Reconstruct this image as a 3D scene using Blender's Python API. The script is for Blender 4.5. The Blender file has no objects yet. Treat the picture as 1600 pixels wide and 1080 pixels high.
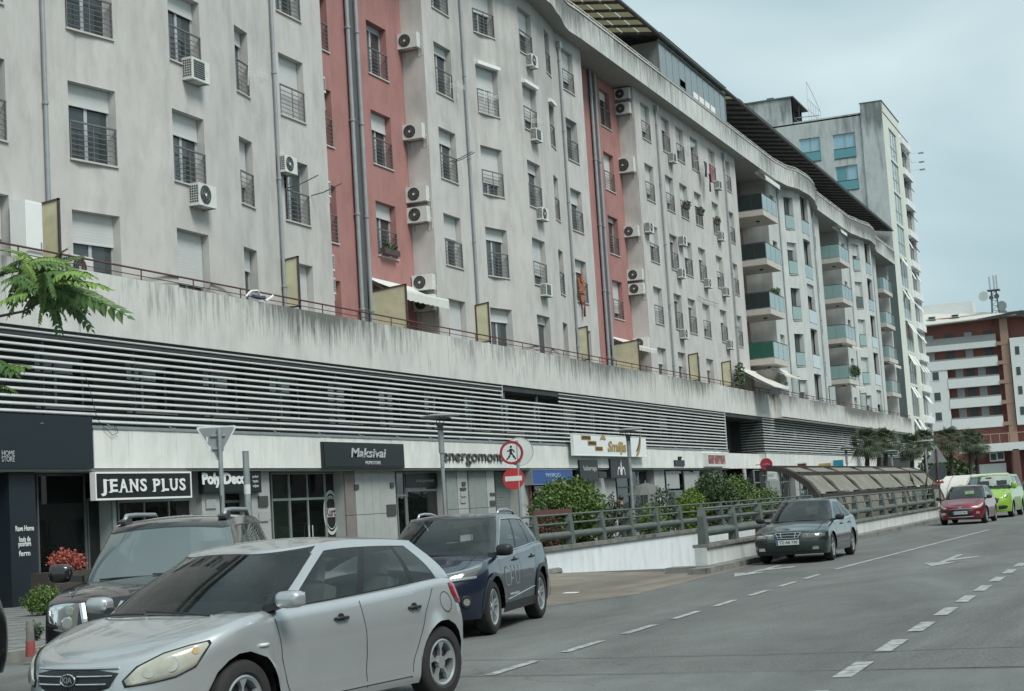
import bpy, bmesh, math, random
from mathutils import Vector, Matrix
import mathutils.noise as mnoise
random.seed(7)
R = math.radians
S = bpy.context.scene
COL = S.collection
# ------------------------------------------------------------------ camera
F, CX, CY, HC = 2500.0, 800.0, 540.0, 1.62
YAW, PITCH, ROLL = R(22.11562596), R(5.81679114), R(-3.54779707)
def cam_axes():
    cy, sy = math.cos(YAW), math.sin(YAW)
    f = Vector((-sy*math.cos(PITCH), cy*math.cos(PITCH), math.sin(PITCH)))
    r = Vector((cy, sy, 0)); u = r.cross(f)
    return r*math.cos(ROLL)+u*math.sin(ROLL), -r*math.sin(ROLL)+u*math.cos(ROLL), f
CR, CU, CF = cam_axes()
cam = bpy.data.objects.new('camera', bpy.data.cameras.new('camera')); COL.objects.link(cam)
m = Matrix((CR, CU, -CF)).transposed().to_4x4(); m.translation = (0, 0, HC)
cam.matrix_world = m
cam.data.sensor_width = 36.0; cam.data.lens = F/1600*36; cam.data.clip_end = 3000; cam.data.clip_start = .1
S.camera = cam
def ray(x, y): return CR*((x-CX)/F)-CU*((y-CY)/F)+CF
def onX(x, y, X): d = ray(x, y); t = X/d.x; return Vector((X, d.y*t, HC+d.z*t))
def onY(x, y, Y): d = ray(x, y); t = Y/d.y; return Vector((d.x*t, Y, HC+d.z*t))
def onZ(x, y, z): d = ray(x, y); t = (z-HC)/d.z; return Vector((d.x*t, d.y*t, z))
# ------------------------------------------------------------------ sky, sun, exposure
SUN_EL, SUN_AZ = R(52), R(118)          # azimuth measured from +Y clockwise towards +X
W = bpy.data.worlds.new("World"); S.world = W; W.use_nodes = True
nt = W.node_tree; nt.nodes.clear()
def N(t, ty, **kw):
    n = t.nodes.new(ty)
    for k, v in kw.items(): setattr(n, k, v)
    return n
out = N(nt, 'ShaderNodeOutputWorld'); bg = N(nt, 'ShaderNodeBackground')
sky = N(nt, 'ShaderNodeTexSky', sky_type='NISHITA', sun_disc=False); sky.sun_elevation = SUN_EL; sky.sun_rotation = SUN_AZ
tc = N(nt, 'ShaderNodeTexCoord'); mp = N(nt, 'ShaderNodeMapping'); mp.inputs['Scale'].default_value = (1, 1, 2.2)
nz = N(nt, 'ShaderNodeTexNoise'); nz.inputs['Scale'].default_value = 2.8; nz.inputs['Detail'].default_value = 4; nz.inputs['Roughness'].default_value = .45; nz.inputs['Distortion'].default_value = .6
cr = N(nt, 'ShaderNodeValToRGB'); cr.color_ramp.elements[0].position = .34; cr.color_ramp.elements[1].position = .64
cr.color_ramp.elements[0].color = (2.35, 3.3, 3.65, 1); cr.color_ramp.elements[1].color = (4.3, 5.25, 5.35, 1)
mx = N(nt, 'ShaderNodeMix', data_type='RGBA'); mx.inputs[0].default_value = .93
lk = nt.links.new
lk(tc.outputs['Generated'], mp.inputs[0]); lk(mp.outputs[0], nz.inputs['Vector']); lk(nz.outputs[0], cr.inputs[0])
lk(sky.outputs[0], mx.inputs[6]); lk(cr.outputs[0], mx.inputs[7]); lk(mx.outputs[2], bg.inputs[0]); lk(bg.outputs[0], out.inputs[0])
bg.inputs[1].default_value = .077
sd = bpy.data.lights.new('sun', 'SUN'); sd.energy = 1.5; sd.angle = R(24); sd.color = (1, .97, .92)
sun = bpy.data.objects.new('sun', sd); COL.objects.link(sun)
sdir = Vector((math.sin(SUN_AZ)*math.cos(SUN_EL), math.cos(SUN_AZ)*math.cos(SUN_EL), math.sin(SUN_EL)))
sun.rotation_euler = sdir.to_track_quat('Z', 'Y').to_euler()
sun.location = (20, -10, 60)
S.view_settings.view_transform = 'Standard'; S.view_settings.look = 'None'; S.view_settings.gamma = 1
S.view_settings.use_curve_mapping = False; S.view_settings.exposure = 1.08
# ------------------------------------------------------------------ mesh helper
class MB:
    def __init__(s): s.v = []; s.f = []; s.m = []
    def add(s, vs, fs, mi=0):
        b = len(s.v); s.v += [tuple(p) for p in vs]
        for f in fs: s.f.append([b+i for i in f]); s.m.append(mi)
    def quad(s, a, b, c, d, mi=0): s.add([a, b, c, d], [(0, 1, 2, 3)], mi)
    def box(s, x0, x1, y0, y1, z0, z1, mi=0, M=None):
        vs = [(x, y, z) for x in (x0, x1) for y in (y0, y1) for z in (z0, z1)]
        if M is not None: vs = [M @ Vector(p) for p in vs]
        s.add(vs, [(0, 1, 3, 2), (4, 6, 7, 5), (0, 4, 5, 1), (2, 3, 7, 6), (0, 2, 6, 4), (1, 5, 7, 3)], mi)
    def cyl(s, p0, p1, r, n=10, r1=None, mi=0, caps=True):
        p0 = Vector(p0); p1 = Vector(p1); r1 = r if r1 is None else r1
        d = (p1-p0).normalized(); a = d.orthogonal().normalized(); b = d.cross(a)
        vs = []
        for p, q in ((p0, r), (p1, r1)):
            for i in range(n):
                t = 2*math.pi*i/n; vs.append(p+(a*math.cos(t)+b*math.sin(t))*q)
        fs = [(i, (i+1) % n, n+(i+1) % n, n+i) for i in range(n)]
        if caps: fs += [tuple(range(n-1, -1, -1)), tuple(range(n, 2*n))]
        s.add(vs, fs, mi)
    def tube(s, pts, r, n=8, mi=0, taper=None):
        pts = [Vector(p) for p in pts]; vs = []; fs = []
        up = None
        for k, p in enumerate(pts):
            d = (pts[min(k+1, len(pts)-1)]-pts[max(k-1, 0)]).normalized()
            a = d.orthogonal().normalized() if up is None else (up-d*up.dot(d)).normalized()
            up = a; b = d.cross(a); rr = r if taper is None else r+(taper-r)*k/(len(pts)-1)
            for i in range(n):
                t = 2*math.pi*i/n; vs.append(p+(a*math.cos(t)+b*math.sin(t))*rr)
        for k in range(len(pts)-1):
            for i in range(n): fs.append((k*n+i, k*n+(i+1) % n, (k+1)*n+(i+1) % n, (k+1)*n+i))
        fs += [tuple(range(n-1, -1, -1)), tuple((len(pts)-1)*n+i for i in range(n))]
        s.add(vs, fs, mi)
    def lathe(s, prof, n=24, c=(0, 0, 0), ax='z', mi=0, close=False):
        vs = []; c = Vector(c)
        for i in range(n):
            t = 2*math.pi*i/n; co, si = math.cos(t), math.sin(t)
            for r, h in prof:
                vs.append(c+(Vector((r*co, r*si, h)) if ax == 'z' else Vector((r*co, h, r*si)) if ax == 'y' else Vector((h, r*co, r*si))))
        k = len(prof); fs = []
        for i in range(n):
            j = (i+1) % n
            for q in range(k if close else k-1): fs.append((i*k+q, j*k+q, j*k+(q+1) % k, i*k+(q+1) % k))
        s.add(vs, fs, mi)
    def grid(s, G, mi=0, flip=False):
        nr = len(G); nc = len(G[0]); vs = [p for r in G for p in r]; fs = []
        for i in range(nr-1):
            for j in range(nc-1):
                q = (i*nc+j, i*nc+j+1, (i+1)*nc+j+1, (i+1)*nc+j)
                fs.append(q[::-1] if flip else q)
        s.add(vs, fs, mi)
    def mesh(s, name, mats, smooth=False, merge=False):
        me = bpy.data.meshes.new(name); me.from_pydata(s.v, [], s.f)
        for mt in (mats if isinstance(mats, (list, tuple)) else [mats]): me.materials.append(mt)
        if any(s.m): me.polygons.foreach_set('material_index', s.m)
        if merge or not smooth:
            bm = bmesh.new(); bm.from_mesh(me)
            if merge: bmesh.ops.remove_doubles(bm, verts=bm.verts, dist=merge if isinstance(merge, float) else 1e-4)
            bmesh.ops.recalc_face_normals(bm, faces=bm.faces); bm.to_mesh(me); bm.free()
        if smooth: me.polygons.foreach_set('use_smooth', [True]*len(me.polygons))
        me.update(); return me
    def build(s, name, mats, parent=None, smooth=False, merge=False, angle=None, **kw):
        me = s.mesh(name, mats, smooth, merge)
        if angle: me.set_sharp_from_angle(angle=R(angle))
        return put(name, me, parent, **kw)
def put(name, me, parent=None, loc=None, rz=0, **kw):
    o = bpy.data.objects.new(name, me); COL.objects.link(o)
    if parent is not None: o.parent = parent
    if loc is not None: o.location = loc
    if rz: o.rotation_euler[2] = rz
    for k, v in kw.items(): o[k] = v
    return o
def thing(name, label, cat, loc=(0, 0, 0), rz=0, group=None):
    o = bpy.data.objects.new(name, None); COL.objects.link(o); o.empty_display_size = .2
    o.location = loc; o.rotation_euler[2] = rz; o['label'] = label; o['category'] = cat
    if group: o['group'] = group
    return o
def tag(o, label, cat, group=None):
    o['label'] = label; o['category'] = cat
    if group: o['group'] = group
    return o
def dup(root, loc, rz=None, label=None, group=None):
    r = root.copy(); COL.objects.link(r); r.location = loc
    if rz is not None: r.rotation_euler[2] = rz
    if label: r['label'] = label
    if group: r['group'] = group
    for ch in list(root.children):
        c = ch.copy(); COL.objects.link(c); c.parent = r
        for g in ch.children:
            d = g.copy(); COL.objects.link(d); d.parent = c
    return r
def text_mesh(name, body, size, mat, parent, M, depth=.01, width=None, bold=0, kind=None, shear=0, sx=1.0):
    cu = bpy.data.curves.new(name, 'FONT'); cu.body = body; cu.size = size; cu.extrude = depth/2; cu.align_x = 'CENTER'; cu.align_y = 'CENTER'
    cu.offset = bold; cu.shear = shear; cu.resolution_u = 3; cu.space_line = .9
    t = bpy.data.objects.new(name, cu); COL.objects.link(t)
    dg = bpy.context.evaluated_depsgraph_get(); dg.update()
    me = bpy.data.meshes.new_from_object(t.evaluated_get(dg)); bpy.data.objects.remove(t)
    xs = [v.co.x for v in me.vertices]
    if not xs: return None
    if width: sx = width/(max(xs)-min(xs))
    me.transform(Matrix.Diagonal((sx, 1, 1, 1)))
    me.materials.clear(); me.materials.append(mat); me.transform(M)
    return put(name, me, parent)
# text standing on a wall that faces +X (reads along +Y), at point p
def MX(p): return Matrix.Translation(p) @ Matrix(((0, 0, 1, 0), (1, 0, 0, 0), (0, 1, 0, 0), (0, 0, 0, 1)))
# text on a wall that faces -Y (reads along +X)
def MY(p): return Matrix.Translation(p) @ Matrix(((1, 0, 0, 0), (0, 0, -1, 0), (0, 1, 0, 0), (0, 0, 0, 1)))
# ------------------------------------------------------------------ materials
MATS = {}
def mat(name, col, rough=.8, metal=0., var=.12, vscale=3., stretch=(1, 1, 1), bump=.0, bscale=60., bstretch=(1, 1, 1), col2=None, c2pos=(.45, .7), c2scale=1., c2stretch=(1, 1, 1), c2amt=1., spec=.5, coat=0., emit=None, alpha=None):
    if name in MATS: return MATS[name]
    m = bpy.data.materials.new(name); m.use_nodes = True; t = m.node_tree; L = t.links.new
    p = t.nodes['Principled BSDF']; p.inputs['Roughness'].default_value = rough; p.inputs['Metallic'].default_value = metal
    p.inputs['Specular IOR Level'].default_value = spec; p.inputs['Coat Weight'].default_value = coat; p.inputs['Coat Roughness'].default_value = .04
    co = N(t, 'ShaderNodeTexCoord')
    def noise(sc, st, det=6):
        mpn = N(t, 'ShaderNodeMapping'); mpn.inputs['Scale'].default_value = st
        gp = N(t, 'ShaderNodeNewGeometry')
        n = N(t, 'ShaderNodeTexNoise'); n.inputs['Scale'].default_value = sc; n.inputs['Detail'].default_value = det; n.inputs['Roughness'].default_value = .6
        L(gp.outputs['Position'] if name[:2] != 'o_' else co.outputs['Object'], mpn.inputs[0]); L(mpn.outputs[0], n.inputs['Vector']); return n
    c = (*col, 1)
    src = None
    if var:
        n = noise(vscale, stretch); r = N(t, 'ShaderNodeMapRange'); r.inputs[1].default_value = .25; r.inputs[2].default_value = .75
        r.inputs[3].default_value = 1-var; r.inputs[4].default_value = 1+var; L(n.outputs[0], r.inputs[0])
        mu = N(t, 'ShaderNodeMix', data_type='RGBA', blend_type='MULTIPLY'); mu.inputs[0].default_value = 1; mu.inputs[6].default_value = c
        L(r.outputs[0], mu.inputs[7]); src = mu.outputs[2]
    if col2:
        n = noise(c2scale, c2stretch, 8); r = N(t, 'ShaderNodeMapRange'); r.inputs[1].default_value = c2pos[0]; r.inputs[2].default_value = c2pos[1]; r.inputs[4].default_value = c2amt
        L(n.outputs[0], r.inputs[0]); mi = N(t, 'ShaderNodeMix', data_type='RGBA'); L(r.outputs[0], mi.inputs[0])
        if src: L(src, mi.inputs[6])
        else: mi.inputs[6].default_value = c
        mi.inputs[7].default_value = (*col2, 1); src = mi.outputs[2]
    if src: L(src, p.inputs['Base Color'])
    else: p.inputs['Base Color'].default_value = c
    if bump:
        n = noise(bscale, bstretch, 4); b = N(t, 'ShaderNodeBump'); b.inputs['Strength'].default_value = bump; b.inputs['Distance'].default_value = .02
        L(n.outputs[0], b.inputs['Height']); L(b.outputs[0], p.inputs['Normal'])
    if emit: p.inputs['Emission Color'].default_value = (*emit[0], 1); p.inputs['Emission Strength'].default_value = emit[1]
    if alpha is not None: p.inputs['Alpha'].default_value = alpha
    MATS[name] = m; return m
def glass(name, tint, clear=.35, rough=.03, base=(.02, .03, .03), wob=0.):
    if name in MATS: return MATS[name]
    m = bpy.data.materials.new(name); m.use_nodes = True; t = m.node_tree; t.nodes.clear(); L = t.links.new
    o = N(t, 'ShaderNodeOutputMaterial'); tr = N(t, 'ShaderNodeBsdfTransparent'); tr.inputs[0].default_value = (*tint, 1)
    p = N(t, 'ShaderNodeBsdfPrincipled'); p.inputs['Base Color'].default_value = (*base, 1); p.inputs['Roughness'].default_value = rough; p.inputs['IOR'].default_value = 1.52
    fr = N(t, 'ShaderNodeFresnel'); fr.inputs[0].default_value = 1.55
    g = N(t, 'ShaderNodeBsdfGlossy'); g.inputs['Roughness'].default_value = rough
    a = N(t, 'ShaderNodeMixShader'); a.inputs[0].default_value = clear; L(p.outputs[0], a.inputs[1]); L(tr.outputs[0], a.inputs[2])
    b = N(t, 'ShaderNodeMixShader'); L(fr.outputs[0], b.inputs[0]); L(a.outputs[0], b.inputs[1]); L(g.outputs[0], b.inputs[2]); L(b.outputs[0], o.inputs[0])
    if wob:
        n = N(t, 'ShaderNodeTexNoise'); n.inputs['Scale'].default_value = 1.3; bm_ = N(t, 'ShaderNodeBump'); bm_.inputs['Strength'].default_value = wob; bm_.inputs['Distance'].default_value = .05
        gp = N(t, 'ShaderNodeNewGeometry'); L(gp.outputs['Position'], n.inputs['Vector']); L(n.outputs[0], bm_.inputs['Height'])
        L(bm_.outputs[0], p.inputs['Normal']); L(bm_.outputs[0], g.inputs['Normal']); L(bm_.outputs[0], fr.inputs['Normal'])
    MATS[name] = m; return m
def stained(name, col, dirt, zt, zb, amt=1., rough=.9, var=.08, fr=1.6, seed=0., base_dirt=.0, thr=.66):
    """plaster with soot streaks that hang from a ledge at height zt and fade by zb"""
    if name in MATS: return MATS[name]
    m = mat(name, col, rough, var=var, vscale=.7, bump=.2, bscale=30, col2=tuple(c*.74 for c in col), c2pos=(.46, .72), c2scale=1.7, c2stretch=(1, 1, .45), c2amt=.75)
    t = m.node_tree; L = t.links.new; p = t.nodes['Principled BSDF']
    prev = p.inputs['Base Color'].links[0].from_socket
    gp = N(t, 'ShaderNodeNewGeometry'); sx = N(t, 'ShaderNodeSeparateXYZ'); L(gp.outputs['Position'], sx.inputs[0])
    mr = N(t, 'ShaderNodeMapRange'); mr.inputs[1].default_value = zb; mr.inputs[2].default_value = zt; L(sx.outputs[2], mr.inputs[0])
    mpn = N(t, 'ShaderNodeMapping'); mpn.inputs['Scale'].default_value = (1, 1, .12); mpn.inputs['Location'].default_value = (seed, seed, 0)
    L(gp.outputs['Position'], mpn.inputs[0])
    n1 = N(t, 'ShaderNodeTexNoise'); n1.inputs['Scale'].default_value = fr*3; n1.inputs['Detail'].default_value = 7; n1.inputs['Roughness'].default_value = .7; L(mpn.outputs[0], n1.inputs['Vector'])
    n2 = N(t, 'ShaderNodeTexNoise'); n2.inputs['Scale'].default_value = .11; n2.inputs['Detail'].default_value = 3; L(gp.outputs['Position'], n2.inputs['Vector'])
    r2 = N(t, 'ShaderNodeMapRange'); r2.inputs[1].default_value = .35; r2.inputs[2].default_value = .65; r2.inputs[3].default_value = .15; r2.inputs[4].default_value = 1.05; L(n2.outputs[0], r2.inputs[0])
    a = N(t, 'ShaderNodeMath', operation='MULTIPLY'); L(mr.outputs[0], a.inputs[0]); L(r2.outputs[0], a.inputs[1])
    # streak mask: noise > (1 - reach)
    b = N(t, 'ShaderNodeMath', operation='MULTIPLY_ADD'); L(a.outputs[0], b.inputs[0]); b.inputs[1].default_value = .62; L(n1.outputs[0], b.inputs[2])
    c = N(t, 'ShaderNodeMapRange'); c.inputs[1].default_value = thr; c.inputs[2].default_value = thr+.3; c.inputs[4].default_value = amt; L(b.outputs[0], c.inputs[0])
    d = N(t, 'ShaderNodeMath', operation='ADD', use_clamp=True); L(c.outputs[0], d.inputs[0]); d.inputs[1].default_value = base_dirt
    mi = N(t, 'ShaderNodeMix', data_type='RGBA'); L(d.outputs[0], mi.inputs[0]); L(prev, mi.inputs[6]); mi.inputs[7].default_value = (*dirt, 1)
    L(mi.outputs[2], p.inputs['Base Color']); return m
def slatmat(name, col, per, rough=.55, depth=.5):
    """roller shutter: closely spaced horizontal grooves as fine relief"""
    if name in MATS: return MATS[name]
    m = mat(name, col, rough, var=.07, vscale=1.2); t = m.node_tree; L = t.links.new; p = t.nodes['Principled BSDF']
    gp = N(t, 'ShaderNodeNewGeometry'); w = N(t, 'ShaderNodeTexWave', wave_type='BANDS', bands_direction='Z', wave_profile='SAW'); w.inputs['Scale'].default_value = 2*math.pi/per/20
    b = N(t, 'ShaderNodeBump'); b.inputs['Strength'].default_value = min(1, depth*1.8); b.inputs['Distance'].default_value = .03
    L(gp.outputs['Position'], w.inputs['Vector']); L(w.outputs[0], b.inputs['Height']); L(b.outputs[0], p.inputs['Normal']); return m
WALL = stained('plaster_grey', (.515, .508, .485), (.19, .20, .19), 24.5, 6., .34, fr=.8)
WALLG = stained('plaster_green_grey', (.52, .55, .535), (.28, .30, .29), 24.5, 6., .30, fr=.8, seed=5.)
RED = stained('plaster_red', (.37, .185, .17), (.22, .11, .10), 24., 7., .35, fr=1.)
PARAP = stained('concrete_parapet', (.60, .605, .575), (.075, .08, .07), 8.05, 6.6, .85, thr=.60, fr=2.2)
CROWN = stained('concrete_crown', (.56, .58, .555), (.09, .10, .095), 24.7, 22.7, .85, fr=1.6, seed=3., thr=.58)
TOWERC = stained('concrete_tower', (.47, .51, .50), (.13, .15, .15), 41, 25., .9, fr=.6, seed=9.)
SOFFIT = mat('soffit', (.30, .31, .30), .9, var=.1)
FRAME = mat('window_frame', (.42, .45, .46), .5, var=.04)
FRAMED = mat('dark_frame', (.05, .06, .06), .5, var=.04)
SHUT = slatmat('shutter_grey', (.64, .665, .65), .075, depth=.3)
SHUT2 = slatmat('shutter_pale', (.54, .58, .58), .075, depth=.3)
ROLL_ = slatmat('rolling_grille', (.16, .19, .19), .09, .6)
SILL = mat('sill_stone', (.50, .48, .44), .8, var=.1)
PANE = glass('window_glass', (.45, .52, .54), .42, .02, (.085, .105, .11))
PANEB = glass('balcony_glass', (.55, .74, .73), .28, .06, (.33, .50, .49))
PANEC = glass('teal_glass', (.3, .6, .62), .15, .04, (.10, .32, .36))
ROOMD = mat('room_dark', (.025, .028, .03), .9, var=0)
CURT = mat('curtain', (.55, .56, .54), .9, var=.35, vscale=8, stretch=(6, 6, .2))
RAILM = mat('railing_iron', (.15, .15, .15), .6, var=.1)
RAILR = mat('railing_rust', (.11, .045, .04), .7, var=.25, vscale=6)
PIPE = mat('downpipe_zinc', (.30, .33, .34), .55, metal=.2, var=.12)
PIPED = mat('pipe_dark', (.10, .11, .115), .6, var=.1)
LOUV = mat('louvre_aluminium', (.55, .59, .58), .45, metal=.05, var=.12, vscale=.8, col2=(.45, .48, .48), c2pos=(.55, .8), c2scale=.6)
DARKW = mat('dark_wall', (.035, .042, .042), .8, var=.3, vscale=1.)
MARB = stained('marble_white', (.76, .78, .74), (.48, .50, .48), 4.3, 2.6, .28, rough=.5, fr=.9)
MARB2 = mat('marble_pier', (.38, .40, .385), .5, var=.12, vscale=1.5, col2=(.34, .36, .34), c2pos=(.5, .75), c2scale=1.3)
NAVY = mat('navy_board', (.014, .022, .028), .45, var=.1)
BLACK = mat('black_board', (.012, .016, .017), .4, var=.1)
WHITE = mat('white_paint', (.78, .80, .78), .5, var=.04)
GREYM = mat('grey_metal', (.30, .33, .33), .5, metal=.4, var=.12)
GALV = mat('galvanised', (.36, .40, .40), .45, metal=.5, var=.2, vscale=5)
BROWN = mat('brown_frame', (.075, .05, .045), .6, var=.15)
RAILG = mat('rail_green_grey', (.10, .12, .11), .6, var=.2, vscale=4)
CREAM = mat('cream_panel', (.55, .53, .36), .75, var=.14, vscale=2.2, col2=(.36, .34, .24), c2pos=(.55, .8), c2scale=1.2)
EAVE = mat('eave_dark', (.11, .115, .115), .7, var=.15)
EAVEP = mat('eave_translucent', (.80, .77, .58), .7, var=.08)
def _tl():
    t = EAVEP.node_tree; p = t.nodes['Principled BSDF']; o = t.nodes['Material Output']; a = N(t, 'ShaderNodeBsdfTranslucent'); a.inputs[0].default_value = (.46, .44, .35, 1); x = N(t, 'ShaderNodeMixShader'); x.inputs[0].default_value = .6
    t.links.new(p.outputs[0], x.inputs[1]); t.links.new(a.outputs[0], x.inputs[2]); t.links.new(x.outputs[0], o.inputs[0])
_tl()
PLAST = mat('plastic_white', (.62, .64, .61), .5, var=.06, vscale=4, col2=(.42, .42, .38), c2pos=(.55, .8), c2scale=3)
BLK = mat('black_plastic', (.018, .02, .02), .5, var=.1)
# ================================================================== apartment buildings
def interp(pts):
    def f(y):
        if y <= pts[0][0]: return pts[0][1]
        for (a, p), (b, q) in zip(pts, pts[1:]):
            if y <= b:
                t = (y-a)/(b-a); t = t*t*(3-2*t); return p+(q-p)*t
        return pts[-1][1]
    return f
def wall(mb, path, y0, y1, z0, z1, holes, step=None, depth=.36, mi=0):
    ys = {y0, y1}; zs = {z0, z1}
    for a, b, c, d in holes: ys |= {a, b}; zs |= {c, d}
    if step:
        k = int((y1-y0)/step)
        for i in range(k):
            y = y0+(i+.5)*step
            if all(abs(y-q) > .12 for q in ys): ys.add(y)
    ys = sorted(ys); zs = sorted(zs)
    for i in range(len(ys)-1):
        for j in range(len(zs)-1):
            cy, cz = (ys[i]+ys[i+1])/2, (zs[j]+zs[j+1])/2
            if any(a < cy < b and c < cz < d for a, b, c, d in holes): continue
            a, b = ys[i], ys[i+1]; c, d = zs[j], zs[j+1]
            mb.quad((path(a), a, c), (path(b), b, c), (path(b), b, d), (path(a), a, d), mi)
    for a, b, c, d in holes:
        if depth <= 0: continue
        xa, xb = path(a), path(b); k = [(xa, a, c), (xb, b, c), (xb, b, d), (xa, a, d)]
        for p, q in zip(k, k[1:]+k[:1]): mb.quad(p, q, (q[0]-depth, q[1], q[2]), (p[0]-depth, p[1], p[2]), mi)
CACHE = {}
def cached(key, fn):
    if key not in CACHE: CACHE[key] = fn()
    return CACHE[key]
def window_unit(parent, path, ya, yb, za, zb, c=.3, rail='bars', curtain=False, shutmat=None, sash=0, dx=0., bar=None, framemat=None):
    w = round(yb-ya, 2); h = round(zb-za, 2); ym = (ya+yb)/2
    rz = -math.atan2(path(yb)-path(ya), yb-ya); x = (path(ya)+path(yb))/2
    fm = framemat or FRAME
    def fr():
        b = MB(); d0, d1, t = -.20, -.13, .055
        b.box(d0, d1, -w/2, -w/2+t, 0, h); b.box(d0, d1, w/2-t, w/2, 0, h); b.box(d0, d1, -w/2+t, w/2-t, 0, t); b.box(d0, d1, -w/2+t, w/2-t, h-t-.16, h)
        if w > 1.15: b.box(d0, d1, -.05, .05, t, h-t-.16)
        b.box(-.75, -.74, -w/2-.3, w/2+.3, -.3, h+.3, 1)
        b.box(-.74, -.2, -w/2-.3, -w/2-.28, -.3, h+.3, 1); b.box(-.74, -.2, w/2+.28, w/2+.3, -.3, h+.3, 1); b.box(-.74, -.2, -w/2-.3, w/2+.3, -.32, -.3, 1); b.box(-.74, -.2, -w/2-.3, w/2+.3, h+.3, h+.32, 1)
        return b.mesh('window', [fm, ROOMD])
    DX = .14; o = put('window', cached(('fr', w, h, fm.name), fr), parent, (x-DX*math.cos(rz), ym-DX*math.sin(rz), za), rz)
    n = 2 if w > 1.15 else 1; pw = w/n-.08
    def pn():
        b = MB(); b.box(-.004, .004, -pw/2, pw/2, .05, h-.2); return b.mesh('pane', PANE)
    for i in range(n):
        yy = 0 if n == 1 else (-w/4+.01, w/4-.01)[i]
        p = put('pane', cached(('pn', w, h), pn), o, (-.165, yy, 0))
        if sash and i == 0: p.rotation_euler[2] = R(35); p.location = (-.02, yy-.05, 0)
    if curtain:
        def cu():
            b = MB(); k = 14; G = []
            for i in range(k*3+1):
                y = -w/2+.03+(w-.06)*i/(k*3)
                if .08 < (y+w/2)/w < (.45 if curtain == 1 else .95): G.append((-.3+.025*math.sin(i*2.1), y))
            b.grid([[(a, y, .05) for a, y in G], [(a, y, h-.2) for a, y in G]]); return b.mesh('curtain', CURT, smooth=True)
        put('curtain', cached(('cu', w, h, curtain), cu), o)
    if c > 0:
        c_ = round(c, 2)
        def sh():
            b = MB(); b.box(-.11, -.085, -w/2+.02, w/2-.02, h*(1-c_)+.0, h-.005); b.box(-.12, -.075, -w/2+.02, w/2-.02, h*(1-c_)-.04, h*(1-c_)); return b.mesh('shutter', shutmat or SHUT)
        put('shutter', cached(('sh', w, h, c_, (shutmat or SHUT).name), sh), o)
    def si():
        b = MB(); b.box(-.1, .05+.14, -w/2-.03, w/2+.03, -.045, .0); return b.mesh('sill', SILL)
    if rail != 'door': put('sill', cached(('si', w), si), o, (.0, 0, 0))
    if rail == 'bars':
        def rl():
            b = MB(); H = .95
            for q in (-w/2+.02, w/2-.02): b.box(-.02, .015, q-.015, q+.015, .02, H)
            b.box(-.03, .02, -w/2, w/2, H-.02, H+.02)
            for k in range(6): b.cyl((0, -w/2, .1+k*.135), (0, w/2, .1+k*.135), .011, 5, caps=False)
            if w > 1.3:
                b.box(-.012, .012, -.01, .01, .02, H)
            return b.mesh('railing', RAILM)
        put('railing', cached(('rl', w), rl), o, (DX, 0, 0))
    elif rail == 'glass':
        def rg():
            b = MB(); b.box(.0, .015, -w/2+.02, w/2-.02, .06, .98); b.box(-.015, .03, -w/2, w/2, .98, 1.02, 1); b.box(-.01, .025, -w/2, w/2, .02, .05, 1); return b.mesh('railing', [PANEB if bar is None else bar, FRAMED])
        put('railing', cached(('rg', w, (bar or PANEB).name), rg), o, (DX, 0, 0))
    return o
def downpipe(parent, X, Y, z0, z1, r=.055, m=None, hopper=True):
    b = MB(); b.cyl((X, Y, z0), (X, Y, z1), r, 10)
    z = z0+1.2
    while z < z1: b.cyl((X, Y, z), (X, Y, z+.08), r*1.35, 10); b.box(X-.15, X, Y-.015, Y+.015, z+.02, z+.06); z += 3.31
    if hopper: b.box(X-.13, X+.12, Y-.13, Y+.13, z1-.05, z1+.25); b.cyl((X, Y, z1-.25), (X, Y, z1-.05), r, 10, r1=.12)
    return b.build('downpipe', m or PIPE, parent)
rowz = [(7.62, 9.58)]+[(10.86+3.313*k, 12.82+3.313*k) for k in range(4)]
XF = -24.4; XR = -25.3
bulge = interp([(56.6, XF), (58, XF+.08), (59.4, XF+.38), (61.4, XF+.6), (63.2, XF+.58), (65.2, XF+.36), (66.4, XF+.2), (67.7, XF)])
pathB = lambda y: bulge(y)
pathA = lambda y: bulge(y+26)
flat = lambda y: XF
flatR = lambda y: XR
apt = thing('apartment_building', 'long grey apartment block with red recessed bays and wavy concrete top balcony', 'apartment building', (XF, 53, 0))
apt_inv = Matrix.Translation((XF, 53, 0)).inverted()
class _Sub:  # parts keep world coordinates through the parent's inverse
    pass
def under(o, root):
    o.matrix_parent_inverse = Matrix.Translation(root.location).inverted(); return o
def adopt(root, before):
    for o in COL.objects:
        if o.name not in before and o.parent is root and o.matrix_parent_inverse == Matrix.Identity(4): under(o, root)
_before = set(o.name for o in COL.objects)
B = MB()
colsB = [('B1', 54.02, 55.58), ('B2', 57.8, 59.32), ('B3', 61.5, 63.05), ('B4', 65.2, 66.15), ('B5', 68.3, 69.82)]
colsC = [('C1', 80.22, 81.78), ('C2', 83.95, 85.47), ('C3', 86.72, 88.28), ('C4', 89.72, 91.28), ('C5', 93.62, 95.15), ('C6', 97.4, 98.86)]
ZT = 23.6
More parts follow.
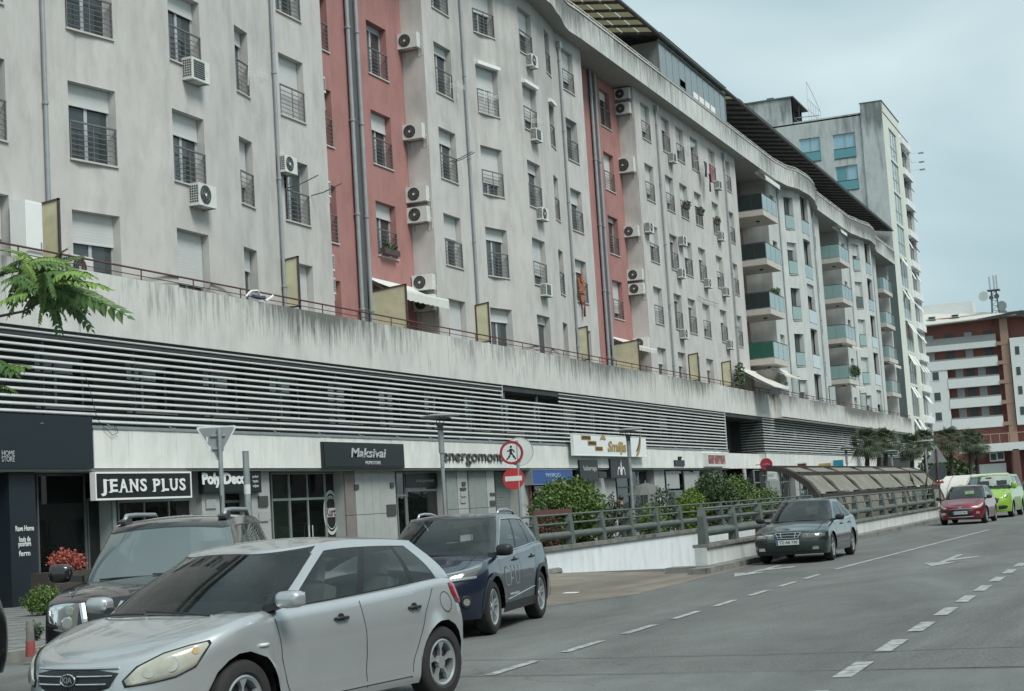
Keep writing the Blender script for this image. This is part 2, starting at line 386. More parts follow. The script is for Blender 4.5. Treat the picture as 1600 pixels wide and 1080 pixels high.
sh = {'A0': [.5, .15, .3, .4, .2], 'A1': [.38, .26, .38, .5, .3], 'A2': [.72, .3, .22, .4, .4], 'A3': [.3, .68, .2, .4, .5], 'A4': [1, 0, 1, .4, .2],
      'B1': [1, .42, .25, .15, .5], 'B2': [.25, .22, .72, .95, .5], 'B3': [.15, .75, .2, .72, .5], 'B4': [.15, .3, .4, .1, .3], 'B5': [.2, .25, .3, 0, .7],
      'C1': [.4, 1, .5, .75, .7], 'C2': [.35, .15, .15, .7, .3], 'C3': [.3, .2, .45, .55, .6], 'C4': [.3, .7, .3, .35, .2], 'C5': [.25, .35, .6, .5, .5], 'C6': [.9, .3, .4, .6, .6]}
cur = {('A1', 0): 2, ('A1', 1): 0, ('A3', 0): 1, ('B2', 0): 2, ('A2', 2): 1, ('B2', 1): 1, ('B1', 2): 1, ('A2', 1): 1, ('A0', 1): 2}
def module(cols, path, y0, y1, off=0, step=None, tagc=None):
    holes = []
    for n, a, b in cols:
        for z0, z1 in rowz: holes.append((a+off, b+off, z0, z1))
    wall(B, path, y0, y1, 7.5, ZT, holes, step)
    for n, a, b in cols:
        nn = 'A'+str(int(n[1])-1) if tagc else n
        for k, (z0, z1) in enumerate(rowz):
            c = sh[nn][k]
            o = window_unit(apt, path, a+off, b+off, z0, z1, c, 'door' if k == 0 else 'bars', cur.get((nn, k), 0), sash=1 if (nn, k) == ('A4', 1) else 0)
            under(o, apt)
            if (nn in ('B2', 'B3', 'B4') and k == 3): # small white roller-blind hood over the reveal
                hb = MB(); w = b-a; hb.box(-.05, .16, -w/2-.05, w/2+.05, z1-z0-.02, z1-z0+.12); put('blind_hood', hb.mesh('blind_hood', WHITE), o, (.14, 0, 0))
module(colsB, pathB, 53.1, 71.0, 0, .7)
module(colsB, pathA, 19.2, 45.15, -26, .7, 'A')
# second module of block A, beyond the left edge
module(colsC, flat, 79.05, 100.2, 0)
# return walls between the fronts and the red bays
for ya in (53.1, 79.05, 45.15, 71.0):
    B.quad((XR-.02, ya, 7.5), (XF, ya, 7.5), (XF, ya, ZT), (XR-.02, ya, ZT))
B.quad((-27, 100.2, 7.5), (XF, 100.2, 7.5), (XF, 100.2, ZT), (-27, 100.2, ZT))
B.quad((-27, 19.2, 7.5), (XF, 19.2, 7.5), (XF, 19.2, ZT), (-27, 19.2, ZT))
under(B.build('wall', WALL, apt, merge=False), apt)
# red bays
redsh = [.35, .28, .3, .3, .3]
for k0 in (0, 25.95):
    B = MB(); holes = []
    for z0, z1 in rowz:
        holes += [(50.22+k0, 51.8+k0, z0, z1), (45.75+k0, 47.3+k0, z0, z1)]
    wall(B, flatR, 45.15+k0, 53.1+k0, 7.5, ZT, holes)
    o = B.build('wall', RED, apt); o['label'] = 'red plaster wall of a recessed bay'; under(o, apt)
    for k, (z0, z1) in enumerate(rowz):
        for a, b in ((50.22, 51.8), (45.75, 47.3)):
            under(window_unit(apt, flatR, a+k0, b+k0, z0, z1, [(.3, .25, .3, 0, .3), (.5, .8, .1, 1, .2)][k0 > 0][k], 'door' if k == 0 else 'bars', 1 if k == 3 and k0 == 0 else 0, framemat=FRAME), apt)
    b = MB(); b.box(XR+.005, XR+.05, 48.6+k0, 49.15+k0, 7.5, ZT); o = b.build('pipe_chase', PIPED, apt); under(o, apt)
    for yy in (48.52, 49.2):
        under(downpipe(apt, XR+.14, yy+k0, 7.5, 23.2, .075, hopper=False), apt)
for X, Y, zt in ((XF+.1, 30.9, 22.8), (XF+.1, 41.85, 22.8), (XF+.1, 56.6, 22.8), (XF+.1, 67.73, 22.6), (XF+.1, 82.75, 22.8), (XF+.1, 97.05, 22.8)):
    under(downpipe(apt, X, Y, 7.5, zt), apt)
# ---- wavy crown: soffit, parapet, cap, thin rail, penthouse wall, roof
crown = interp([(19, -23.72), (57, -23.72), (59.5, -23.2), (61.5, -23.0), (63.5, -23.04), (65.5, -23.33), (66.7, -23.6), (67.7, -23.78), (69.3, -23.72), (109, -23.75), (111.5, -23.59), (114, -23.1), (116.8, -22.97), (119, -23.08), (121.2, -23.38), (123.4, -23.72), (136.5, -23.68), (139, -23.4), (142.4, -22.95), (145.3, -23.03), (147.7, -23.42), (149.5, -23.62), (160, -23.6)])
crownf = lambda y: crown(y) if y > 50 else crown(y+26)
def crown_part(root, y0, y1, wallpath):
    n = max(2, int((y1-y0)/.6)); ys = [y0+(y1-y0)*i/n for i in range(n+1)]
    b = MB(); T = .16
    out_ = [[(crownf(y), y, 23.3), (crownf(y), y, 24.62)] for y in ys]
    b.grid(out_); b.grid([[(crownf(y)-T, y, 23.3), (crownf(y)-T, y, 24.62)] for y in ys])
    for y in (y0, y1): b.quad((crownf(y), y, 23.3), (crownf(y)-T, y, 23.3), (crownf(y)-T, y, 24.62), (crownf(y), y, 24.62))
    under(b.build('crown_parapet', CROWN, root, smooth=True, merge=True, angle=40), root)
    b = MB(); b.grid([[(crownf(y)+.04, y, 24.625), (crownf(y)-T-.04, y, 24.625)] for y in ys]); b.grid([[(crownf(y)+.04, y, 24.625), (crownf(y)+.04, y, 24.56)] for y in ys]); b.grid([[(crownf(y)+.04, y, 24.56), (crownf(y), y, 24.56)] for y in ys])
    under(b.build('parapet_cap', SILL, root), root)
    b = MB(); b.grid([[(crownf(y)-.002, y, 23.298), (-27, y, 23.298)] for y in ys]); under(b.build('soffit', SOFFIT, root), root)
    b = MB(); b.tube([(crownf(y)-.08, y, 24.85) for y in ys], .022, 6); b.tube([(crownf(y)-.08, y, 24.74) for y in ys], .014, 6)
    k = y0+.3
    while k < y1: b.cyl((crownf(k)-.08, k, 24.6), (crownf(k)-.08, k, 24.86), .016, 6); k += 1.9
    under(b.build('handrail', WHITE, root), root)
crown_part(apt, 53.2-34, 100.3, None)
def attic(root, y0, y1, cream=()):
    b = MB(); holes = []
    y = y0+1.0
    while y+2.0 < y1: holes.append((y, y+1.6, 23.9, 26.0)); y += 3.4
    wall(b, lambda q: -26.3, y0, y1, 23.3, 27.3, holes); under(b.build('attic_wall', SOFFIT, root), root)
    for h in holes: under(window_unit(root, lambda q: -26.3, *h, c=.3, rail='none'), root)
    nseg = int((y1-y0)/1.55); d = (y1-y0)/nseg
    def rf():
        b = MB(); b.box(-26.3, -23.62, -.05, .05, 0, .14, M=Matrix(((1, 0, 0, 0), (0, 1, 0, 0), (-.16, 0, 1, 26.62-.16*23.6), (0, 0, 0, 1)))); return b.mesh('rafter', EAVE)
    for i in range(nseg+1): under(put('rafter', cached('rf', rf), root, (0, y0+i*d, 0)), root)
    b = MB(); b.cyl((-23.52, y0, 26.68), (-23.52, y1, 26.68), .09, 8); b.box(-23.66, -23.6, y0, y1, 26.62, 26.8); under(b.build('gutter', EAVE, root), root)
    for xx in (-24.3, -25.1): pass
    pm = {}
    for i in range(nseg):
        ya, yb = y0+i*d+.052, y0+(i+1)*d-.052; cr_ = any(a <= (ya+yb)/2 <= c for a, c in cream)
        for (xa, xb) in ((-24.55, -23.64), (-25.5, -24.62), (-26.3, -25.57)):
            key = (round(yb-ya, 3), xa, cr_)
            def mk():
                b = MB(); z = lambda x: 26.76-.16*(x+23.6); h = (yb-ya)/2
                b.add([(xa, -h, z(xa)), (xb, -h, z(xb)), (xb, h, z(xb)), (xa, h, z(xa)), (xa, -h, z(xa)+.03), (xb, -h, z(xb)+.03), (xb, h, z(xb)+.03), (xa, h, z(xa)+.03)], [(0, 3, 2, 1), (4, 5, 6, 7), (0, 1, 5, 4), (1, 2, 6, 5), (2, 3, 7, 6), (3, 0, 4, 7)])
                return b.mesh('eave_panel', EAVEP if cr_ else mat('eave_corrugated', (.20, .205, .20), .8, var=.2))
            under(put('eave_panel', cached(('ev',)+key, mk), root, (0, (ya+yb)/2, 0)), root)
    b = MB(); b.quad((-26.3, y0, 27.25), (-26.3, y1, 27.25), (-33, y1, 28.6), (-33, y0, 28.6)); cuts = [y0]+[q for a_, c_ in cream for q in (max(a_, y0), min(c_, y1))]+[y1]; [b.quad((-23.5, ya_, 26.86), (-23.5, yb_, 26.86), (-26.4, yb_, 27.3), (-26.4, ya_, 27.3)) for ya_, yb_ in zip(cuts[::2], cuts[1::2]) if yb_ > ya_]; b.quad((-33, y0, 28.6), (-33, y1, 28.6), (-38, y1, 27), (-38, y0, 27))
    under(b.build('roof', EAVE, root), root)
attic(apt, 53.2-34, 100.3, [(62, 66.5), (70.5, 82), (96, 99)])
# glazed balcony enclosure
enc = thing('balcony_enclosure', 'glazed frameless enclosure filling one length of the top floor balcony under the eave', 'balcony glazing', (-23.8, 89, 24.65))
b = MB(); b.box(.02, .09, -6.8, 7.2, 1.86, 1.93); b.box(.0, .09, -6.8, 7.2, .0, .05); b.build('frame', GREYM, enc)
for q in (-6.8, 7.2):
    b = MB(); b.box(.0, .09, q-.03, q+.03, .05, 1.86); b.box(-2.3, .0, q-.015, q+.015, .05, 1.8); b.build('side_screen', mat('screen_grey', (.20, .22, .21), .7), enc)
ENCG = glass('enclosure_glass', (.6, .7, .7), .35, .08, (.30, .36, .36))
for i in range(11):
    ya = -6.74+i*1.265; b = MB(); b.box(.04, .055, ya, ya+1.235, .06 if i not in (3,) else .6, 1.85); b.build('pane', ENCG, enc)
    b = MB(); b.box(.03, .07, ya+1.237, ya+1.262, .06, 1.85); b.build('mullion', GREYM, enc)
for i in (5, 6, 7, 8): b = MB(); b.box(.06, .1, -6.6+i*1.265, -5.65+i*1.265, .06, .42); b.build('white_sill_box', WHITE, enc)
# ---- green-grey section with balconies
apg = thing('apartment_building', 'pale green-grey apartment block with glass balconies between the grey block and tower', 'apartment building', (XF, 130, 0))
bulgeD = interp([(111.9, XF), (112.7, XF+.3), (114, XF+.72), (116.6, XF+1.0), (118.5, XF+.95), (121.2, XF+.5), (123.2, XF+.15), (125, XF)])
pD = lambda y: bulgeD(y) if y < 126 else bulgeD(y-26.4)
fl = [7.13+3.313*k for k in range(6)]
B = MB(); holes = []
for k0 in (0, 26.4):
    for k in range(5):
        z0 = fl[k]
        holes += [(109.6+k0, 110.95+k0, z0+.35, z0+2.1), (112.75+k0, 113.95+k0, z0+.02, z0+2.35), (123.35+k0, 124.75+k0, z0+.02, z0+2.35), (115.6+k0, 117.85+k0, z0-.0, z0+2.9)]
hl = [h for h in holes if h[1] < 126.6]; hr = [h for h in holes if h[1] > 126.6]
wall(B, pD, 108.6, 126.6, 7., ZT, hl, .8); wall(B, pD, 135.0, 153.0, 7., ZT, hr, .8)
for y in (108.6, 126.6, 135.0, 153.0): B.quad((-26.2, y, 7), (XF, y, 7), (XF, y, ZT), (-26.2, y, ZT))
B.quad((XF, 159.6, 7), (XF, 160.2, 7), (XF, 160.2, ZT), (XF, 159.6, ZT)); B.quad((-26.2, 159.6, 7), (XF, 159.6, 7), (XF, 159.6, ZT), (-26.2, 159.6, ZT))
under(B.build('wall', WALLG, apg), apg)
rnd = random.Random(3)
for h in holes:
    w = h[1]-h[0]; z = h[2]
    if w > 2:    # loggia
        b = MB(); xa = pD(h[0]); xb = pD(h[1])
        b.box(-26.3, -26.2, h[0]-.5, h[1]+.5, h[2], h[3]); b.box(-26.2, min(xa, xb)-.21, h[0]-.1, h[0], h[2], h[3]); b.box(-26.2, min(xa, xb)-.21, h[1], h[1]+.1, h[2], h[3])
        b.box(-26.2, min(xa, xb)-.21, h[0], h[1], h[3], h[3]+.1); b.box(-26.2, min(xa, xb)-.21, h[0], h[1], h[2]-.1, h[2]); under(b.build('loggia', mat('loggia_wall', (.34, .35, .34), .9), apg), apg)
        b = MB(); b.quad((xa+.02, h[0], h[2]+.05), (xb+.02, h[1], h[2]+.05), (xb+.02, h[1], h[2]+1.0), (xa+.02, h[0], h[2]+1.0)); under(b.build('balcony_glass', PANEB, apg), apg)
        b = MB(); b.tube([(xa+.02, h[0], h[2]+1.02), (xb+.02, h[1], h[2]+1.02)], .03, 6); under(b.build('handrail', FRAMED, apg), apg)
        if rnd.random() < .5:
            b = MB(); zz = h[2]+rnd.uniform(1.5, 2.1); b.box(min(xa, xb)-.12, min(xa, xb)-.09, h[0]+.05, h[1]-.05, zz, h[3]); under(b.build('blind', SHUT2, apg), apg)
    else:
        small = h[3]-h[2] < 2
        under(window_unit(apg, pD, *h, c=rnd.choice([.2, .35, .6, 0, .4]), rail='none' if small else 'glass', shutmat=SHUT2, framemat=FRAMED, bar=PANEB if rnd.random() < .8 else PANE), apg)
REC = mat('recess_pinkish', (.25, .19, .175), .9, var=.15); RECG = mat('recess_grey', (.33, .34, .33), .9)
for i, (y0, y1) in enumerate(((100.2, 108.6), (126.6, 135.0), (153.0, 159.6))):
    b = MB(); hs = [(y0+4.6+(0 if i < 2 else -1.6), y0+5.9+(0 if i < 2 else -1.6), fl[k]+.05, fl[k]+2.2) for k in range(5)]
    wall(b, lambda q: -26.2, y0, y1, 7., ZT, hs); under(b.build('recess_wall', REC if i == 0 else RECG, apg), apg)
    for h in hs: under(window_unit(apg, lambda q: -26.2, *h, c=.15, rail='door', framemat=mat('door_brown', (.12, .06, .045), .6)), apg)
    for k in range(1, 5):
        z = fl[k]; ya, yb = (y0+3.6, y0+7.9) if i < 2 else (y0+1.2, y0+6.3); xf = -23.6 if i < 2 else -24.0
        bal = MB(); bal.box(-26.2, xf, ya, yb, z-.38, z); bl = bal.build('balcony', SILL, apg); under(bl, apg)
        g = MB(); g.box(xf-.04, xf-.025, ya+.04, yb-.04, z+.06, z+1.08); p = g.build('glass_front', PANEB, bl)
        g = MB(); g.box(-26.15, xf-.05, ya+.02, ya+.035, z+.06, z+1.08); g.build('glass_side', mat('green_sheet', (.02, .10, .07), .5) if (i, k) == (0, 1) else PANEB if i else glass('balcony_side_glass', (.25, .32, .32), .55, .06, (.06, .08, .08)), bl)
        g = MB(); g.tube([(-26.1, ya+.03, z+1.12), (xf-.03, ya+.03, z+1.12), (xf-.03, yb-.03, z+1.12), (-24.4, yb-.03, z+1.12)], .03, 6)
        for q in range(4): g.cyl((xf-.03, ya+.05+(yb-ya-.1)*q/3, z), (xf-.03, ya+.05+(yb-ya-.1)*q/3, z+1.1), .015, 5)
        for q in range(2): g.cyl((-25.3+q*.9, ya+.03, z), (-25.3+q*.9, ya+.03, z+1.1), .015, 5)
        g.build('handrail', FRAMED, bl)
        g = MB(); g.cyl((xf-.9, (ya+yb)/2, z-.46), (xf-.9, (ya+yb)/2, z-.38), .13, 10); g.build('ceiling_lamp', FRAMED, bl)
for Y in (111.8, 138.4, 123.0, 149.6): under(downpipe(apg, pD(Y)+.1, Y, 7.5, 22.9), apg)
crown_part(apg, 100.4, 160.2, None); attic(apg, 100.4, 159.8, [])
# privacy screens on the terrace, one by one
def screen(root, xa, xb, Y, z0, z1, ztb=None, m=CREAM):
    z1b = z1 if ztb is None else ztb
    b = MB(); t = .03
    b.box(xb-.05, xb, Y-t, Y+t, 7.5, z1b+.04); b.box(xa, xa+.05, Y-t, Y+t, 7.5, z1+.0)
    for za, zb in ((z1, z1b), (z0, z0)): b.add([(xa, Y-t, za), (xb, Y-t, zb), (xb, Y+t, zb), (xa, Y+t, za), (xa, Y-t, za+.05), (xb, Y-t, zb+.05), (xb, Y+t, zb+.05), (xa, Y+t, za+.05)], [(0, 3, 2, 1), (4, 5, 6, 7), (0, 1, 5, 4), (1, 2, 6, 5), (2, 3, 7, 6), (3, 0, 4, 7)])
    f = under(b.build('privacy_screen', FRAMED if m is not CREAM else BROWN, root), root)
    b = MB(); b.add([(xa+.05, Y-.008, z0+.05), (xb-.05, Y-.008, z0+.05), (xb-.05, Y-.008, z1b), (xa+.05, Y-.008, z1), (xa+.05, Y+.008, z0+.05), (xb-.05, Y+.008, z0+.05), (xb-.05, Y+.008, z1b), (xa+.05, Y+.008, z1)], [(0, 1, 2, 3), (4, 7, 6, 5), (0, 4, 5, 1), (1, 5, 6, 2), (2, 6, 7, 3), (3, 7, 4, 0)])
    put('panel', b.mesh('panel', m), f)
for Y in (30.65, 41.9, 56.45, 67.75, 85.9, 93.0): screen(apt, XF+.02, -23.8, Y, 8.05, 9.5, 9.56)
screen(apt, XR+.02, -23.8, 49.25, 7.7, 9.38, 9.5); screen(apt, XR+.02, -23.8, 75.2, 7.7, 9.38, 9.5)
for Y in (111.9, 125.2, 138.6): screen(apg, XF+.02, -23.8, Y, 7.8, 9.6, 9.6, mat('screen_pale', (.50, .58, .56), .6))
# ================================================================== podium with shops
pod = thing('podium', 'long two storey shopping podium with horizontal aluminium louvres over marble clad shops', 'shop building', (-24, 60, 0))
def P(o): return under(o, pod)
XP = -23.7
# parapet panels
edges = [14, 31.15, 52.2, 72.1, 90.35, 102.8, 121, 140, 159.0]
for a, b_ in zip(edges, edges[1:]):
    b = MB(); xo = .5 if a > 102 else 0; b.box(XP-.18+(xo if xo else 0), XP+xo, a+.012, b_-.012, 6.42, 7.95); P(b.build('parapet_panel', PARAP, pod))
b = MB(); b.box(XP-.2, XP+.5, 102.76, 102.81, 6.42, 7.95); b.box(XP, XP+.5, 102.8, 159, 6.40, 6.5); P(b.build('parapet_return', PARAP, pod))
b = MB(); b.box(-25.3, XP-.18, 14, 102.7, 7.3, 7.5); b.box(-25.3, XP+.3, 102.8, 159.6, 7.3, 7.5); P(b.build('terrace_floor', SILL, pod))
b = MB(); b.box(-25.8, XP-.05, 14, 159.6, 6.2, 6.41); b.box(-38, -25.8, 14, 159.9, 6.2, 7.3); P(b.build('slab', DARKW, pod))
b = MB()
for xo, ya, yb in ((0, 14, 102.8), (.5, 102.8, 159)): b.cyl((XP-.08+xo, ya, 8.25), (XP-.08+xo, yb, 8.25), .028, 6); b.cyl((XP-.08+xo, ya, 8.08), (XP-.08+xo, yb, 8.08), .014, 6)
k = 15.
while k < 159: xo = .5 if k > 102.8 else 0; b.cyl((XP-.08+xo, k, 7.9), (XP-.08+xo, k, 8.25), .018, 6); k += 2.35
P(b.build('terrace_handrail', RAILR, pod))
# louvres
nsl = 13
def blade(L):
    def mk():
        b = MB(); a = R(38); t = .011; w = .045
        c, s_ = math.cos(a), math.sin(a)
        pr = [(-w*c, w*s_), (w*c, -w*s_), (w*c-.012, -w*s_-t*2), (-w*c-.012, w*s_-t*2)]
        vs = [(x, y, z) for y in (0, L) for x, z in pr]
        b.add(vs, [(0, 4, 5, 1), (1, 5, 6, 2), (2, 6, 7, 3), (3, 7, 4, 0), (0, 1, 2, 3), (7, 6, 5, 4)])
        return b.mesh('louvre_slat', LOUV)
    return cached(('bl', round(L, 3)), mk)
def louvres(y0, y1, nb, skip=()):
    d = (y1-y0)/nb
    for i in range(nb):
        for j in range(nsl):
            if (i, j) in skip: continue
            P(put('louvre_slat', blade(d-.01), pod, (XP-.05, y0+i*d+.005, 4.33+j*.168)))
    def lp(): b = MB(); b.box(XP-.2, XP-.12, -.03, .03, 4.2, 6.42); return b.mesh('louvre_post', PIPED)
    for i in range(int((y1-y0)/3.5)+1): P(put('louvre_post', cached('lp', lp), pod, (0, y0+.4+i*3.5, 0)))
    def lb(): b = MB(); b.tube([(XP-.1, 0, 4.3), (XP+.05, .02, 4.2), (XP+.12, .04, 4.21)], .012, 5); return b.mesh('louvre_bracket', GALV)
    k = y0+1
    while k < y1: P(put('louvre_bracket', cached('lb', lb), pod, (0, k, 0))); k += 2.6
skip = set()
louvres(15.5, 57.1, 7)
louvres(57.1, 63.3, 1, {(0, 12), (0, 11), (0, 10)})
louvres(63.3, 90.4, 4)
louvres(99.6, 157.6, 8)
# end of first louvre block and side face of the second
for (yy, xx) in ((99.55, XP-.05),):
    for j in range(nsl):
        b = MB(); z = 4.33+j*.168; b.box(-25.2, XP-.02, yy-.045, yy+.04, z-.02, z+.012); P(b.build('louvre_slat', LOUV, pod))
b = MB(); b.box(XP-.12, XP-.02, 90.4, 90.46, 4.2, 6.42); b.box(XP-.12, XP-.02, 57.1, 57.14, 5.9, 6.4); P(b.build('louvre_end_post', LOUV, pod))
# wall behind the louvres, with windows
b = MB(); holes = []; y = 20.2
while y < 157:
    if not 88 < y < 99.5: holes.append((y, y+2.2, 4.75, 6.15))
    y += 3.6
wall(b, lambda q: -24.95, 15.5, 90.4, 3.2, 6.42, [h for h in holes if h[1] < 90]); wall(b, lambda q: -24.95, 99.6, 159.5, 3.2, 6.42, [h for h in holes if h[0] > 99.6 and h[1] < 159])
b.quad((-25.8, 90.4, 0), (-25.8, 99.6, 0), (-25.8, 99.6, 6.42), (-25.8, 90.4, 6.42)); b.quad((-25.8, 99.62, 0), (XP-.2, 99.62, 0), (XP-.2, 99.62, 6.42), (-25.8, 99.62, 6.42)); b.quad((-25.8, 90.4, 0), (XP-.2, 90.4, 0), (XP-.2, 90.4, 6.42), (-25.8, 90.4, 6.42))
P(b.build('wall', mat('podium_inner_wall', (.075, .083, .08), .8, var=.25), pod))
for h in holes:
    if h[1] < 159: P(window_unit(pod, lambda q: -24.95, *h, c=0 if random.random() < .7 else .5, rail='none', framemat=FRAME))
b = MB(); b.box(-25.2, XP+.0, 14, 90.4, 4.16, 4.215); b.box(-25.2, XP, 99.5, 158, 4.16, 4.215); P(b.build('ledge', GREYM, pod))
# fascia: one marble panel after another
def fascia(y0, y1, n, z0=3.19, z1=4.13, xf=XP+.05, fixed=None):
    d = (y1-y0)/n
    def mk():
        b = MB(); b.box(-.03, 0, .004, d-.004, z0, z1); return b.mesh('cladding_panel', MARB)
    me = cached(('fa', round(d, 4), z0), mk)
    for i in range(n): P(put('cladding_panel', me, pod, (xf+random.uniform(-.004, .004), y0+i*d, 0)))
fascia(31.45, 90.35, 86); fascia(99.6, 140.5, 58)
b = MB(); b.box(-25.2, XP+.015, 31.45, 90.4, 3.2, 4.12); b.box(-25.2, XP+.015, 99.6, 158.5, 3.2, 4.12); b.box(-25.8, -24.4, 90.4, 99.6, 3.2, 4.12); P(b.build('fascia_beam', DARKW, pod))
b = MB(); b.box(XP-.03, XP+.075, 31.42, 90.4, 4.13, 4.16); b.box(XP-.03, XP+.075, 99.5, 158, 4.13, 4.16); P(b.build('fascia_trim', GREYM, pod))
for (xa, xb, i) in ((-24.39, -23.7, 0), (-25.1, -24.4, 1)):
    b = MB(); b.box(xa+.005, xb-.005, 99.52, 99.58, 3.19, 4.13); P(b.build('cladding_panel', MARB, pod))
b = MB(); b.box(XP-.5, XP-.47, 90.4, 99.6, 3.19, 4.1); P(b.build('cladding_panel', MARB, pod))
b = MB(); b.box(-25.6, XP+.06, 14.5, 31.4, 3.18, 4.4); P(b.build('shop_fascia', NAVY, pod))
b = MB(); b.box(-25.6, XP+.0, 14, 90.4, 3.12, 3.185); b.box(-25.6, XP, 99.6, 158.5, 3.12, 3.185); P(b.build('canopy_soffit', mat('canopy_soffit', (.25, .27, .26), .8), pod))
b = MB(); b.box(-38, -37.8, 14, 159.5, 0, 27); b.box(-38, -24.6, 13.9, 14, 0, 7.5); P(b.build('back_wall', DARKW, pod))
# small things at shop level, laid out by the pixel column they fill at the pavement line
XS = -24.35
def yy(px, py=800, X=XS): return onX(px, py, X).y
def pier(p0, p1, X=-23.95, m=MARB2, z1=3.12, dep=.6, split=True):
    a, c = yy(p0, 800, X), yy(p1, 800, X); n = max(1, round((c-a)/.62)) if split else 1; d = (c-a)/n
    for i in range(n):
        for (za, zb) in ((.02, 1.72), (1.74, z1)):
            b = MB(); b.box(X-.05+random.uniform(-.004, .004), X+random.uniform(-.003, .003), a+i*d+.006, a+(i+1)*d-.006, za, zb); P(b.build('pier_panel', m, pod))
    b = MB(); b.box(X-dep, X-.03, a+.01, c-.01, 0, z1); P(b.build('pier', MARB2, pod))
SG = glass('shop_glass', (.7, .78, .76), .72, .02, (.02, .028, .028), .05)
def front(p0, p1, X=XS, z1=3.1, n=1, fm=GREYM, door=False, transom=2.3, back=DARKW, gl=None):
    a, c = yy(p0, 800, X), yy(p1, 800, X); d = (c-a)/n; t = .05
    f = MB(); f.box(X-.05, X+.03, a, c, z1-t, z1); f.box(X-.05, X+.03, a, c, 0, .12)
    if transom: f.box(X-.05, X+.03, a, c, transom-.03, transom+.04)
    for i in range(n+1): q = a+i*d; f.box(X-.051, X+.031, q-t/2, q+t/2, 0, z1)
    o = P(f.build('shop_front', fm, pod))
    for i in range(n):
        for (za, zb) in (((.12, transom-.03), (transom+.04, z1-t)) if transom else ((.12, z1-t),)):
            g = MB(); g.box(X-.012, X-.004, a+i*d+t/2, a+(i+1)*d-t/2, za, zb); put('pane', g.mesh('pane', gl or SG), o)
    if door:
        for i in range(n):
            h = MB(); q = a+(i+.5)*d; h.cyl((X+.07, q+(.3 if i == 0 else -.3)*d*1.3, .9), (X+.07, q+(.3 if i == 0 else -.3)*d*1.3, 1.5), .015, 6); put('door_handle', h.mesh('door_handle', PLAST), o)
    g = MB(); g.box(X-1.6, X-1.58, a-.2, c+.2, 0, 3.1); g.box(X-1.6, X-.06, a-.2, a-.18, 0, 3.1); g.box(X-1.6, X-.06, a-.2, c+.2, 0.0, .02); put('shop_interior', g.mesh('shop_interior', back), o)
    rs = random.Random(int(p0*7)); q_ = a+.25
    while q_ < c-.25:
        ww = rs.uniform(.25, .7); hh = rs.uniform(.5, 1.7); g = MB(); zz = rs.choice([.02, .02, .7]); xx = X-rs.uniform(.4, 1.2); g.box(xx-.15, xx, q_, min(q_+ww, c-.1), zz, zz+hh); g.box(xx-.13, xx+.02, q_+.05, min(q_+ww, c-.1)-.05, zz+hh*.55, zz+hh*.6, 1)
        put('display_item', g.mesh('display_item', [rs.choice(DISP), PLAST]), o); q_ += ww+rs.uniform(.15, .9)
    return o
DISP = [mat('display_warm', (.20, .13, .09), .8, var=.4, vscale=5), mat('display_grey', (.16, .18, .18), .8, var=.4, vscale=5), mat('display_pale', (.34, .35, .33), .8, var=.3, vscale=5), mat('display_green', (.07, .12, .09), .8, var=.4, vscale=5), mat('display_red', (.22, .06, .05), .8, var=.4, vscale=5)]
def grille(p0, p1, X=XS, z1=3.1):
    a, c = yy(p0, 800, X), yy(p1, 800, X); b = MB(); z = 0.
    while z < z1-.05: b.box(X-.02, X+.012, a, c, z, z+.095); z += .11
    b.box(X-.04, X-.021, a, c, 0, z1); P(b.build('rolling_shutter', mat('roller', (.20, .23, .225), .6, var=.15), pod))
# back wall for the whole shop level
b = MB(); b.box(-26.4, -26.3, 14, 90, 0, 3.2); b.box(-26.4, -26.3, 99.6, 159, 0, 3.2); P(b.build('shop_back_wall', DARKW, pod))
front(-160, 12, n=2, fm=BLACK); 
b = MB(); a, c = yy(15, 800, -23.9), yy(56, 800, -23.9); b.box(-24.6, -23.9, a, c, 0, 3.15); panelob = P(b.build('shop_panel', NAVY, pod))
front(58, 132, n=1, fm=PIPED, transom=0); front(136, 172, n=1, fm=PIPED, transom=0, z1=2.5); pier(176, 182, m=GREYM, split=False)
front(184, 300, n=3, fm=GREYM, transom=2.4); pier(316, 344); front(344, 392, n=1, fm=GREYM); pier(394, 423)
front(425, 452, n=1, fm=GREYM, gl=glass('green_shop_glass', (.3, .42, .36), .5, .04, (.03, .05, .04))); front(453, 508, n=2, fm=mat('door_pale', (.26, .31, .29), .5), door=True)
front(509, 540, n=1, fm=GREYM); pier(541, 556, m=mat('pier_brown', (.20, .18, .165), .7), split=False); pier(557, 620); front(621, 634, n=1, fm=GREYM)
front(636, 697, n=1, fm=GREYM, transom=2.45); pier(700, 716, m=mat('pier_dull', (.24, .27, .26), .7), split=False); pier(717, 733)
pier(735, 762, m=mat('pier_dull', (.24, .27, .26), .7)); pier(763, 775); grille(776, 812); pier(813, 830, m=MARB2)
front(836, 900, n=2, fm=BROWN); grille(901, 930); pier(932, 965); front(966, 985, n=1, fm=BLACK); front(986, 1025, n=2, fm=PIPED); pier(1026, 1042)
front(1043, 1070, n=1); front(1071, 1086, n=1, fm=BROWN); front(1087, 1118, n=1, fm=GREYM); pier(1119, 1133, m=MARB2)
front(1182, 1205, X=-23.9-.3, n=2); pier(1206, 1222, X=-23.95, m=mat('pier_dull', (.24, .27, .26), .7)); front(1223, 1245, n=2); pier(1246, 1252); front(1253, 1285, n=3, fm=GREYM)
pier(1286, 1292); front(1293, 1330, n=3); pier(1331, 1336); front(1337, 1400, n=5)
b = MB(); b.cyl((-24.0, yy(1163, 740, -24.0), 0), (-24.0, yy(1163, 740, -24.0), 3.2), .12, 12); P(b.build('column', MARB2, pod))
b = MB(); q = yy(832, 800, -23.8); b.box(-23.9, -23.8, q-.05, q+.05, 0, 3.1); P(b.build('post', mat('post_brown', (.16, .06, .05), .7), pod))
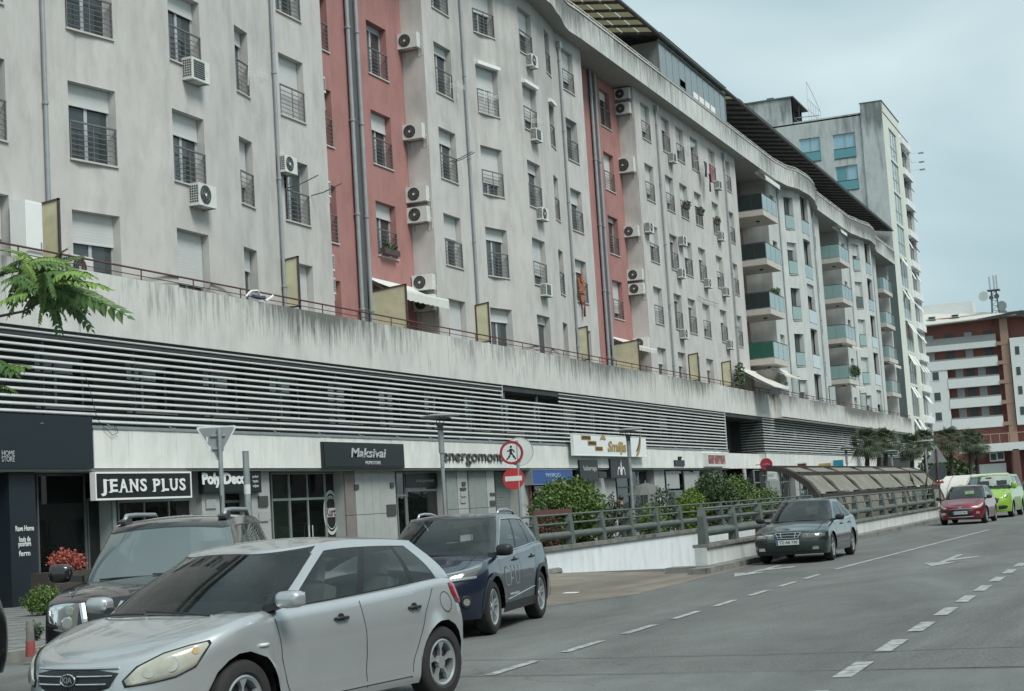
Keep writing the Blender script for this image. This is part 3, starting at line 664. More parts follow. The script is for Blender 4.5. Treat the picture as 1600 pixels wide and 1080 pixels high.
# dark gaps between shop fronts are closed by a plain wall set back
b = MB(); b.box(-24.75, -24.6, 14.2, 90.3, 2.9, 3.12); P(b.build('lintel', DARKW, pod))
# small plates, notices and intercoms on the piers
PL = mat('plate', (.35, .37, .36), .5, var=.3, vscale=30); PLD = mat('plate_dark', (.05, .06, .06), .5, var=.3, vscale=25)
for (x0, x1, y0, y1, mm) in ((322, 337, 780, 795, PL), (404, 418, 775, 792, PLD), (405, 419, 800, 815, PL), (554, 560, 757, 765, PLD), (610, 615, 754, 762, PLD), (605, 618, 788, 806, PLD), (722, 727, 753, 759, PLD), (719, 728, 762, 766, PLD), (720, 728, 770, 776, PL), (720, 728, 779, 786, PL), (766, 775, 770, 774, PLD), (766, 774, 782, 790, PLD), (1070, 1089, 668+70, 765, PL), (1042, 1060, 738, 764, PL)):
    X = -23.93; p = onX(x0, y1, X); q = onX(x1, y0, X); b = MB(); b.box(X-.01, X+.02, p.y, q.y, p.z, q.z); P(b.build('notice_plate', mm, pod))
# ================================================================== shop signs
def sign_box(name, label, x0, x1, y0, y1, X, dep, face, rim=None, cat='shop sign', rimw=.04, group=None):
    p = onX(x0, y1, X); q = onX(x1, y0, X); z0, z1 = p.z, q.z
    z0 = onX((x0+x1)/2, y1, X).z; z1 = onX((x0+x1)/2, y0, X).z
    t = thing(name, label, cat, (X, (p.y+q.y)/2, (z0+z1)/2), 0, group); w = q.y-p.y; h = z1-z0
    b = MB(); b.box(-dep, -.015, -w/2, w/2, -h/2, h/2); b.build('case', rim or face, t)
    b = MB(); b.box(-.015, 0, -w/2+rimw, w/2-rimw, -h/2+rimw, h/2-rimw); b.build('face', face, t)
    if rim:
        b = MB()
        b.box(-.015, .015, -w/2, -w/2+rimw, -h/2, h/2); b.box(-.015, .015, w/2-rimw, w/2, -h/2, h/2); b.box(-.015, .015, -w/2+rimw, w/2-rimw, -h/2, -h/2+rimw); b.box(-.015, .015, -w/2+rimw, w/2-rimw, h/2-rimw, h/2); b.build('rim', rim, t)
    return t, w, h
TXW = mat('sign_white', (.75, .79, .78), .5, var=0); TXG = mat('sign_grey', (.42, .45, .45), .5, var=0); TXB = mat('sign_black', (.02, .025, .025), .5, var=0)
GOLD = mat('sign_gold', (.36, .25, .09), .5, var=.1); REDS = mat('sign_red', (.42, .03, .035), .45, var=.05); PINK = mat('sign_pinkred', (.36, .03, .06), .5, var=.05)
def wtext(t, body, size, y, z, m, width=None, bold=0, x=.012, shear=0, name='lettering', depth=.014, sx=1):
    return text_mesh(name, body, size, m, t, MX(Vector((x, y, z))), depth, width, bold, shear=shear, sx=sx)
t, w, h = sign_box('shop_sign', 'black JEANS PLUS light box with white rim hanging under the fascia', 149, 298, 737, 780, XP+.12, .14, BLACK, WHITE, rimw=.045)
adv = 0; word = [('J', .62), ('E', .88), ('A', .95), ('N', .98), ('S', .8), (' ', .42), ('P', .86), ('L', .82), ('U', .96), ('S', .8)]; tot = sum(a for _, a in word); sc_ = w*.88/tot
SER = {'J': [(.18, 1)], 'E': [(-.28, 1), (-.28, 0)], 'A': [(-.34, 0), (.34, 0)], 'N': [(-.3, 1), (-.3, 0), (.3, 1)], 'P': [(-.24, 1), (-.24, 0)], 'L': [(-.24, 1), (-.24, 0)], 'U': [(-.3, 1), (.3, 1)], 'S': [], ' ': []}
for ch_, a_ in word:
    yc_ = -w*.44+(adv+a_/2)*sc_; adv += a_
    if ch_ == ' ': continue
    wtext(t, ch_, .42, yc_, -.01, TXW, sc_*a_*.76, .010, name='letter')
    for sx_, top_ in SER[ch_]: b = MB(); zc_ = -.01+(.143 if top_ else -.143); b.box(.004, .02, yc_+sx_*sc_-.062, yc_+sx_*sc_+.062, zc_-.012, zc_+.012); b.build('serif', TXW, t)
t, w, h = sign_box('shop_sign', 'dark Poly Deco sign partly hidden by a yield sign pole', 318, 408, 733, 771, XP-.1, .15, BLACK)
wtext(t, 'Poly Deco', .40, -.45, .06, TXW, w*.74, .02)
for i, s_ in enumerate(('podovi', 'tapete', 'zavjese')): wtext(t, s_, .11, w/2-.35, .12-.13*i, TXG, bold=.002)
t, w, h = sign_box('shop_sign', 'black Maksivai home store sign board over the marble fascia', 507, 631, 692, 731, XP+.16, .11, BLACK)
wtext(t, 'Maksivai', .40, .12, .06, TXG, w*.44, .008, shear=.2); wtext(t, 'HOME STORE', .14, .42, -.24, TXG, w*.19, .004)
b = MB(); b.box(.012, .02, -.6, .95, -.01, .01, M=Matrix.Rotation(R(8), 4, 'X')); b.build('stroke', BLACK, t)
en = thing('shop_sign', 'dark energomont letters fixed on the marble fascia', 'shop sign', onX(739, 713, XP+.06))
a, c = onX(694, 712, XP).y, onX(787, 712, XP).y
text_mesh('lettering', 'energomont', .62, mat('letters_dark', (.07, .08, .075), .5), en, MX(Vector((.03, 0, .0))), .05, c-a, .0)
t, w, h = sign_box('shop_sign', 'blue PANIQO sign box under the fascia behind the big bush', 832, 893, 733, 757, XP+.1, .45, mat('sign_blue', (.02, .07, .27), .4, var=.05), GREYM, rimw=.03)
wtext(t, 'PANIQO', .25, .05, .05, mat('sign_paleblue', (.35, .45, .6), .5, var=0), w*.36); wtext(t, 'CAFFE', .1, .05, -.16, mat('sign_paleblue', (.35, .45, .6), .5, var=0))
t, w, h = sign_box('shop_sign', 'dim dark blue window sign reading energomont beside the lamp post', 634, 684, 740, 762, -24.3, .05, BLACK)
wtext(t, 'energomont', .17, .2, 0, TXG, w*.55)
# big white, gold and brown sign
t, w, h = sign_box('shop_sign', 'large white and gold Smilja sign tilted out above the shop fascia', 897, 1008, 680, 713, XP+.35, .12, TXW, TXW, rimw=.03)
for i, (s_, yy_) in enumerate((('LABORATORIJA', -.34), ('KOZMETIČKIH', -.27), ('USLUGA', -.19))):
    b = MB(); b.box(.001, .012, yy_*w-.62+.1*i, yy_*w+.62-.0*i, h*(.22-.24*i), h*(.42-.24*i)); b.build('gold_band', GOLD, t)
    wtext(t, s_, .19, yy_*w+.05*i, h*(.32-.24*i), mat('sign_brown', (.10, .05, .02), .5, var=0), 1.05-.12*i, x=.02)
wtext(t, 'Smilja', .62, .06*w, -.05*h, GOLD, w*.26, .02, x=.02, shear=.25)
def arc(c, r, a0, a1, w0, w1, m, nm='swoosh', n=18, x=.02, sx=1.):
    b = MB(); G = []
    for i in range(n+1):
        q = i/n; a = R(a0+(a1-a0)*q); ww = (w0+(w1-w0)*q)*math.sin(math.pi*min(1, q*1.05+.02))+.01
        G.append([(x, c[0]+(r-ww)*math.cos(a)*sx, c[1]+(r-ww)*math.sin(a)), (x, c[0]+(r+ww)*math.cos(a)*sx, c[1]+(r+ww)*math.sin(a))])
    b.grid(G); b.grid([[(p[0]-.012, p[1], p[2]) for p in g] for g in G]); b.build(nm, m, t)
arc((.42*w-1.2, .75), 1.25, -75, -5, .13, .05, GOLD); arc((.42*w-1.2, .85), 1.15, -70, -5, .05, .03, TXB, x=.024); arc((-.12*w, -.25), .62, 55, 135, .13, .05, GOLD)
for nm, (x0, x1, y0, y1), lab, bd in (('babaroga', (907, 934, 719, 752), 'dark babaroga banner hanging left of the white gap', BLACK), ('nb', (955, 985, 717, 747), 'dark sign with white arched nb letters beside lamp post', BLACK)):
    t, w, h = sign_box('shop_sign', lab, x0, x1, y0, y1, XP+.12, .3, bd)
    if nm == 'nb':
        for cc in (-.3, .3):
            b = MB(); G = []
            for i in range(13): a = math.pi*i/12; G.append([(.012, cc+.26*math.cos(a), -.3+.38*math.sin(a)), (.012, cc+.18*math.cos(a), -.3+.30*math.sin(a))])
            b.grid(G); b.build('emblem_arch', TXW, t)
        b = MB(); b.box(.005, .02, -.08, -.02, -.3, .4); b.box(.005, .02, .02, .08, -.3, .4); b.build('emblem_bar', TXW, t)
    else: wtext(t, 'babaroga', .3, .1, .1, TXG, w*.7)
t, w, h = sign_box('shop_sign', 'small dark roof shaped panel sign above the shutter at the cafe', 936, 948, 737, 747, XP+.1, .1, BLACK)
t, w, h = sign_box('shop_sign', 'black cut-out shop sign shaped like a pot on the white fascia', 1055, 1070, 719, 728, XP+.12, .06, BLACK)
b = MB(); b.cyl((.0, -.05, h/2), (.0, -.05, h/2+.18), .1, 10); b.cyl((.0, -.05, h/2+.1), (.0, .35, h/2+.14), .04, 8); b.build('spout', BLACK, t)
t, w, h = sign_box('shop_sign', 'red picture light box in white case at the end of the first fascia', 1106, 1133, 708, 729, XP+.3, .5, mat('sign_photo', (.22, .06, .05), .5, var=.9, vscale=5, col2=(.5, .42, .4), c2pos=(.5, .7), c2scale=3), PLAST, rimw=.13)
# round red sign and square ones on the second block
def blade(label, x0, x1, y0, y1, X, fm, rim, tx, tm, round_=False):
    """sign that stands out from the wall and faces down the street"""
    c = onX((x0+x1)/2, (y0+y1)/2, X); ppm = F/((c-Vector((0, 0, HC))).dot(CF)); w = (x1-x0)/ppm/.93; h = (y1-y0)/ppm
    t = thing('shop_sign', label, 'shop sign', c, R(-90)); b = MB()
    if round_: b.cyl((-.14, 0, 0), (0, 0, 0), h/2, 28); b.build('disc', fm, t)
    else:
        b.box(-.16, 0, -w/2, w/2, -h/2, h/2); b.build('case', rim, t); b = MB(); b.box(0, .012, -w/2+.07, w/2-.07, -h/2+.07, h/2-.07); b.build('face', fm, t)
    b = MB(); b.cyl((-.08, -w/2-.3, 0), (-.08, -w/2+.02, 0), .03, 6); b.build('bracket', GREYM, t)
    if tx: wtext(t, tx, .2 if round_ else .26, 0, 0, tm, w*.6, x=.018)
blade('round pinkish red blade sign at the second fascia corner', 1188, 1206, 716, 735, XP+.5, PINK, PINK, 'caffe', mat('sign_pink', (.6, .3, .35), .5, var=0), True)
for (x0, x1, y0, y1, lab, fm, tx, tm) in ((1199, 1213, 734, 751, 'small white square blade sign under the round red sign', TXW, 'NET', TXG), (1246, 1261, 723, 742, 'dark red square sign with pale number hanging from the second fascia', mat('sign_maroon', (.11, .02, .02), .5), '1001', TXW), (1280, 1298, 724, 742, 'yellow ochre square sign between the maroon and turquoise signs', mat('sign_ochre', (.42, .32, .13), .5, var=.3, vscale=4), 'pekara', TXW), (1303, 1317, 719, 740, 'turquoise square sign right of the ochre sign', mat('sign_turq', (.02, .22, .34), .5, var=.15), 'ljekarna', TXW)):
    blade(lab, x0, x1, y0, y1, XP+.5, fm, fm if 'turq' in lab else PLAST, tx, tm)
t, w, h = sign_box('shop_sign', 'small pale board with lettering beyond the turquoise sign', 1325, 1337, 727, 738, XP+.2, .05, TXW)
# lettering on the dark corner shop
pc = onX(36, 826, -23.9)
for s_, py, wd in (('Rave Home', 826, .62), ('louis de', 843, .38), ('poortere', 850, .42), ('ferm', 865, .38)):
    p = onX(38, py, -23.9); text_mesh('lettering', s_, .17, TXW, panelob, MX(Vector((-23.888, p.y, p.z))), .006, wd, .002)
for s_, py in (('HOME', 709), ('STORE', 718)):
    p = onX(12, py, XP+.06); o_ = text_mesh('lettering', s_, .17, TXG, pod, MX(Vector((XP+.075, p.y, p.z))), .006, .42); P(o_)
for ch in panelob.children:
    ch.matrix_parent_inverse = Matrix.Identity(4)
# round window logo
t = thing('window_decal', 'white oval Kurti logo stuck on the shop window beside the doors', 'window logo', (XS+.02, yy(516, 790), onX(516, 801, XS).z))
b = MB(); n = 40
for r0, r1 in ((.56, .66), (.47, .50)):
    G = [[(.0, r*math.cos(2*math.pi*i/n)*.72, r*math.sin(2*math.pi*i/n)*1.05) for r in (r0, r1)] for i in range(n+1)]; b.grid(G)
b.build('ring', mat('decal_white', (.5, .54, .52), .6, var=0), t)
b = MB(); b.box(-.001, .001, -.36, .36, -.14, .14); b.build('band', mat('decal_white', (.5, .54, .52), .6, var=0), t)
wtext(t, 'Kurti', .36, 0, 0, mat('decal_brown', (.10, .02, .02), .5, var=0), .66, .01, x=.004, depth=.002)
# shop window contents at the left: pink jackets on stands, red flowers in a pot
# ================================================================== tower at the end of the row
tw = thing('tower_block', 'tall concrete tower with stained blank end wall and curved glazed street side', 'tower', (-30, 165, 0))
T = lambda o: under(o, tw)
TY = 160.25; TS = mat('tower_pale', (.60, .64, .57), .8, var=.08, vscale=.5); TSW = mat('tower_white', (.70, .73, .71), .7, var=.08, vscale=.6)
b = MB()
hs = [(-32.15, -30.05, 34.8, 37.25), (-28.72, -26.5, 34.7, 37.2), (-28.72, -26.5, 31.4, 33.9), (-32.15, -30.05, 31.4, 33.9)]
def wallX(mb, Y, x0, x1, z0, z1, holes, dep=.2):
    xs = sorted({x0, x1} | {q for h in holes for q in h[:2] if x0 <= q <= x1}); zs = sorted({z0, z1} | {q for h in holes for q in h[2:] if z0 <= q <= z1})
    for i in range(len(xs)-1):
        for j in range(len(zs)-1):
            cx, cz = (xs[i]+xs[i+1])/2, (zs[j]+zs[j+1])/2
            if any(h[0] < cx < h[1] and h[2] < cz < h[3] for h in holes): continue
            mb.quad((xs[i], Y, zs[j]), (xs[i+1], Y, zs[j]), (xs[i+1], Y, zs[j+1]), (xs[i], Y, zs[j+1]))
    for a, c, d, e in holes:
        k = [(a, Y, d), (c, Y, d), (c, Y, e), (a, Y, e)]
        for p, q in zip(k, k[1:]+k[:1]): mb.quad(p, q, (q[0], Y+dep, q[2]), (p[0], Y+dep, p[2]))
wallX(b, TY, -38, -25.75, 0, 39.0, hs); wallX(b, TY-.15, -25.75, -23.62, 24, 39.95, [])
b.quad((-25.75, TY-.15, 24), (-25.75, TY, 24), (-25.75, TY, 39.95), (-25.75, TY-.15, 39.95)); b.box(-25.75, -23.62, TY+.0, TY+.3, 39.0, 39.95)
b.box(-38, -32.6, TY, TY+.3, 39.0, 41.75); b.box(-38, -25.75, TY+.02, TY+.3, 38.95, 39.1)
T(b.build('end_wall', TOWERC, tw))
b = MB(); b.box(-38, -23.6, TY, 177, 38.8, 38.95); b.box(-38, -32.4, TY-.1, 167.5, 41.7, 41.85); b.box(-25.8, -23.55, TY-.2, 171.2, 39.95, 40.02); T(b.build('roof', EAVE, tw))
b = MB(); b.box(-33.6, -33.5, TY+.3, 167, 38.9, 41.7); b.box(-32.66, -32.6, TY+.0, TY+.3, 38.9, 41.7); b.box(-32.7, -32.55, 163.5, 163.7, 39, 41.7); b.box(-38, -33, 166.9, 167, 38.9, 41.7); T(b.build('attic_wall', DARKW, tw))
b = MB(); b.tube([(-32.5, TY+.3, 39.6), (-32.5, 166, 39.6)], .04, 6); b.tube([(-32.3, TY+.1, 39.55), (-29.9, TY+.1, 39.45)], .04, 6); T(b.build('handrail', GREYM, tw))
b = MB(); b.box(-35.2, -34.5, TY+.2, TY+.6, 41.85, 42.05); T(b.build('chimney', EAVE, tw))
BLUEG = glass('blue_window_glass', (.5, .6, .65), .1, .12, (.30, .52, .62))
for x0, x1, z0, z1 in hs:
    f = MB()
    for a, c, d, e in ((x0, x0+.07, z0, z1), (x1-.07, x1, z0, z1), ((x0+x1)/2-.04, (x0+x1)/2+.04, z0, z1), (x0+.07, x1-.07, z1-.08, z1)): f.box(a, c, TY+.12, TY+.2, d, e)
    f.box(x0-.5, x1+.5, TY+.8, TY+.82, z0-.5, z1+.5, 1); o = T(f.build('window', [FRAME, ROOMD], tw))
    for i in (0, 1):
        g = MB(); g.box(x0+.07+i*(x1-x0)/2, (x0+x1)/2-.05+i*(x1-x0)/2, TY+.15, TY+.16, z0, z1-.08); put('pane', g.mesh('pane', BLUEG if (i or z1 > 35) else PANEC), o)
    g = MB(); g.box(x0+.03, x1-.03, TY-.01, TY, z0+.04, z0+.95); put('glass_railing', g.mesh('glass_railing', PANEC), o); g = MB(); g.box(x0, x1, TY-.03, TY+.01, z0+.96, z0+1.02); g.box(x0, x1, TY-.05, TY, z0-.06, z0); put('handrail', g.mesh('handrail', FRAMED), o)
# street side
fz = [5.4+3.31*k for k in range(10)]
h1 = [(163.6, 168.4, z-.3, z+2.75) for z in fz]; h2 = [(171.4, 176.8, z, z+2.45) for z in fz]
XT = -23.62
b = MB(); wall(b, lambda q: XT, TY-.15, 171.0, 0, 39.95, h1, depth=.15); o = T(b.build('street_wall', TS, tw))
b = MB(); wall(b, lambda q: XT, 171.0, 177.0, 0, 39.0, h2, depth=.9); b.quad((XT, 177, 0), (-38, 177, 0), (-38, 177, 39), (XT, 177, 39)); T(b.build('street_wall', TSW, tw))
PALEG = glass('pale_tower_glass', (.5, .6, .6), .1, .15, (.42, .56, .54)); DKG = glass('dark_tower_glass', (.3, .35, .35), .2, .08, (.03, .05, .05))
tiltm = WHITE
rt = random.Random(11)
for k, z in enumerate(fz):
    low = z < 22
    f = MB(); X = XT-.12
    for q in (163.6, 165.2, 166.8, 168.4): f.box(X-.03, X+.03, q-.04, q+.04, z-.3, z+2.75)
    f.box(X-.03, X+.03, 163.6, 168.4, z+.9, z+.97); o = T(f.build('window', GREYM, tw))
    for i in range(3):
        ya = 163.64+i*1.6
        for za, zb in ((z-.3, z+.9), (z+.97, z+2.75)):
            g = MB(); g.box(X-.01, X, ya, ya+1.52, za, zb); put('pane', g.mesh('pane', DKG if low and (za > z+.5 or z < 15) else PALEG), o)
        if low and (k*3+i) % 4 != 1 or (not low and rt.random() < .04):
            g = MB(); M_ = Matrix.Translation((X+.05, 0, z+2.7)) @ Matrix.Rotation(R(-24-8*rt.random()), 4, 'Y'); g.box(0, .05, ya+.15, ya+1.3, -1.35, 0, M=M_); put('open_sash', g.mesh('open_sash', tiltm), o)
    f = MB(); X = XT-.35
    for q in (171.45, 173.2, 175.0, 176.75): f.box(X-.03, X+.03, q-.05, q+.05, z, z+2.45)
    f.box(X-.3, X-.28, 171.4, 176.8, z, z+2.45, 1); o = T(f.build('window', [GREYM, DARKW], tw))
    for i in range(3):
        ya = 171.5+i*1.77; g = MB(); g.box(X-.01, X, ya, ya+1.65, z+.02, z+2.4); put('pane', g.mesh('pane', DKG if rt.random() < .75 else PALEG), o)
        if rt.random() < .75:
            g = MB(); M_ = Matrix.Translation((X+.05, 0, z+2.4)) @ Matrix.Rotation(R(-22-12*rt.random()), 4, 'Y'); g.box(0, .05, ya+.2, ya+1.3, -1.3, 0, M=M_); put('open_sash', g.mesh('open_sash', BLACK if z > 22 and rt.random() < .7 else tiltm), o)
    b = MB(); b.box(XT, XT+.25, 171.1, 177.05, z+2.5, z+3.2); T(b.build('balcony_band', TSW, tw))
b = MB()
for q in range(6): b.cyl((-31.0, 160.6+q*1.3, 39), (-31.0, 160.6+q*1.3, 41.4), .03, 5)
for z in (40.3, 41.4): b.cyl((-31.0, 160.6, z), (-31.0, 167.1, z), .03, 5)
b.cyl((-31, 160.6, 41.4), (-31, 160.6, 43.2), .03, 5); b.tube([(-31, 160.6, 43.2), (-31, 163.2, 42.6), (-31, 167.1, 41.4)], .025, 5)
tag(b.build('roof_frame', PLAST), 'white tubular frame standing on the tower roof', 'metal frame')
an = thing('tv_antenna', 'bare aerial with three short booms sticking out past the tower edge', 'aerial', (XT, 176.9, 37))
for i, dz in enumerate((.55, -.45, -1.3)):
    b = MB(); b.cyl((0, -.2, dz), (1.5, .4, dz+.1), .018, 5); b.box(1.0, 1.55, .25, .6, dz+.0, dz+.12); b.build('boom', GREYM, an)
b = MB(); b.cyl((0, 0, -1.6), (0, 0, .9), .04, 6); b.build('mast', GREYM, an)
# ================================================================== far red and white building
FY = 245.
def fb(px, py, Y=FY): return onY(px, py, Y)
fr_ = thing('apartment_building', 'far red and white apartment building with long white balconies and sloped roof', 'apartment building', (-26, FY, 0))
Q = lambda o: under(o, fr_)
FRED = mat('far_red', (.29, .125, .105), .9, var=.2, vscale=.3); FWH = mat('far_white', (.66, .69, .67), .8, var=.06); FTAN = mat('far_tan', (.34, .22, .17), .9, var=.15)
def c5p(x, y): return (1430+x/6, 460+y/6)
def c6p(x, y): return (1430+x/6, 620+y/6)
def zof(p, Y=FY): return fb(*p, Y).z
def xof(p, Y=FY): return fb(*p, Y).x
xl = -36.0; xr = -10.0
z5 = [zof(c6p(500, 300)), zof(c6p(500, 205)), zof(c6p(500, 100)), zof(c6p(500, 15)), zof(c5p(500, 870)), zof(c5p(500, 785)), zof(c5p(500, 690)), zof(c5p(500, 605)), zof(c5p(500, 510)), zof(c5p(500, 455))]
xs_ = [xof(c6p(830, 200)), xof(c6p(830, 200))]
xw = xof(c6p(340, 200)); xe = xof(c6p(825, 200)); xp0 = xof(c6p(870, 200)); xp1 = xof(c6p(945, 200))
FWN = mat('far_window', (.06, .07, .075), .3, var=.2)
b = MB(); b.box(xl, xr, FY+1.6, FY+1.8, 0, z5[9]+4.2); Q(b.build('rear_wall', FRED, fr_))
for i in range(0, 10, 2):
    za, zb = z5[i], z5[i+1]; x0 = xw if i < 6 else xl+2.2
    b = MB(); b.box(x0, xe, FY-.1, FY+.05, za, zb); b.box(x0, xe, FY+.05, FY+1.6, za, za+.2); o = Q(b.build('balcony', FWH, fr_))
    b = MB(); b.box(x0, xe, FY-.08, FY+.02, zb+(.0), zb+.08+(.9 if i == 8 else .15)); put('balcony_rail', b.mesh('balcony_rail', mat('far_rail', (.24, .26, .25), .6)), o)
    for q in range(4):
        xa = x0+1.0+(xe-x0-2)*q/3.3; b = MB(); b.box(xa, xa+1.1, FY+1.5, FY+1.59, zb+.1, zb+1.7); Q(b.build('window', FWN if q % 2 else FRAME, fr_))
b = MB(); b.box(xl, xw-.02, FY, FY+.3, z5[0], z5[7]); Q(b.build('wall', FWH, fr_))
for px, py, dx in ((1462, 588, 1), (1465, 620, 1), (1467, 651, 1)):
    p = fb(px, py); b = MB(); b.box(p.x-.45, p.x+.45, FY-.03, FY, p.z-.6, p.z+.6); b.box(p.x-.55, p.x+.55, FY-.05, FY, p.z-.7, p.z-.6, 1); Q(b.build('window', [FWN, SILL], fr_))
b = MB(); b.box(xp0, xp1, FY-.2, FY+.6, 0, z5[9]+3.2); Q(b.build('pillar', FTAN, fr_))
for i in range(0, 10, 2): b = MB(); b.box(xe, xp1, FY-.25, FY+.6, z5[i]+.1, z5[i]+.65); Q(b.build('beam', FTAN, fr_))
b = MB(); b.box(xp1+.15, -6, FY-.6, FY+1.6, zof(c6p(990, 262)), z5[9]+.1); Q(b.build('wall', FWH, fr_))
for px, py in ((1590, 548), (1592, 580), (1595, 610), (1598, 642)):
    p = fb(px, py); b = MB(); b.box(p.x-.3, p.x+.3, FY-.64, FY-.6, p.z-.6, p.z+.6); Q(b.build('window', FWN, fr_))
# roof
b = MB(); zt = z5[9]+3.2
b.add([(xl, FY-1.2, zt-.1), (xp1+1.5, FY-1.2, zt+.3), (xp1-4, FY+4, zt+1.6), (xl, FY+4, zt+2.6)], [(0, 1, 2, 3)]); b.add([(xl, FY-1.2, zt-.25), (xp1+1.5, FY-1.2, zt+.15), (xp1+1.5, FY+2, zt+.2), (xl, FY+2, zt-.2)], [(0, 1, 2, 3)])
b.quad((xl, FY-1.2, zt-.25), (xp1+1.5, FY-1.2, zt+.15), (xp1+1.5, FY-1.2, zt+.3), (xl, FY-1.2, zt-.1)); Q(b.build('roof', mat('far_roof', (.50, .50, .45), .7, var=.06, bump=.3, bscale=1.2, bstretch=(3, .2, .2)), fr_))
b = MB(); b.add([(xp1-4, FY-1.4, zt+.1), (xp1+2.3, FY-1.4, zt+.75), (xp1+9, FY-1, zt-1.6), (xp1+9, FY+3, zt-1.6), (xp1+2.3, FY+3, zt+.8), (xp1-4, FY+3, zt+.2)], [(0, 1, 4, 5), (1, 2, 3, 4)]); b.add([(xp1-4, FY-1.4, zt+.1), (xp1+2.3, FY-1.4, zt+.75), (xp1+9, FY-1, zt-1.6), (xp1+9, FY-1, zt-2.4), (xp1+2, FY-1, zt-.1)], [(0, 1, 2, 3, 4)]); Q(b.build('dark_gable', EAVE, fr_))
b = MB(); b.box(xl, xof(c5p(510, 100)), FY+3.5, FY+8, zt+1.2, zof(c5p(400, 70))+.3); Q(b.build('roof_house', FWH, fr_))
for cxp in (145, 365): p = fb(*c5p(cxp, 190)); b = MB(); b.box(p.x-.6, p.x+.6, FY+.9, FY+1.6, zt+.9, zt+1.35); b.box(p.x-.45, p.x+.45, FY+.85, FY+.9, zt+1., zt+1.25, 1); Q(b.build('skylight', [PLAST, BLACK], fr_))
# ground floor terrace
za = zof(c6p(850, 500)); zb = zof(c6p(850, 435))
b = MB(); b.box(xof(c6p(430, 450)), -6, FY-3, FY-2.6, za, zb); b.box(xof(c6p(430, 450)), -6, FY-3, FY+1.6, za-.15, za); Q(b.build('terrace', FWH, fr_))
b = MB(); zz = zof(c6p(850, 350)); b.box(xof(c6p(400, 450)), -6, FY-2.9, FY-2.8, zz, zz+.12)
x = xof(c6p(400, 450))
while x < -6: b.box(x, x+.1, FY-2.9, FY-2.8, zb, zz); x += 1.25
Q(b.build('terrace_railing', mat('rail_pink', (.36, .25, .2), .7), fr_))
b = MB(); b.box(xof(c6p(150, 600)), xof(c6p(850, 600)), FY-.4, FY, 0, zof(c6p(700, 630))); Q(b.build('lower_wall', FWH, fr_))
b = MB(); p = fb(*c6p(705, 610)); q = fb(*c6p(835, 515)); b.box(p.x, q.x, FY-.5, FY-.4, p.z, q.z); b.box(p.x+.15, (p.x+q.x)/2-.1, FY-.55, FY-.5, p.z+.2, q.z-.2, 1); b.box((p.x+q.x)/2+.1, q.x-.1, FY-.55, FY-.5, p.z+.3, q.z-.1, 1); Q(b.build('window', [WHITE, FWN], fr_))
b = MB(); b.box(xof(c6p(940, 600)), xof(c6p(1000, 600)), FY-3, FY-2.2, 0, za); Q(b.build('pillar', mat('far_brown', (.16, .09, .075), .9), fr_))
# lattice mast on that roof
ms = thing('radio_mast', 'lattice radio mast with dishes on the roof of the far building', 'antenna mast', (fb(1554, 490).x, FY+2, zt+.6))
hm = fb(1552, 428).z-zt-.6
b = MB()
for sx in (-.6, .6):
    for sy in (-.6, .6): b.cyl((sx, sy, -1.5), (sx*.55, sy*.55, hm*.62), .09, 5)
for k in range(5):
    z = hm*.62*k/5; r = .6-.27*k/5; r2 = .6-.27*(k+1)/5; z2 = hm*.62*(k+1)/5
    for a, c in (((-1, -1), (1, -1)), ((1, -1), (1, 1))): b.cyl((a[0]*r, a[1]*r, z), (c[0]*r2, c[1]*r2, z2), .05, 4); b.cyl((a[0]*r, a[1]*r, z), (c[0]*r, c[1]*r, z), .05, 4)
b.box(-.9, .9, -.9, .9, hm*.62, hm*.62+.15); b.build('lattice', mat('mast_grey', (.10, .115, .125), .6), ms)
b = MB()
for x, h0, h1_ in ((-.5, .66, .98), (.1, .64, 1.0), (.5, .66, 1.0)): b.cyl((x, 0, hm*.62), (x, 0, hm*h1_), .07, 5); b.box(x-.12, x+.12, -.15, .1, hm*(h1_-.2), hm*h1_); b.box(x-.12, x+.12, -.15, .1, hm*.68, hm*.78)
b.build('antenna_panel', mat('mast_pale', (.42, .46, .48), .6), ms)
for x, z, r, mm in ((-1.5, hm*.5, .75, PLAST), (.4, hm*.47, .4, EAVE), (-.4, hm*.45, .35, EAVE), (1.0, hm*.22, .75, GREYM), (1.1, hm*.02, .7, GREYM)): b = MB(); b.cyl((x, -.6, z), (x+.1, -.25, z), r, 14, r1=r*.6); b.build('dish', mm, ms)
# ================================================================== ground, road, markings
ASP = mat('asphalt', (.13, .14, .135), .92, var=.16, vscale=.8, bump=.35, bscale=70, col2=(.17, .18, .172), c2pos=(.45, .6), c2scale=28)
ASP2 = mat('asphalt_newer', (.15, .162, .155), .92, var=.14, vscale=1.1, bump=.3, bscale=80, col2=(.19, .20, .195), c2pos=(.5, .62), c2scale=34)
ASP3 = mat('asphalt_coarse', (.138, .148, .143), .92, var=.1, vscale=.6, bump=.5, bscale=60, col2=(.215, .225, .22), c2pos=(.52, .6), c2scale=26)
BEIGE = mat('entrance_slab', (.215, .19, .155), .9, var=.16, vscale=1.2, bump=.2, bscale=40, col2=(.14, .135, .12), c2pos=(.5, .72), c2scale=.7)
PAVE = mat('pavement_stone', (.17, .18, .172), .9, var=.15, vscale=1.4, bump=.2, bscale=30)
KERB = mat('kerb_concrete', (.19, .195, .175), .9, var=.3, vscale=3, col2=(.07, .075, .06), c2pos=(.5, .68), c2scale=1.6)
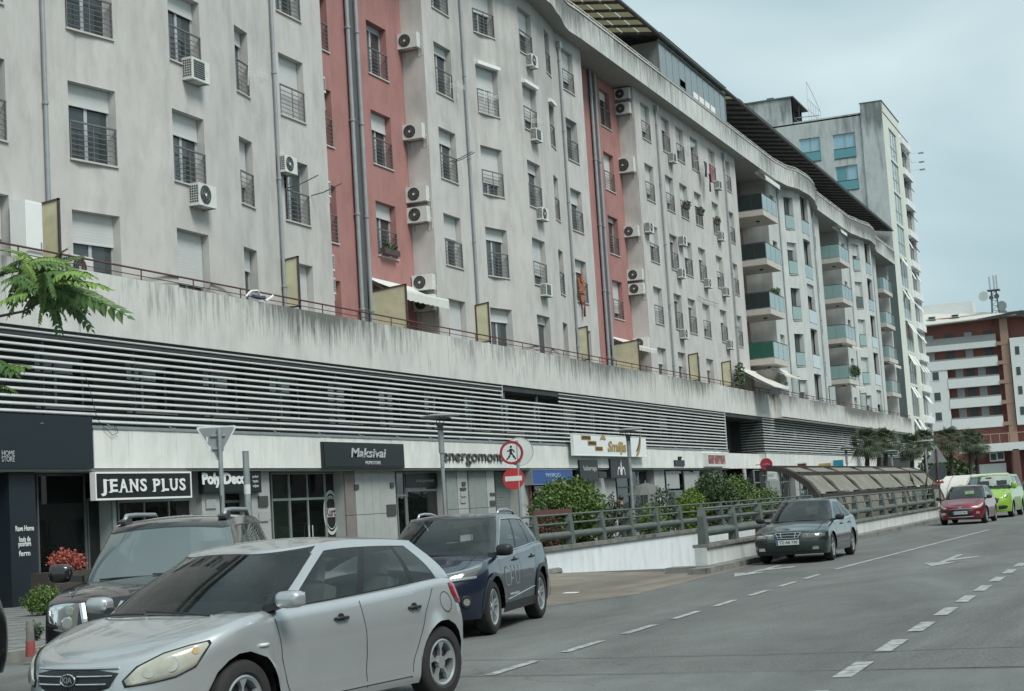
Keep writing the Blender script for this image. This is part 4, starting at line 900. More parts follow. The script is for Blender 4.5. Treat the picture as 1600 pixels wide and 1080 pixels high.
def weather(m, amt=.35, sc=.35, dark=.62):
    t = m.node_tree; L = t.links.new; p = t.nodes['Principled BSDF']; prev = p.inputs['Base Color'].links[0].from_socket
    gp = N(t, 'ShaderNodeNewGeometry'); mp_ = N(t, 'ShaderNodeMapping'); mp_.inputs['Scale'].default_value = (1, .28, 1); L(gp.outputs['Position'], mp_.inputs[0])
    n = N(t, 'ShaderNodeTexNoise'); n.inputs['Scale'].default_value = sc; n.inputs['Detail'].default_value = 9; n.inputs['Roughness'].default_value = .68; n.inputs['Distortion'].default_value = .8; L(mp_.outputs[0], n.inputs['Vector'])
    r = N(t, 'ShaderNodeMapRange'); r.inputs[1].default_value = .38; r.inputs[2].default_value = .66; r.inputs[3].default_value = 1-amt; r.inputs[4].default_value = 1.12; L(n.outputs[0], r.inputs[0])
    mu = N(t, 'ShaderNodeMix', data_type='RGBA', blend_type='MULTIPLY'); mu.inputs[0].default_value = 1; L(prev, mu.inputs[6]); L(r.outputs[0], mu.inputs[7])
    v = N(t, 'ShaderNodeTexVoronoi'); v.feature = 'DISTANCE_TO_EDGE'; v.inputs['Scale'].default_value = .55
    d_ = N(t, 'ShaderNodeTexNoise'); d_.inputs['Scale'].default_value = 2.2; d_.inputs['Detail'].default_value = 6; L(gp.outputs['Position'], d_.inputs['Vector'])
    a_ = N(t, 'ShaderNodeMix', data_type='RGBA', blend_type='LINEAR_LIGHT'); a_.inputs[0].default_value = .28; L(gp.outputs['Position'], a_.inputs[6]); L(d_.outputs['Color'], a_.inputs[7]); L(a_.outputs[2], v.inputs['Vector'])
    c = N(t, 'ShaderNodeMapRange'); c.inputs[1].default_value = .0; c.inputs[2].default_value = .012; c.inputs[3].default_value = dark; c.inputs[4].default_value = 1.; L(v.outputs['Distance'], c.inputs[0])
    n3 = N(t, 'ShaderNodeTexNoise'); n3.inputs['Scale'].default_value = .25; L(gp.outputs['Position'], n3.inputs['Vector']); r3 = N(t, 'ShaderNodeMapRange'); r3.inputs[1].default_value = .5; r3.inputs[2].default_value = .6; L(n3.outputs[0], r3.inputs[0])
    mu2 = N(t, 'ShaderNodeMix', data_type='RGBA', blend_type='MULTIPLY'); L(r3.outputs[0], mu2.inputs[0]); L(mu.outputs[2], mu2.inputs[6]); L(c.outputs[0], mu2.inputs[7]); L(mu2.outputs[2], p.inputs['Base Color'])
for m_ in (ASP, ASP2, ASP3, BEIGE): weather(m_)
def sheet(name, x0, x1, y0, y1, z, m, kind='structure', nx=1):
    b = MB(); b.quad((x0, y0, z), (x1, y0, z), (x1, y1, z), (x0, y1, z)); o = b.build(name, m); o['kind'] = kind; return o
# ground with a slot for the ramp
b = MB(); rx0, rx1, ry0, ry1 = -14.74, -10.0, 35.6, 76.
for x0, x1, y0, y1 in ((-1500, rx0, -1500, 1500), (rx1, 1500, -1500, 1500), (rx0, rx1, -1500, ry0), (rx0, rx1, ry1, 1500)): b.quad((x0, y0, -.012), (x1, y0, -.012), (x1, y1, -.012), (x0, y1, -.012))
g = b.build('ground', mat('ground', (.12, .125, .115), .95, var=.2, vscale=.1)); g['kind'] = 'structure'
sheet('road', -9.62, 9, -30, 320, -.004, ASP); sheet('parking_area', -14.2, -9.62, -30, 24.6, -.004, ASP)
sheet('road_patch', -40, 9, -5, 14.55, .0, ASP2) if False else sheet('road_patch', -9.6, 9, 3, 14.55, .0, ASP2)
sheet('road_lane', -2.6, 9, 14.6, 200, .0, ASP3)
b = MB(); b.add([(-14.6, 24.6, .0), (-9.62, 24.6, .0), (-9.62, 34.4, .0), (-10.4, 34.6, .0), (-11.9, 35.5, .0), (-13.4, 36.6, .0), (-14.6, 36.6, .0)], [(0, 1, 2, 3, 4, 5, 6)])
o = b.build('entrance', BEIGE); o['kind'] = 'structure'
b = MB(); b.quad((-9.62, 24.6, .0), (-8.9, 27., .0), (-9.1, 37, .0), (-9.62, 37, .0)); b.build('entrance', BEIGE)['kind'] = 'structure'
# pavement of slabs in front of the shops
b = MB(); b.box(-24.3, -14.7, 8, 33.6, -.01, .125); b.box(-24.3, -19.8, 33.6, 158, -.01, .1); o = b.build('pavement', PAVE); o['kind'] = 'structure'
SLAB = []
def slabm():
    b = MB(); b.box(.008, .592, .008, .592, -.02, .012); return b.mesh('paving_slab', PAVE)
for i in range(14):
    for j in range(20):
        put('paving_slab', cached('slab', slabm), o, (-24.1+.66*i+random.uniform(-.002, .002), 17.5+.66*j, .125+random.uniform(-.003, .003)))
b = MB(); b.box(-14.7, -14.5, 8, 33.6, -.01, .14); b.build('kerb', KERB)['kind'] = 'structure'
sheet('lawn', -19.8, -14.9, 33.6, 158, .02, mat('soil_grass', (.05, .065, .03), .95, var=.4, vscale=4))
# ramp and its walls
RW = stained('ramp_wall_white', (.76, .81, .83), (.40, .42, .41), .5, -.8, .12, rough=.8)
b = MB(); b.quad((-14.62, 36.6, -.005), (-9.98, 35.4, -.005), (-9.98, 74, -3.), (-14.62, 74, -3.)); b.quad((-14.62, 35.2, -.006), (-9.98, 34.3, -.006), (-9.98, 36.6, -.006), (-14.62, 36.8, -.006)); b.quad((-14.62, 76, -3), (-9.98, 76, -3), (-9.98, 76, 0), (-14.62, 76, 0)); b.quad((-14.62, 74, -3.), (-9.98, 74, -3), (-9.98, 76, -3), (-14.62, 76, -3))
b.build('ramp', mat('ramp_floor', (.10, .10, .09), .9, var=.2))['kind'] = 'structure'
b = MB(); b.box(-15.0, -14.7, 34.4, 76, -3.2, .5); b.box(-15.04, -14.64, 34.4, 76, .5, .6, 1)
w1 = b.build('ramp_wall', [RW, KERB]); tag(w1, 'long white far side wall of the garage ramp behind the railing', 'wall')
b = MB(); b.box(-10.0, -9.72, 34.6, 72.3, -3.2, .5); b.box(-10.04, -9.66, 34.6, 72.3, .5, .57, 1)
w2 = b.build('ramp_wall', [stained('near_wall_white', (.60, .63, .62), (.22, .23, .21), .5, -.3, .3), KERB]); tag(w2, 'low white near side wall of the garage ramp beside the roadway', 'wall')
b = MB(); b.box(-9.72, -9.3, 33.0, 73, -.01, .12); b.box(-10.5, -9.72, 33.9, 34.55, -.01, .12)
b.build('kerb', KERB)['kind'] = 'structure'
b = MB(); b.tube([(-14.5, 30.2, .02), (-14.5, 33, .03), (-14.4, 35.5, .03), (-14.3, 37.4, .02)], .09, 6); b.build('kerb', KERB)['kind'] = 'structure'
# railings: posts are parts, pipes are parts
def ramp_railing(X, y0, y1, n, label, zb):
    t = thing('ramp_railing', label, 'railing', (X, y0, zb)); d = (y1-y0)/n
    def pm():
        b = MB(); b.add([(-.1, -.13, 0), (.1, -.13, 0), (.1, .13, 0), (-.1, .13, 0), (-.07, -.16, .62), (.07, -.16, .62), (.07, .10, .62), (-.07, .10, .62), (-.05, -.1, .82), (.05, -.1, .82), (.05, .06, .82), (-.05, .06, .82)], [(0, 1, 2, 3), (0, 4, 5, 1), (1, 5, 6, 2), (2, 6, 7, 3), (3, 7, 4, 0), (4, 8, 9, 5), (5, 9, 10, 6), (6, 10, 11, 7), (7, 11, 8, 4), (8, 11, 10, 9)]); return b.mesh('post', RAILG)
    for i in range(n+1): put('post', cached('rpost', pm), t, (0, i*d, 0))
    for i in range(n):
        for z, r in ((.26, .095), (.56, .028), (.79, .028)):
            b = MB(); b.cyl((0, i*d+.09, z), (0, (i+1)*d-.09, z), r, 12); o = b.build('pipe', RAILG, t, smooth=True, angle=40)
    return t
ramp_railing(-14.84, 34.7, 75.2, 16, 'grey concrete post and pipe railing along the far side of the ramp', .6)
ramp_railing(-9.86, 34.9, 72.0, 14, 'grey concrete post and pipe railing along the roadside edge of the ramp', .57)
# ribbed canopy over the ramp end
cn = thing('ramp_canopy', 'brown curved canopy with dusty glass panels over the garage ramp', 'canopy', (-10.6, 60, 0))
prof = [(-10.35, .55), (-10.42, 1.0), (-10.6, 1.45), (-10.9, 1.88), (-11.3, 2.2), (-11.7, 2.4), (-12.0, 2.45), (-12.2, 2.46)]
ys = [onX(px, 782, -10.5).y for px in (1288, 1319.5, 1352.5, 1388, 1420, 1453, 1472)]
CB = mat('canopy_brown', (.04, .032, .025), .7, var=.2); DG = mat('dusty_panel', (.17, .158, .122), .55, var=.25, vscale=2.5, spec=.3, col2=(.26, .25, .21), c2pos=(.5, .75), c2scale=1.5)
for y in ys:
    b = MB(); G = []
    for (x, z) in prof: G.append([(x, y-.24, z), (x, y+.24, z), (x-.12, y+.24, z-.14), (x-.12, y-.24, z-.14), (x, y-.24, z)])
    b.grid(G); under(b.build('rib', CB, cn), cn)
for k in (2, 4, 7):
    b = MB(); x, z = prof[k]; b.box(x-.12, x+.07, ys[0], ys[-1], z-.14, z+.04); under(b.build('purlin', CB, cn), cn)
for i in range(6):
    for a, c in ((0, 2), (2, 4), (4, 6), (6, 7)):
        b = MB(); ya, yb = ys[i]+.3, ys[i+1]-.3
        pts = prof[a:c+1]; x0, z0 = pts[0]; x1, z1 = pts[-1]
        q = .12; xa, za_ = x0+(x1-x0)*q, z0+(z1-z0)*q; xb, zb_ = x0+(x1-x0)*(1-q), z0+(z1-z0)*(1-q)
        b.add([(xa+.03, ya, za_), (xa+.03, yb, za_), (xb+.03, yb, zb_), (xb+.03, ya, zb_)], [(0, 1, 2, 3)]); b.add([(xa+.01, ya, za_), (xa+.01, yb, za_), (xb+.01, yb, zb_), (xb+.01, ya, zb_)], [(0, 1, 2, 3)]); under(b.build('glass_panel', DG, cn), cn)
# white vaulted shell farther on
vs_ = thing('vaulted_shell', 'low white vaulted shell beyond the brown canopy and red car', 'shelter', (onY(1515, 780, 96).x, 96, 0))
xa, xb = onY(1462, 760, 96).x, onY(1574, 760, 96).x; b = MB(); G = []
for i in range(25):
    u = i/24; x = xa+(xb-xa)*u; hgt = 1.95+.0*u if u < .86 else 1.95*math.sqrt(max(0.0, 1-((u-.86)/.14)**2))*.9+.1
    G.append([(x, 96-1.4*math.cos(a)+1.4, hgt*math.sin(a)) for a in [math.pi/2*k/8 for k in range(9)]]+[(x, 104, hgt)])
b.grid(G); under(b.build('shell', mat('shell_white', (.58, .57, .52), .6, var=.1, vscale=.8), vs_, smooth=True), vs_)
for u in (.12, .24, .5):
    x = xa+(xb-xa)*u; b = MB(); b.tube([(x-.5*(1-k/8), 96-1.43*math.cos(math.pi/2*k/8)+1.38, 1.97*math.sin(math.pi/2*k/8)) for k in range(9)], .03, 5); under(b.build('rib', GREYM, vs_), vs_)
p = onY(1505, 790, 95.3); b = MB(); b.add([(p.x-.2, 96.05, .0), (p.x+.25, 96.0, .0), (p.x+.15, 96.1, .8), (p.x-.0, 96.2, 1.15), (p.x-.15, 96.1, .8)], [(0, 1, 2, 3, 4)]); b.v = [(x, y-.35, z) for x, y, z in b.v]; under(b.build('opening', BLACK, vs_), vs_)
# markings
PAINT = mat('road_paint', (.36, .38, .365), .8, var=.15, vscale=4, col2=(.16, .17, .165), c2pos=(.46, .62), c2scale=7)
def mark(x0, y0, x1, y1, w=.12):
    b = MB(); d = Vector((x1-x0, y1-y0, 0)).normalized(); n_ = Vector((-d.y, d.x, 0))*w/2; z = .0045
    a = Vector((x0, y0, z)); c = Vector((x1, y1, z)); b.quad(a-n_, c-n_, c+n_, a+n_); o = b.build('road_marking', PAINT); o['kind'] = 'structure'
k = 0
for i in range(-1, 8): y = 14.72+2.13*i; mark(-6.44-.008*i, y, -6.45-.008*i, y+1.27)
mark(-6.52, 32.6, -5.72, 53.9, .13)
for i in range(-2, 12): y = 14.0+2.05*i+.05*i; mark(-2.82, y, -2.83, y+1.2, .17)
def arrowm(x, y, L=4.6):
    b = MB(); z = .0045; b.quad((x-.07, y+1.4, z), (x+.07, y+1.4, z), (x+.07, y+L, z), (x-.07, y+L, z)); b.add([(x-.35, y+1.4, z), (x+.0, y, z), (x+.35, y+1.4, z)], [(0, 1, 2)]); b.add([(x+.07, y+2.0, z), (x+.55, y+2.9, z), (x+.55, y+3.5, z), (x+.07, y+2.8, z)], [(0, 1, 2, 3)]); b.build('road_marking', PAINT)['kind'] = 'structure'
arrowm(-4.55, 32.2); arrowm(-8.3, 31.4, 4.)
CRK = mat('tar_seam', (.078, .085, .083), .8, var=.2)
for pts in ([(-9.5, 16.4), (-7, 16.2), (-4, 16.1), (-1, 16.25), (6, 16.1)], [(-9.6, 30.3), (-8, 30.9), (-5, 31.0), (-2.7, 31.2), (5, 31.5)], [(-9.4, 14.75), (-5, 14.6), (-2, 14.52), (6, 14.3)]):
    b = MB(); P_ = []
    for (x0, y0), (x1, y1) in zip(pts, pts[1:]):
        for k in range(8): u = k/8; P_.append((x0+(x1-x0)*u, y0+(y1-y0)*u+random.uniform(-.03, .03)))
    b.grid([[(x, y-.011, .005), (x, y+.011, .005)] for x, y in P_]); b.build('asphalt_seam', CRK)['kind'] = 'structure'
b = MB(); p = onZ(892, 926, .01); b.box(p.x-.13, p.x+.13, p.y-.1, p.y+.1, .002, .012); tag(b.build('litter', WHITE), 'white scrap of paper lying on the beige ramp entrance', 'litter')
# ================================================================== air conditioners
VENT = mat('vent_dark', (.035, .04, .04), .6, var=.2)
def ac_mesh_parts(kind, key):
    """local: front faces +x, width along y, z up, origin at lower back centre"""
    w, h, d = {'n': (.82, .56, .30), 'b': (.95, .78, .36), 's': (.74, .52, .28), 'm': (.86, .60, .32)}[key]
    b = MB(); b.box(0.05, .05+d, -w/2, w/2, 0, h); b.box(.05, .06+d, -w/2-.004, w/2+.004, -.015, .02)
    body = b
    fan = MB(); cy = -w*.12 if kind != 'sq' else -w*.1; r = h*.44
    fx = .05+d
    if kind == 'sq': fan.box(fx-.0, fx+.012, cy-w*.3, cy+w*.3, h*.1, h*.9); [fan.box(fx+.012, fx+.02, cy-w*.3, cy+w*.3, h*(.14+.1*k), h*(.17+.1*k), 1) for k in range(8)]
    else:
        fan.cyl((fx-.002, cy, h/2), (fx+.006, cy, h/2), r, 24)
        for k in range(3): fan.lathe([(r*(.38+.3*k), fx+.006), (r*(.38+.3*k)+.003, fx+.012), (r*(.38+.3*k)+.006, fx+.006)], 20, (0, cy, h/2), 'x', 1)
        for k in range(8): a = math.pi*k/4; fan.cyl((fx+.011, cy, h/2), (fx+.011, cy+r*math.cos(a), h/2+r*math.sin(a)), .003, 4, mi=1)
        fan.cyl((fx+.006, cy, h/2), (fx+.02, cy, h/2), .045, 10, mi=2)
    side = MB()
    for i in range(4):
        for j in range(7): side.box(.08+i*d*.22, .08+i*d*.22+d*.15, -w/2-.006, -w/2+.001, h*.12+j*h*.115, h*.12+j*h*.115+h*.075)
    br = MB()
    for q in (-w*.33, w*.33): br.box(-.01, .1+d, q-.015, q+.015, -.045, -.015); br.box(0, .02, q-.015, q+.015, -.3, -.015)
    br.box(-.01, .02, -w*.36, w*.36, -.06, -.03)
    pipe = MB(); pipe.tube([(.1, w/2, .12), (.08, w/2+.05, .1), (.03, w/2+.06, .02), (.01, w/2+.02, -.25), (.01, w/2-.1, -.32)], .016, 6)
    return body.mesh('case', PLAST), fan.mesh('fan_grille', [VENT, GREYM, PLAST]), side.mesh('side_vent', VENT), br.mesh('bracket', GREYM), pipe.mesh('pipe', PLAST), (w, h, d)
def ac(px0, px1, py0, py1, label, kind='fan', key='n', X=XF, group='air conditioning units on the facade'):
    xm = (px0+px1)/2; p = onX(px0+(px1-px0)*.55, py1-(py1-py0)*.1, X+.25)
    M_ = cached(('ac', kind, key), lambda: ac_mesh_parts(kind, key))
    yc = p.y; zb = onX(xm, py1-1, X+.3).z+.06
    t = thing('air_conditioner', label, 'air conditioner', (X, yc, zb), 0, group)
    for me in M_[:5]: put(me.name.split('.')[0], me, t)
    return t
def ac_r(px0, px1, py0, py1, label, Yw, key='n', group='air conditioning units stacked on the side walls'):
    """on a wall that faces -Y, at y = Yw"""
    p = onY((px0+px1)/2-2, py1-1, Yw-.3); M_ = cached(('ac', 'fan', key), lambda: ac_mesh_parts('fan', key))
    t = thing('air_conditioner', label, 'air conditioner', (min(p.x+.0, XF-.42), Yw, p.z+.05), R(-90), group)
    for me in M_[:5]: put(me.name.split('.')[0], me, t)
    return t
pb = lambda y: bulge(y)
ac(285, 328, 71, 130, 'square-grilled air conditioner below the second window column, upper of two', 'sq', 'm', X=-23.85)
ac(292, 342, 271, 326, 'air conditioner with large round fan and white hub under second window column', 'fan', 'm', X=-23.85)
ac(434, 467, 236, 273, 'small air conditioner beside the downpipe above the window with drying arms', 'fan', 's')
ac(821, 844, 76, 106, 'topmost air conditioner in the column right of the hooded white blind', 'fan', 's', X=-23.85)
ac(827, 852, 188, 222, 'dark-fronted air conditioner below the pale drying rack, second from top', 'sq', 's', X=-23.85)
ac(838, 860, 318, 346, 'third air conditioner down in the column between the two downpipes', 'fan', 's', X=-23.85)
ac(842, 868, 430, 465, 'lowest dark-grilled air conditioner in the column between the downpipes', 'sq', 's', X=-23.85)
for (a, c, d, e, l, k) in ((1044, 1061, 228, 255, 'air conditioner between the two top windows right of the second red bay', 'sq'), (1117, 1131, 275, 297, 'air conditioner under the top window beside the last grey downpipe', 'sq'),
    (1007, 1025, 343, 365, 'air conditioner over the window just right of the side-wall units', 'fan'), (1061, 1076, 364, 385, 'air conditioner above a shaded window in the middle rows of the flat front', 'fan'),
    (1059, 1074, 415, 436, 'air conditioner below a middle window, left of the long row of four', 'fan'), (1101, 1115, 431, 451, 'air conditioner under the fourth window column of the flat front', 'fan'),
    (1122, 1135, 358, 377, 'air conditioner beneath the window box plants near the last downpipe', 'fan'), (1129, 1143, 444, 464, 'air conditioner touching the last downpipe, above the lowest one', 'sq'),
    (1136, 1149, 528, 547, 'lowest air conditioner beside the last downpipe above the folded awning', 'fan'), (1064, 1078, 515, 531, 'air conditioner close above the terrace between two privacy screens', 'fan')):
    ac(a, c, d, e, l, k, 's')
for (a, c, d, e, l) in ((620, 658, 45, 78, 'top air conditioner on the grey side wall beside the first red bay'), (628, 666, 188, 220, 'second air conditioner down on the side wall of the first red bay'),
    (634, 673, 288, 318, 'upper unit of the middle pair on the first grey side wall'), (636, 674, 319, 350, 'lower unit of the middle pair on the first grey side wall'),
    (645, 681, 426, 456, 'upper unit of the lowest pair, partly behind the white awning'), (647, 683, 458, 488, 'lowest unit on the first side wall, under the white awning')):
    ac_r(a, c, d, e, l, 53.1)
for (a, c, d, e, l, k) in ((960, 988, 134, 157, 'upper unit of the top pair on the second grey side wall', 'n'), (961, 989, 157, 180, 'lower unit of the top pair on the second grey side wall', 'n'), (964, 996, 240, 272, 'large old air conditioner alone on the second side wall', 'b'),
    (974, 1002, 351, 372, 'air conditioner midway down the second side wall, below the large old one', 'n'), (981, 1008, 418, 440, 'upper unit of the lower pair on the second grey side wall', 'n'), (983, 1010, 441, 462, 'lower unit of the lower pair on the second grey side wall', 'n'), (1000, 1028, 520, 546, 'unit just above the terrace at the foot of the second side wall', 'n')):
    ac_r(a, c, d, e, l, 79.05, k)
# thin unit ends that stick out past the corner of block A
for py0, py1, l in ((112, 146, 'topmost narrow unit end showing past the corner of the left block'), (279, 309, 'second narrow unit end showing past the left block corner'), (394, 424, 'upper of the two lowest narrow unit ends past the left block corner'), (430, 460, 'lowest narrow unit end past the left block corner')):
    p = onX(512+(py0-112)*.055, py1, XF-.1); M_ = cached(('ac', 'fan', 's'), lambda: ac_mesh_parts('fan', 's'))
    t = thing('air_conditioner', l, 'air conditioner', (XF-.48, 45.15, p.z), R(90), 'air conditioning units stacked on the side walls'); [put(me.name.split('.')[0], me, t) for me in M_[:5]]
    b = MB(); b.box(-.2, -.1, -.375, -.369, .1, .42); b.v = [(.05+.22+a_*1.0+.0, y_-.0, z_) for a_, y_, z_ in b.v]; b.build('end_panel', VENT, t)
# ================================================================== awnings
STRIPE = mat('awning_stripe', (.55, .53, .47), .9, var=.25, vscale=5, stretch=(1, 3, .1)); AWN = mat('awning_white', (.62, .63, .59), .9, var=.08)
def awning(label, Xw, y0, y1, zw, out_, drop, m, val=.28, group=None):
    t = thing('awning', label, 'awning', (Xw, (y0+y1)/2, zw), 0, group); w = y1-y0
    b = MB(); b.box(0, .12, -w/2, w/2, -.06, .08); b.build('cassette', WHITE, t)
    b = MB(); G = [[(.06+(out_-.06)*u, -w/2+w*k/12, .04-drop*u-.05*math.sin(math.pi*u)) for u in (0, .25, .5, .75, 1)] for k in range(13)]; b.grid(G); b.grid([[(x, y, z-.008) for x, y, z in g] for g in G]); b.build('canvas', m, t)
    b = MB(); b.box(out_-.03, out_+.03, -w/2, w/2, -drop-.0, -drop+.07); b.build('front_bar', WHITE, t)
    if val:
        b = MB(); n = int(w/.2); b.grid([[(out_+.03, -w/2+w*k/n, -drop), (out_+.04, -w/2+w*k/n, -drop-val+.03*(k % 2))] for k in range(n+1)]); b.build('valance', m, t)
    for s in (-1, 1):
        b = MB(); b.tube([(.05, s*w*.42, -.1), (out_*.5, s*w*.46, -drop*.5-.16), (out_-.02, s*w*.44, -drop-.0)], .02, 6); b.build('arm', WHITE, t)
awning('white open awning over the first red bay terrace beside the stacked units', XR, 49.35, 53.0, 9.85, 1.35, .55, AWN, .3)
awning('brown and white awning over the second red bay terrace beside the cream screen', XR, 75.4, 78.6, 9.75, 1.3, .5, STRIPE, .2)
awning('striped awning sloping over the terrace below the lowest green balcony', XF, 99.7-2.4, 101.2, 9.35, 2.1, 1.25, STRIPE, 0); 
awning('lower striped awning just below the sloping one at the block corner', -25.2, 101.4, 105.5, 9.6, 2.0, 1.1, STRIPE, .15)
awning('pale folded awning hanging from the balcony beside the sloping awnings', XF, 105.9, 110.5, 9.9, .9, .5, STRIPE, .1)
awning('white awning folded under the wavy crown above the top balcony', -24.3, 105.2, 109.5, 23.2, .7, .35, AWN, .25)
awning('small white awning folded under the crown at the second balcony column', -24.3, 131.8, 134.4, 23.2, .7, .35, AWN, .2)
for zz, l in ((fl[2]-.45, 'striped awning half open under the third balcony of the middle column'), (fl[1]-.4, 'striped awning half open under the lowest balcony of the middle column')):
    awning(l, -24.0, 130.4, 134.2, zz, .8, .3, STRIPE, .25)
awning('striped awning folded under a balcony in the last column', -24.3, 154.6, 158.6, fl[2]-.45, .6, .3, STRIPE, .2)
# ================================================================== laundry, plants on sills
CL_R = mat('cloth_red', (.35, .03, .05), .9, var=.2); CL_O = mat('cloth_orange', (.36, .12, .05), .9, var=.3); LEAF = mat('leaf_green', (.085, .15, .032), .6, var=.4, vscale=9); LEAFD = mat('leaf_dark', (.045, .085, .028), .6, var=.45, vscale=7)
LEAFL = mat('leaf_lime', (.12, .20, .02), .6, var=.35, vscale=8); LEAFG = mat('leaf_grey', (.07, .10, .06), .7, var=.4, vscale=8); FLR = mat('flower_red', (.33, .085, .06), .7, var=.35, vscale=15); HEDG = mat('hedge_red', (.10, .05, .03), .7, var=.5, vscale=9)
def cloth(parent, x, y0, y1, z0, z1, m, amp=.05, taper=0, rnd_=None):
    rnd_ = rnd_ or random; b = MB(); G = []
    for i in range(9):
        u = i/8; row = []
        for j in range(9): v = j/8; w = 1-taper*v; row.append((x+amp*math.sin(u*9+v*2)*v, (y0+y1)/2+(u-.5)*(y1-y0)*w+.03*math.sin(v*5), z1+(z0-z1)*v*(1+.06*math.sin(u*11))))
        G.append(row)
    b.grid(G); b.grid([[(p[0]-.01, p[1], p[2]) for p in r_] for r_ in G]); return b.build('cloth', m, parent, smooth=True)
t = thing('laundry', 'red and black garments drying outside a top floor window', 'laundry', (XF+.45, 91.3, 20.6)); b = MB(); b.box(-.45, .15, -.9, -.87, .75, .78); b.box(-.45, .15, .87, .9, .75, .78); [b.cyl((.1-.12*k, -.9, .77), (.1-.12*k, .9, .77), .008, 4) for k in range(4)]; b.build('drying_rack', WHITE, t)
cloth(t, .1, .25, .75, -.35, .77, CL_R, taper=.35); cloth(t, .0, -.5, .15, -.15, .77, BLACK, taper=.3); cloth(t, .08, .1, .4, -.95, .1, BLACK, taper=.3)
p = onX(909, 455, XF+.1); t = thing('laundry', 'orange cloth hanging in points from a window beside the second red bay', 'laundry', (XF+.12, p.y, p.z))
cloth(t, .0, -.45, .35, -.55, .55, CL_O, taper=.45); cloth(t, .05, -.6, .5, -.1, -.0, CL_O); cloth(t, .03, -.05, .25, -1.15, -.4, mat('cloth_brown', (.22, .04, .03), .9, var=.2), taper=.5); cloth(t, .03, -.12, .1, .4, 1.0, CL_O, taper=-.6)
def rack(label, px, py, X, w=.9, out_=.55, m=GREYM):
    p = onX(px, py, X); t = thing('clothes_rack', label, 'drying rack', (X, p.y, p.z)); b = MB()
    b.tube([(0, -w/2, 0), (out_*.4, -w/2, .05), (out_, -w/2, .25)], .018, 5); b.tube([(0, w/2, 0), (out_*.4, w/2, .05), (out_, w/2, .25)], .018, 5); b.build('arm', m, t)
rack('dark pair of drying arms sticking out at the window beside the first red bay', 468, 300, XF, 1.5, 1.1, PIPED)
rack('dark drying arm reaching right from the railing left of the first long downpipe', 705, 253, XF, .2, .95, PIPED)
for (px, py, X, l) in ((392, 118, -23.95, 'white looped drying rack outside the narrow upper window'), (705, 135, XF, 'small white looped rack on the upper railing right of the side-wall units'), (758, 150, -24.1, 'white folding drying rack at the hooded blind window'), (831, 190, -23.8, 'white folding drying rack above the dark-fronted unit'), (1072, 226, XF, 'small white rack beside the unit near the crown')):
    p = onX(px, py, X); t = thing('drying_rack', l, 'drying rack', (X+.1, p.y, p.z)); b = MB()
    for k in range(4): b.tube([(.0, -.35, -.05*k), (.3, -.3, .02-.05*k), (.34, .3, .02-.05*k), (.0, .35, -.05*k)], .009, 4)
    b.tube([(0, -.35, -.4), (.05, -.35, .3)], .012, 4); b.tube([(0, .35, -.4), (.05, .35, .3)], .012, 4); b.build('wire_frame', WHITE, t)
def leafball(b, c, r, n, sz, rnd_, flat=1., hollow=.45):
    for _ in range(n):
        while True:
            v = Vector((rnd_.uniform(-1, 1), rnd_.uniform(-1, 1), rnd_.uniform(-1, 1))); L_ = v.length
            if .05 < L_ < 1: break
        v = v/L_*(hollow+(1-hollow)*rnd_.random()**.6); p = Vector(c)+Vector((v.x*r[0], v.y*r[1], v.z*r[2]))
        s = sz*rnd_.uniform(.6, 1.3); a = Vector((rnd_.gauss(0, 1), rnd_.gauss(0, 1), rnd_.gauss(0, .6)+.3)).normalized(); q = a.orthogonal().normalized(); q = Matrix.Rotation(rnd_.uniform(0, 6.28), 3, a) @ q; w_ = a.cross(q)*s*.38
        b.add([p, p+q*s*.5+w_, p+q*s, p+q*s*.5-w_], [(0, 1, 2, 3)])
def shrub(label, px, pyb, pyt, X, halfpx, m, n=1400, sz=.1, lumps=7, cat='bush', name='shrub', zbase=None, seed=1, tall=False, group=None):
    rnd_ = random.Random(seed); base = onX(px, pyb, X); top = onX(px, pyt, X).z; z0 = .02 if zbase is None else zbase
    ppm = F/((Vector((X, base.y, 1.6))-Vector((0, 0, HC))).dot(CF)); hw = halfpx/ppm; H = top-z0
    t = thing(name, label, cat, (X, base.y, z0), 0, group)
    b = MB()
    for k in range(7): a = rnd_.uniform(0, 6.28); b.tube([(0, 0, -.05), (.3*hw*math.cos(a), .3*hw*math.sin(a), H*.4), (.55*hw*math.cos(a), .55*hw*math.sin(a), H*.8)], .02, 5, taper=.006)
    b.build('stem', BROWN, t)
    b = MB(); leafball(b, (0, 0, H*.5), (hw*.85, hw*.85, H*.45), n//2, sz, rnd_, hollow=.2)
    for k in range(lumps):
        a = 6.28*k/lumps+rnd_.uniform(-.3, .3); rr = hw*rnd_.uniform(.4, .72); zz = H*rnd_.uniform(.3, .78); r_ = hw*rnd_.uniform(.25, .42)
        leafball(b, (rr*math.cos(a), rr*math.sin(a), zz), (r_, r_, min(r_*1.1, H*.3)), n//(2*lumps)+20, sz, rnd_)
    for k in range(n//14):
        a = rnd_.uniform(0, 6.28); e = rnd_.uniform(.1, 1.4); v = Vector((math.cos(a)*math.cos(e)*hw, math.sin(a)*math.cos(e)*hw, H*.5+math.sin(e)*H*.5))*rnd_.uniform(.95, 1.1); leafball(b, v, (.08, .08, .12), 3, sz, rnd_)
    b.build('foliage', m, t, kind='stuff'); return t
shrub('big round green bush behind the ramp railing below the blue sign', 890, 830, 758, -17.2, 57, LEAF, 14000, .10, 11, seed=2)
shrub('low mixed green shrub at the left foot of the big round bush', 848, 830, 790, -16.6, 22, LEAFD, 900, .1, 5, seed=3)
shrub('loose grey-green shrub between the big bush and the lamp post', 952, 828, 778, -17.6, 24, LEAFG, 1300, .1, 6, seed=4)
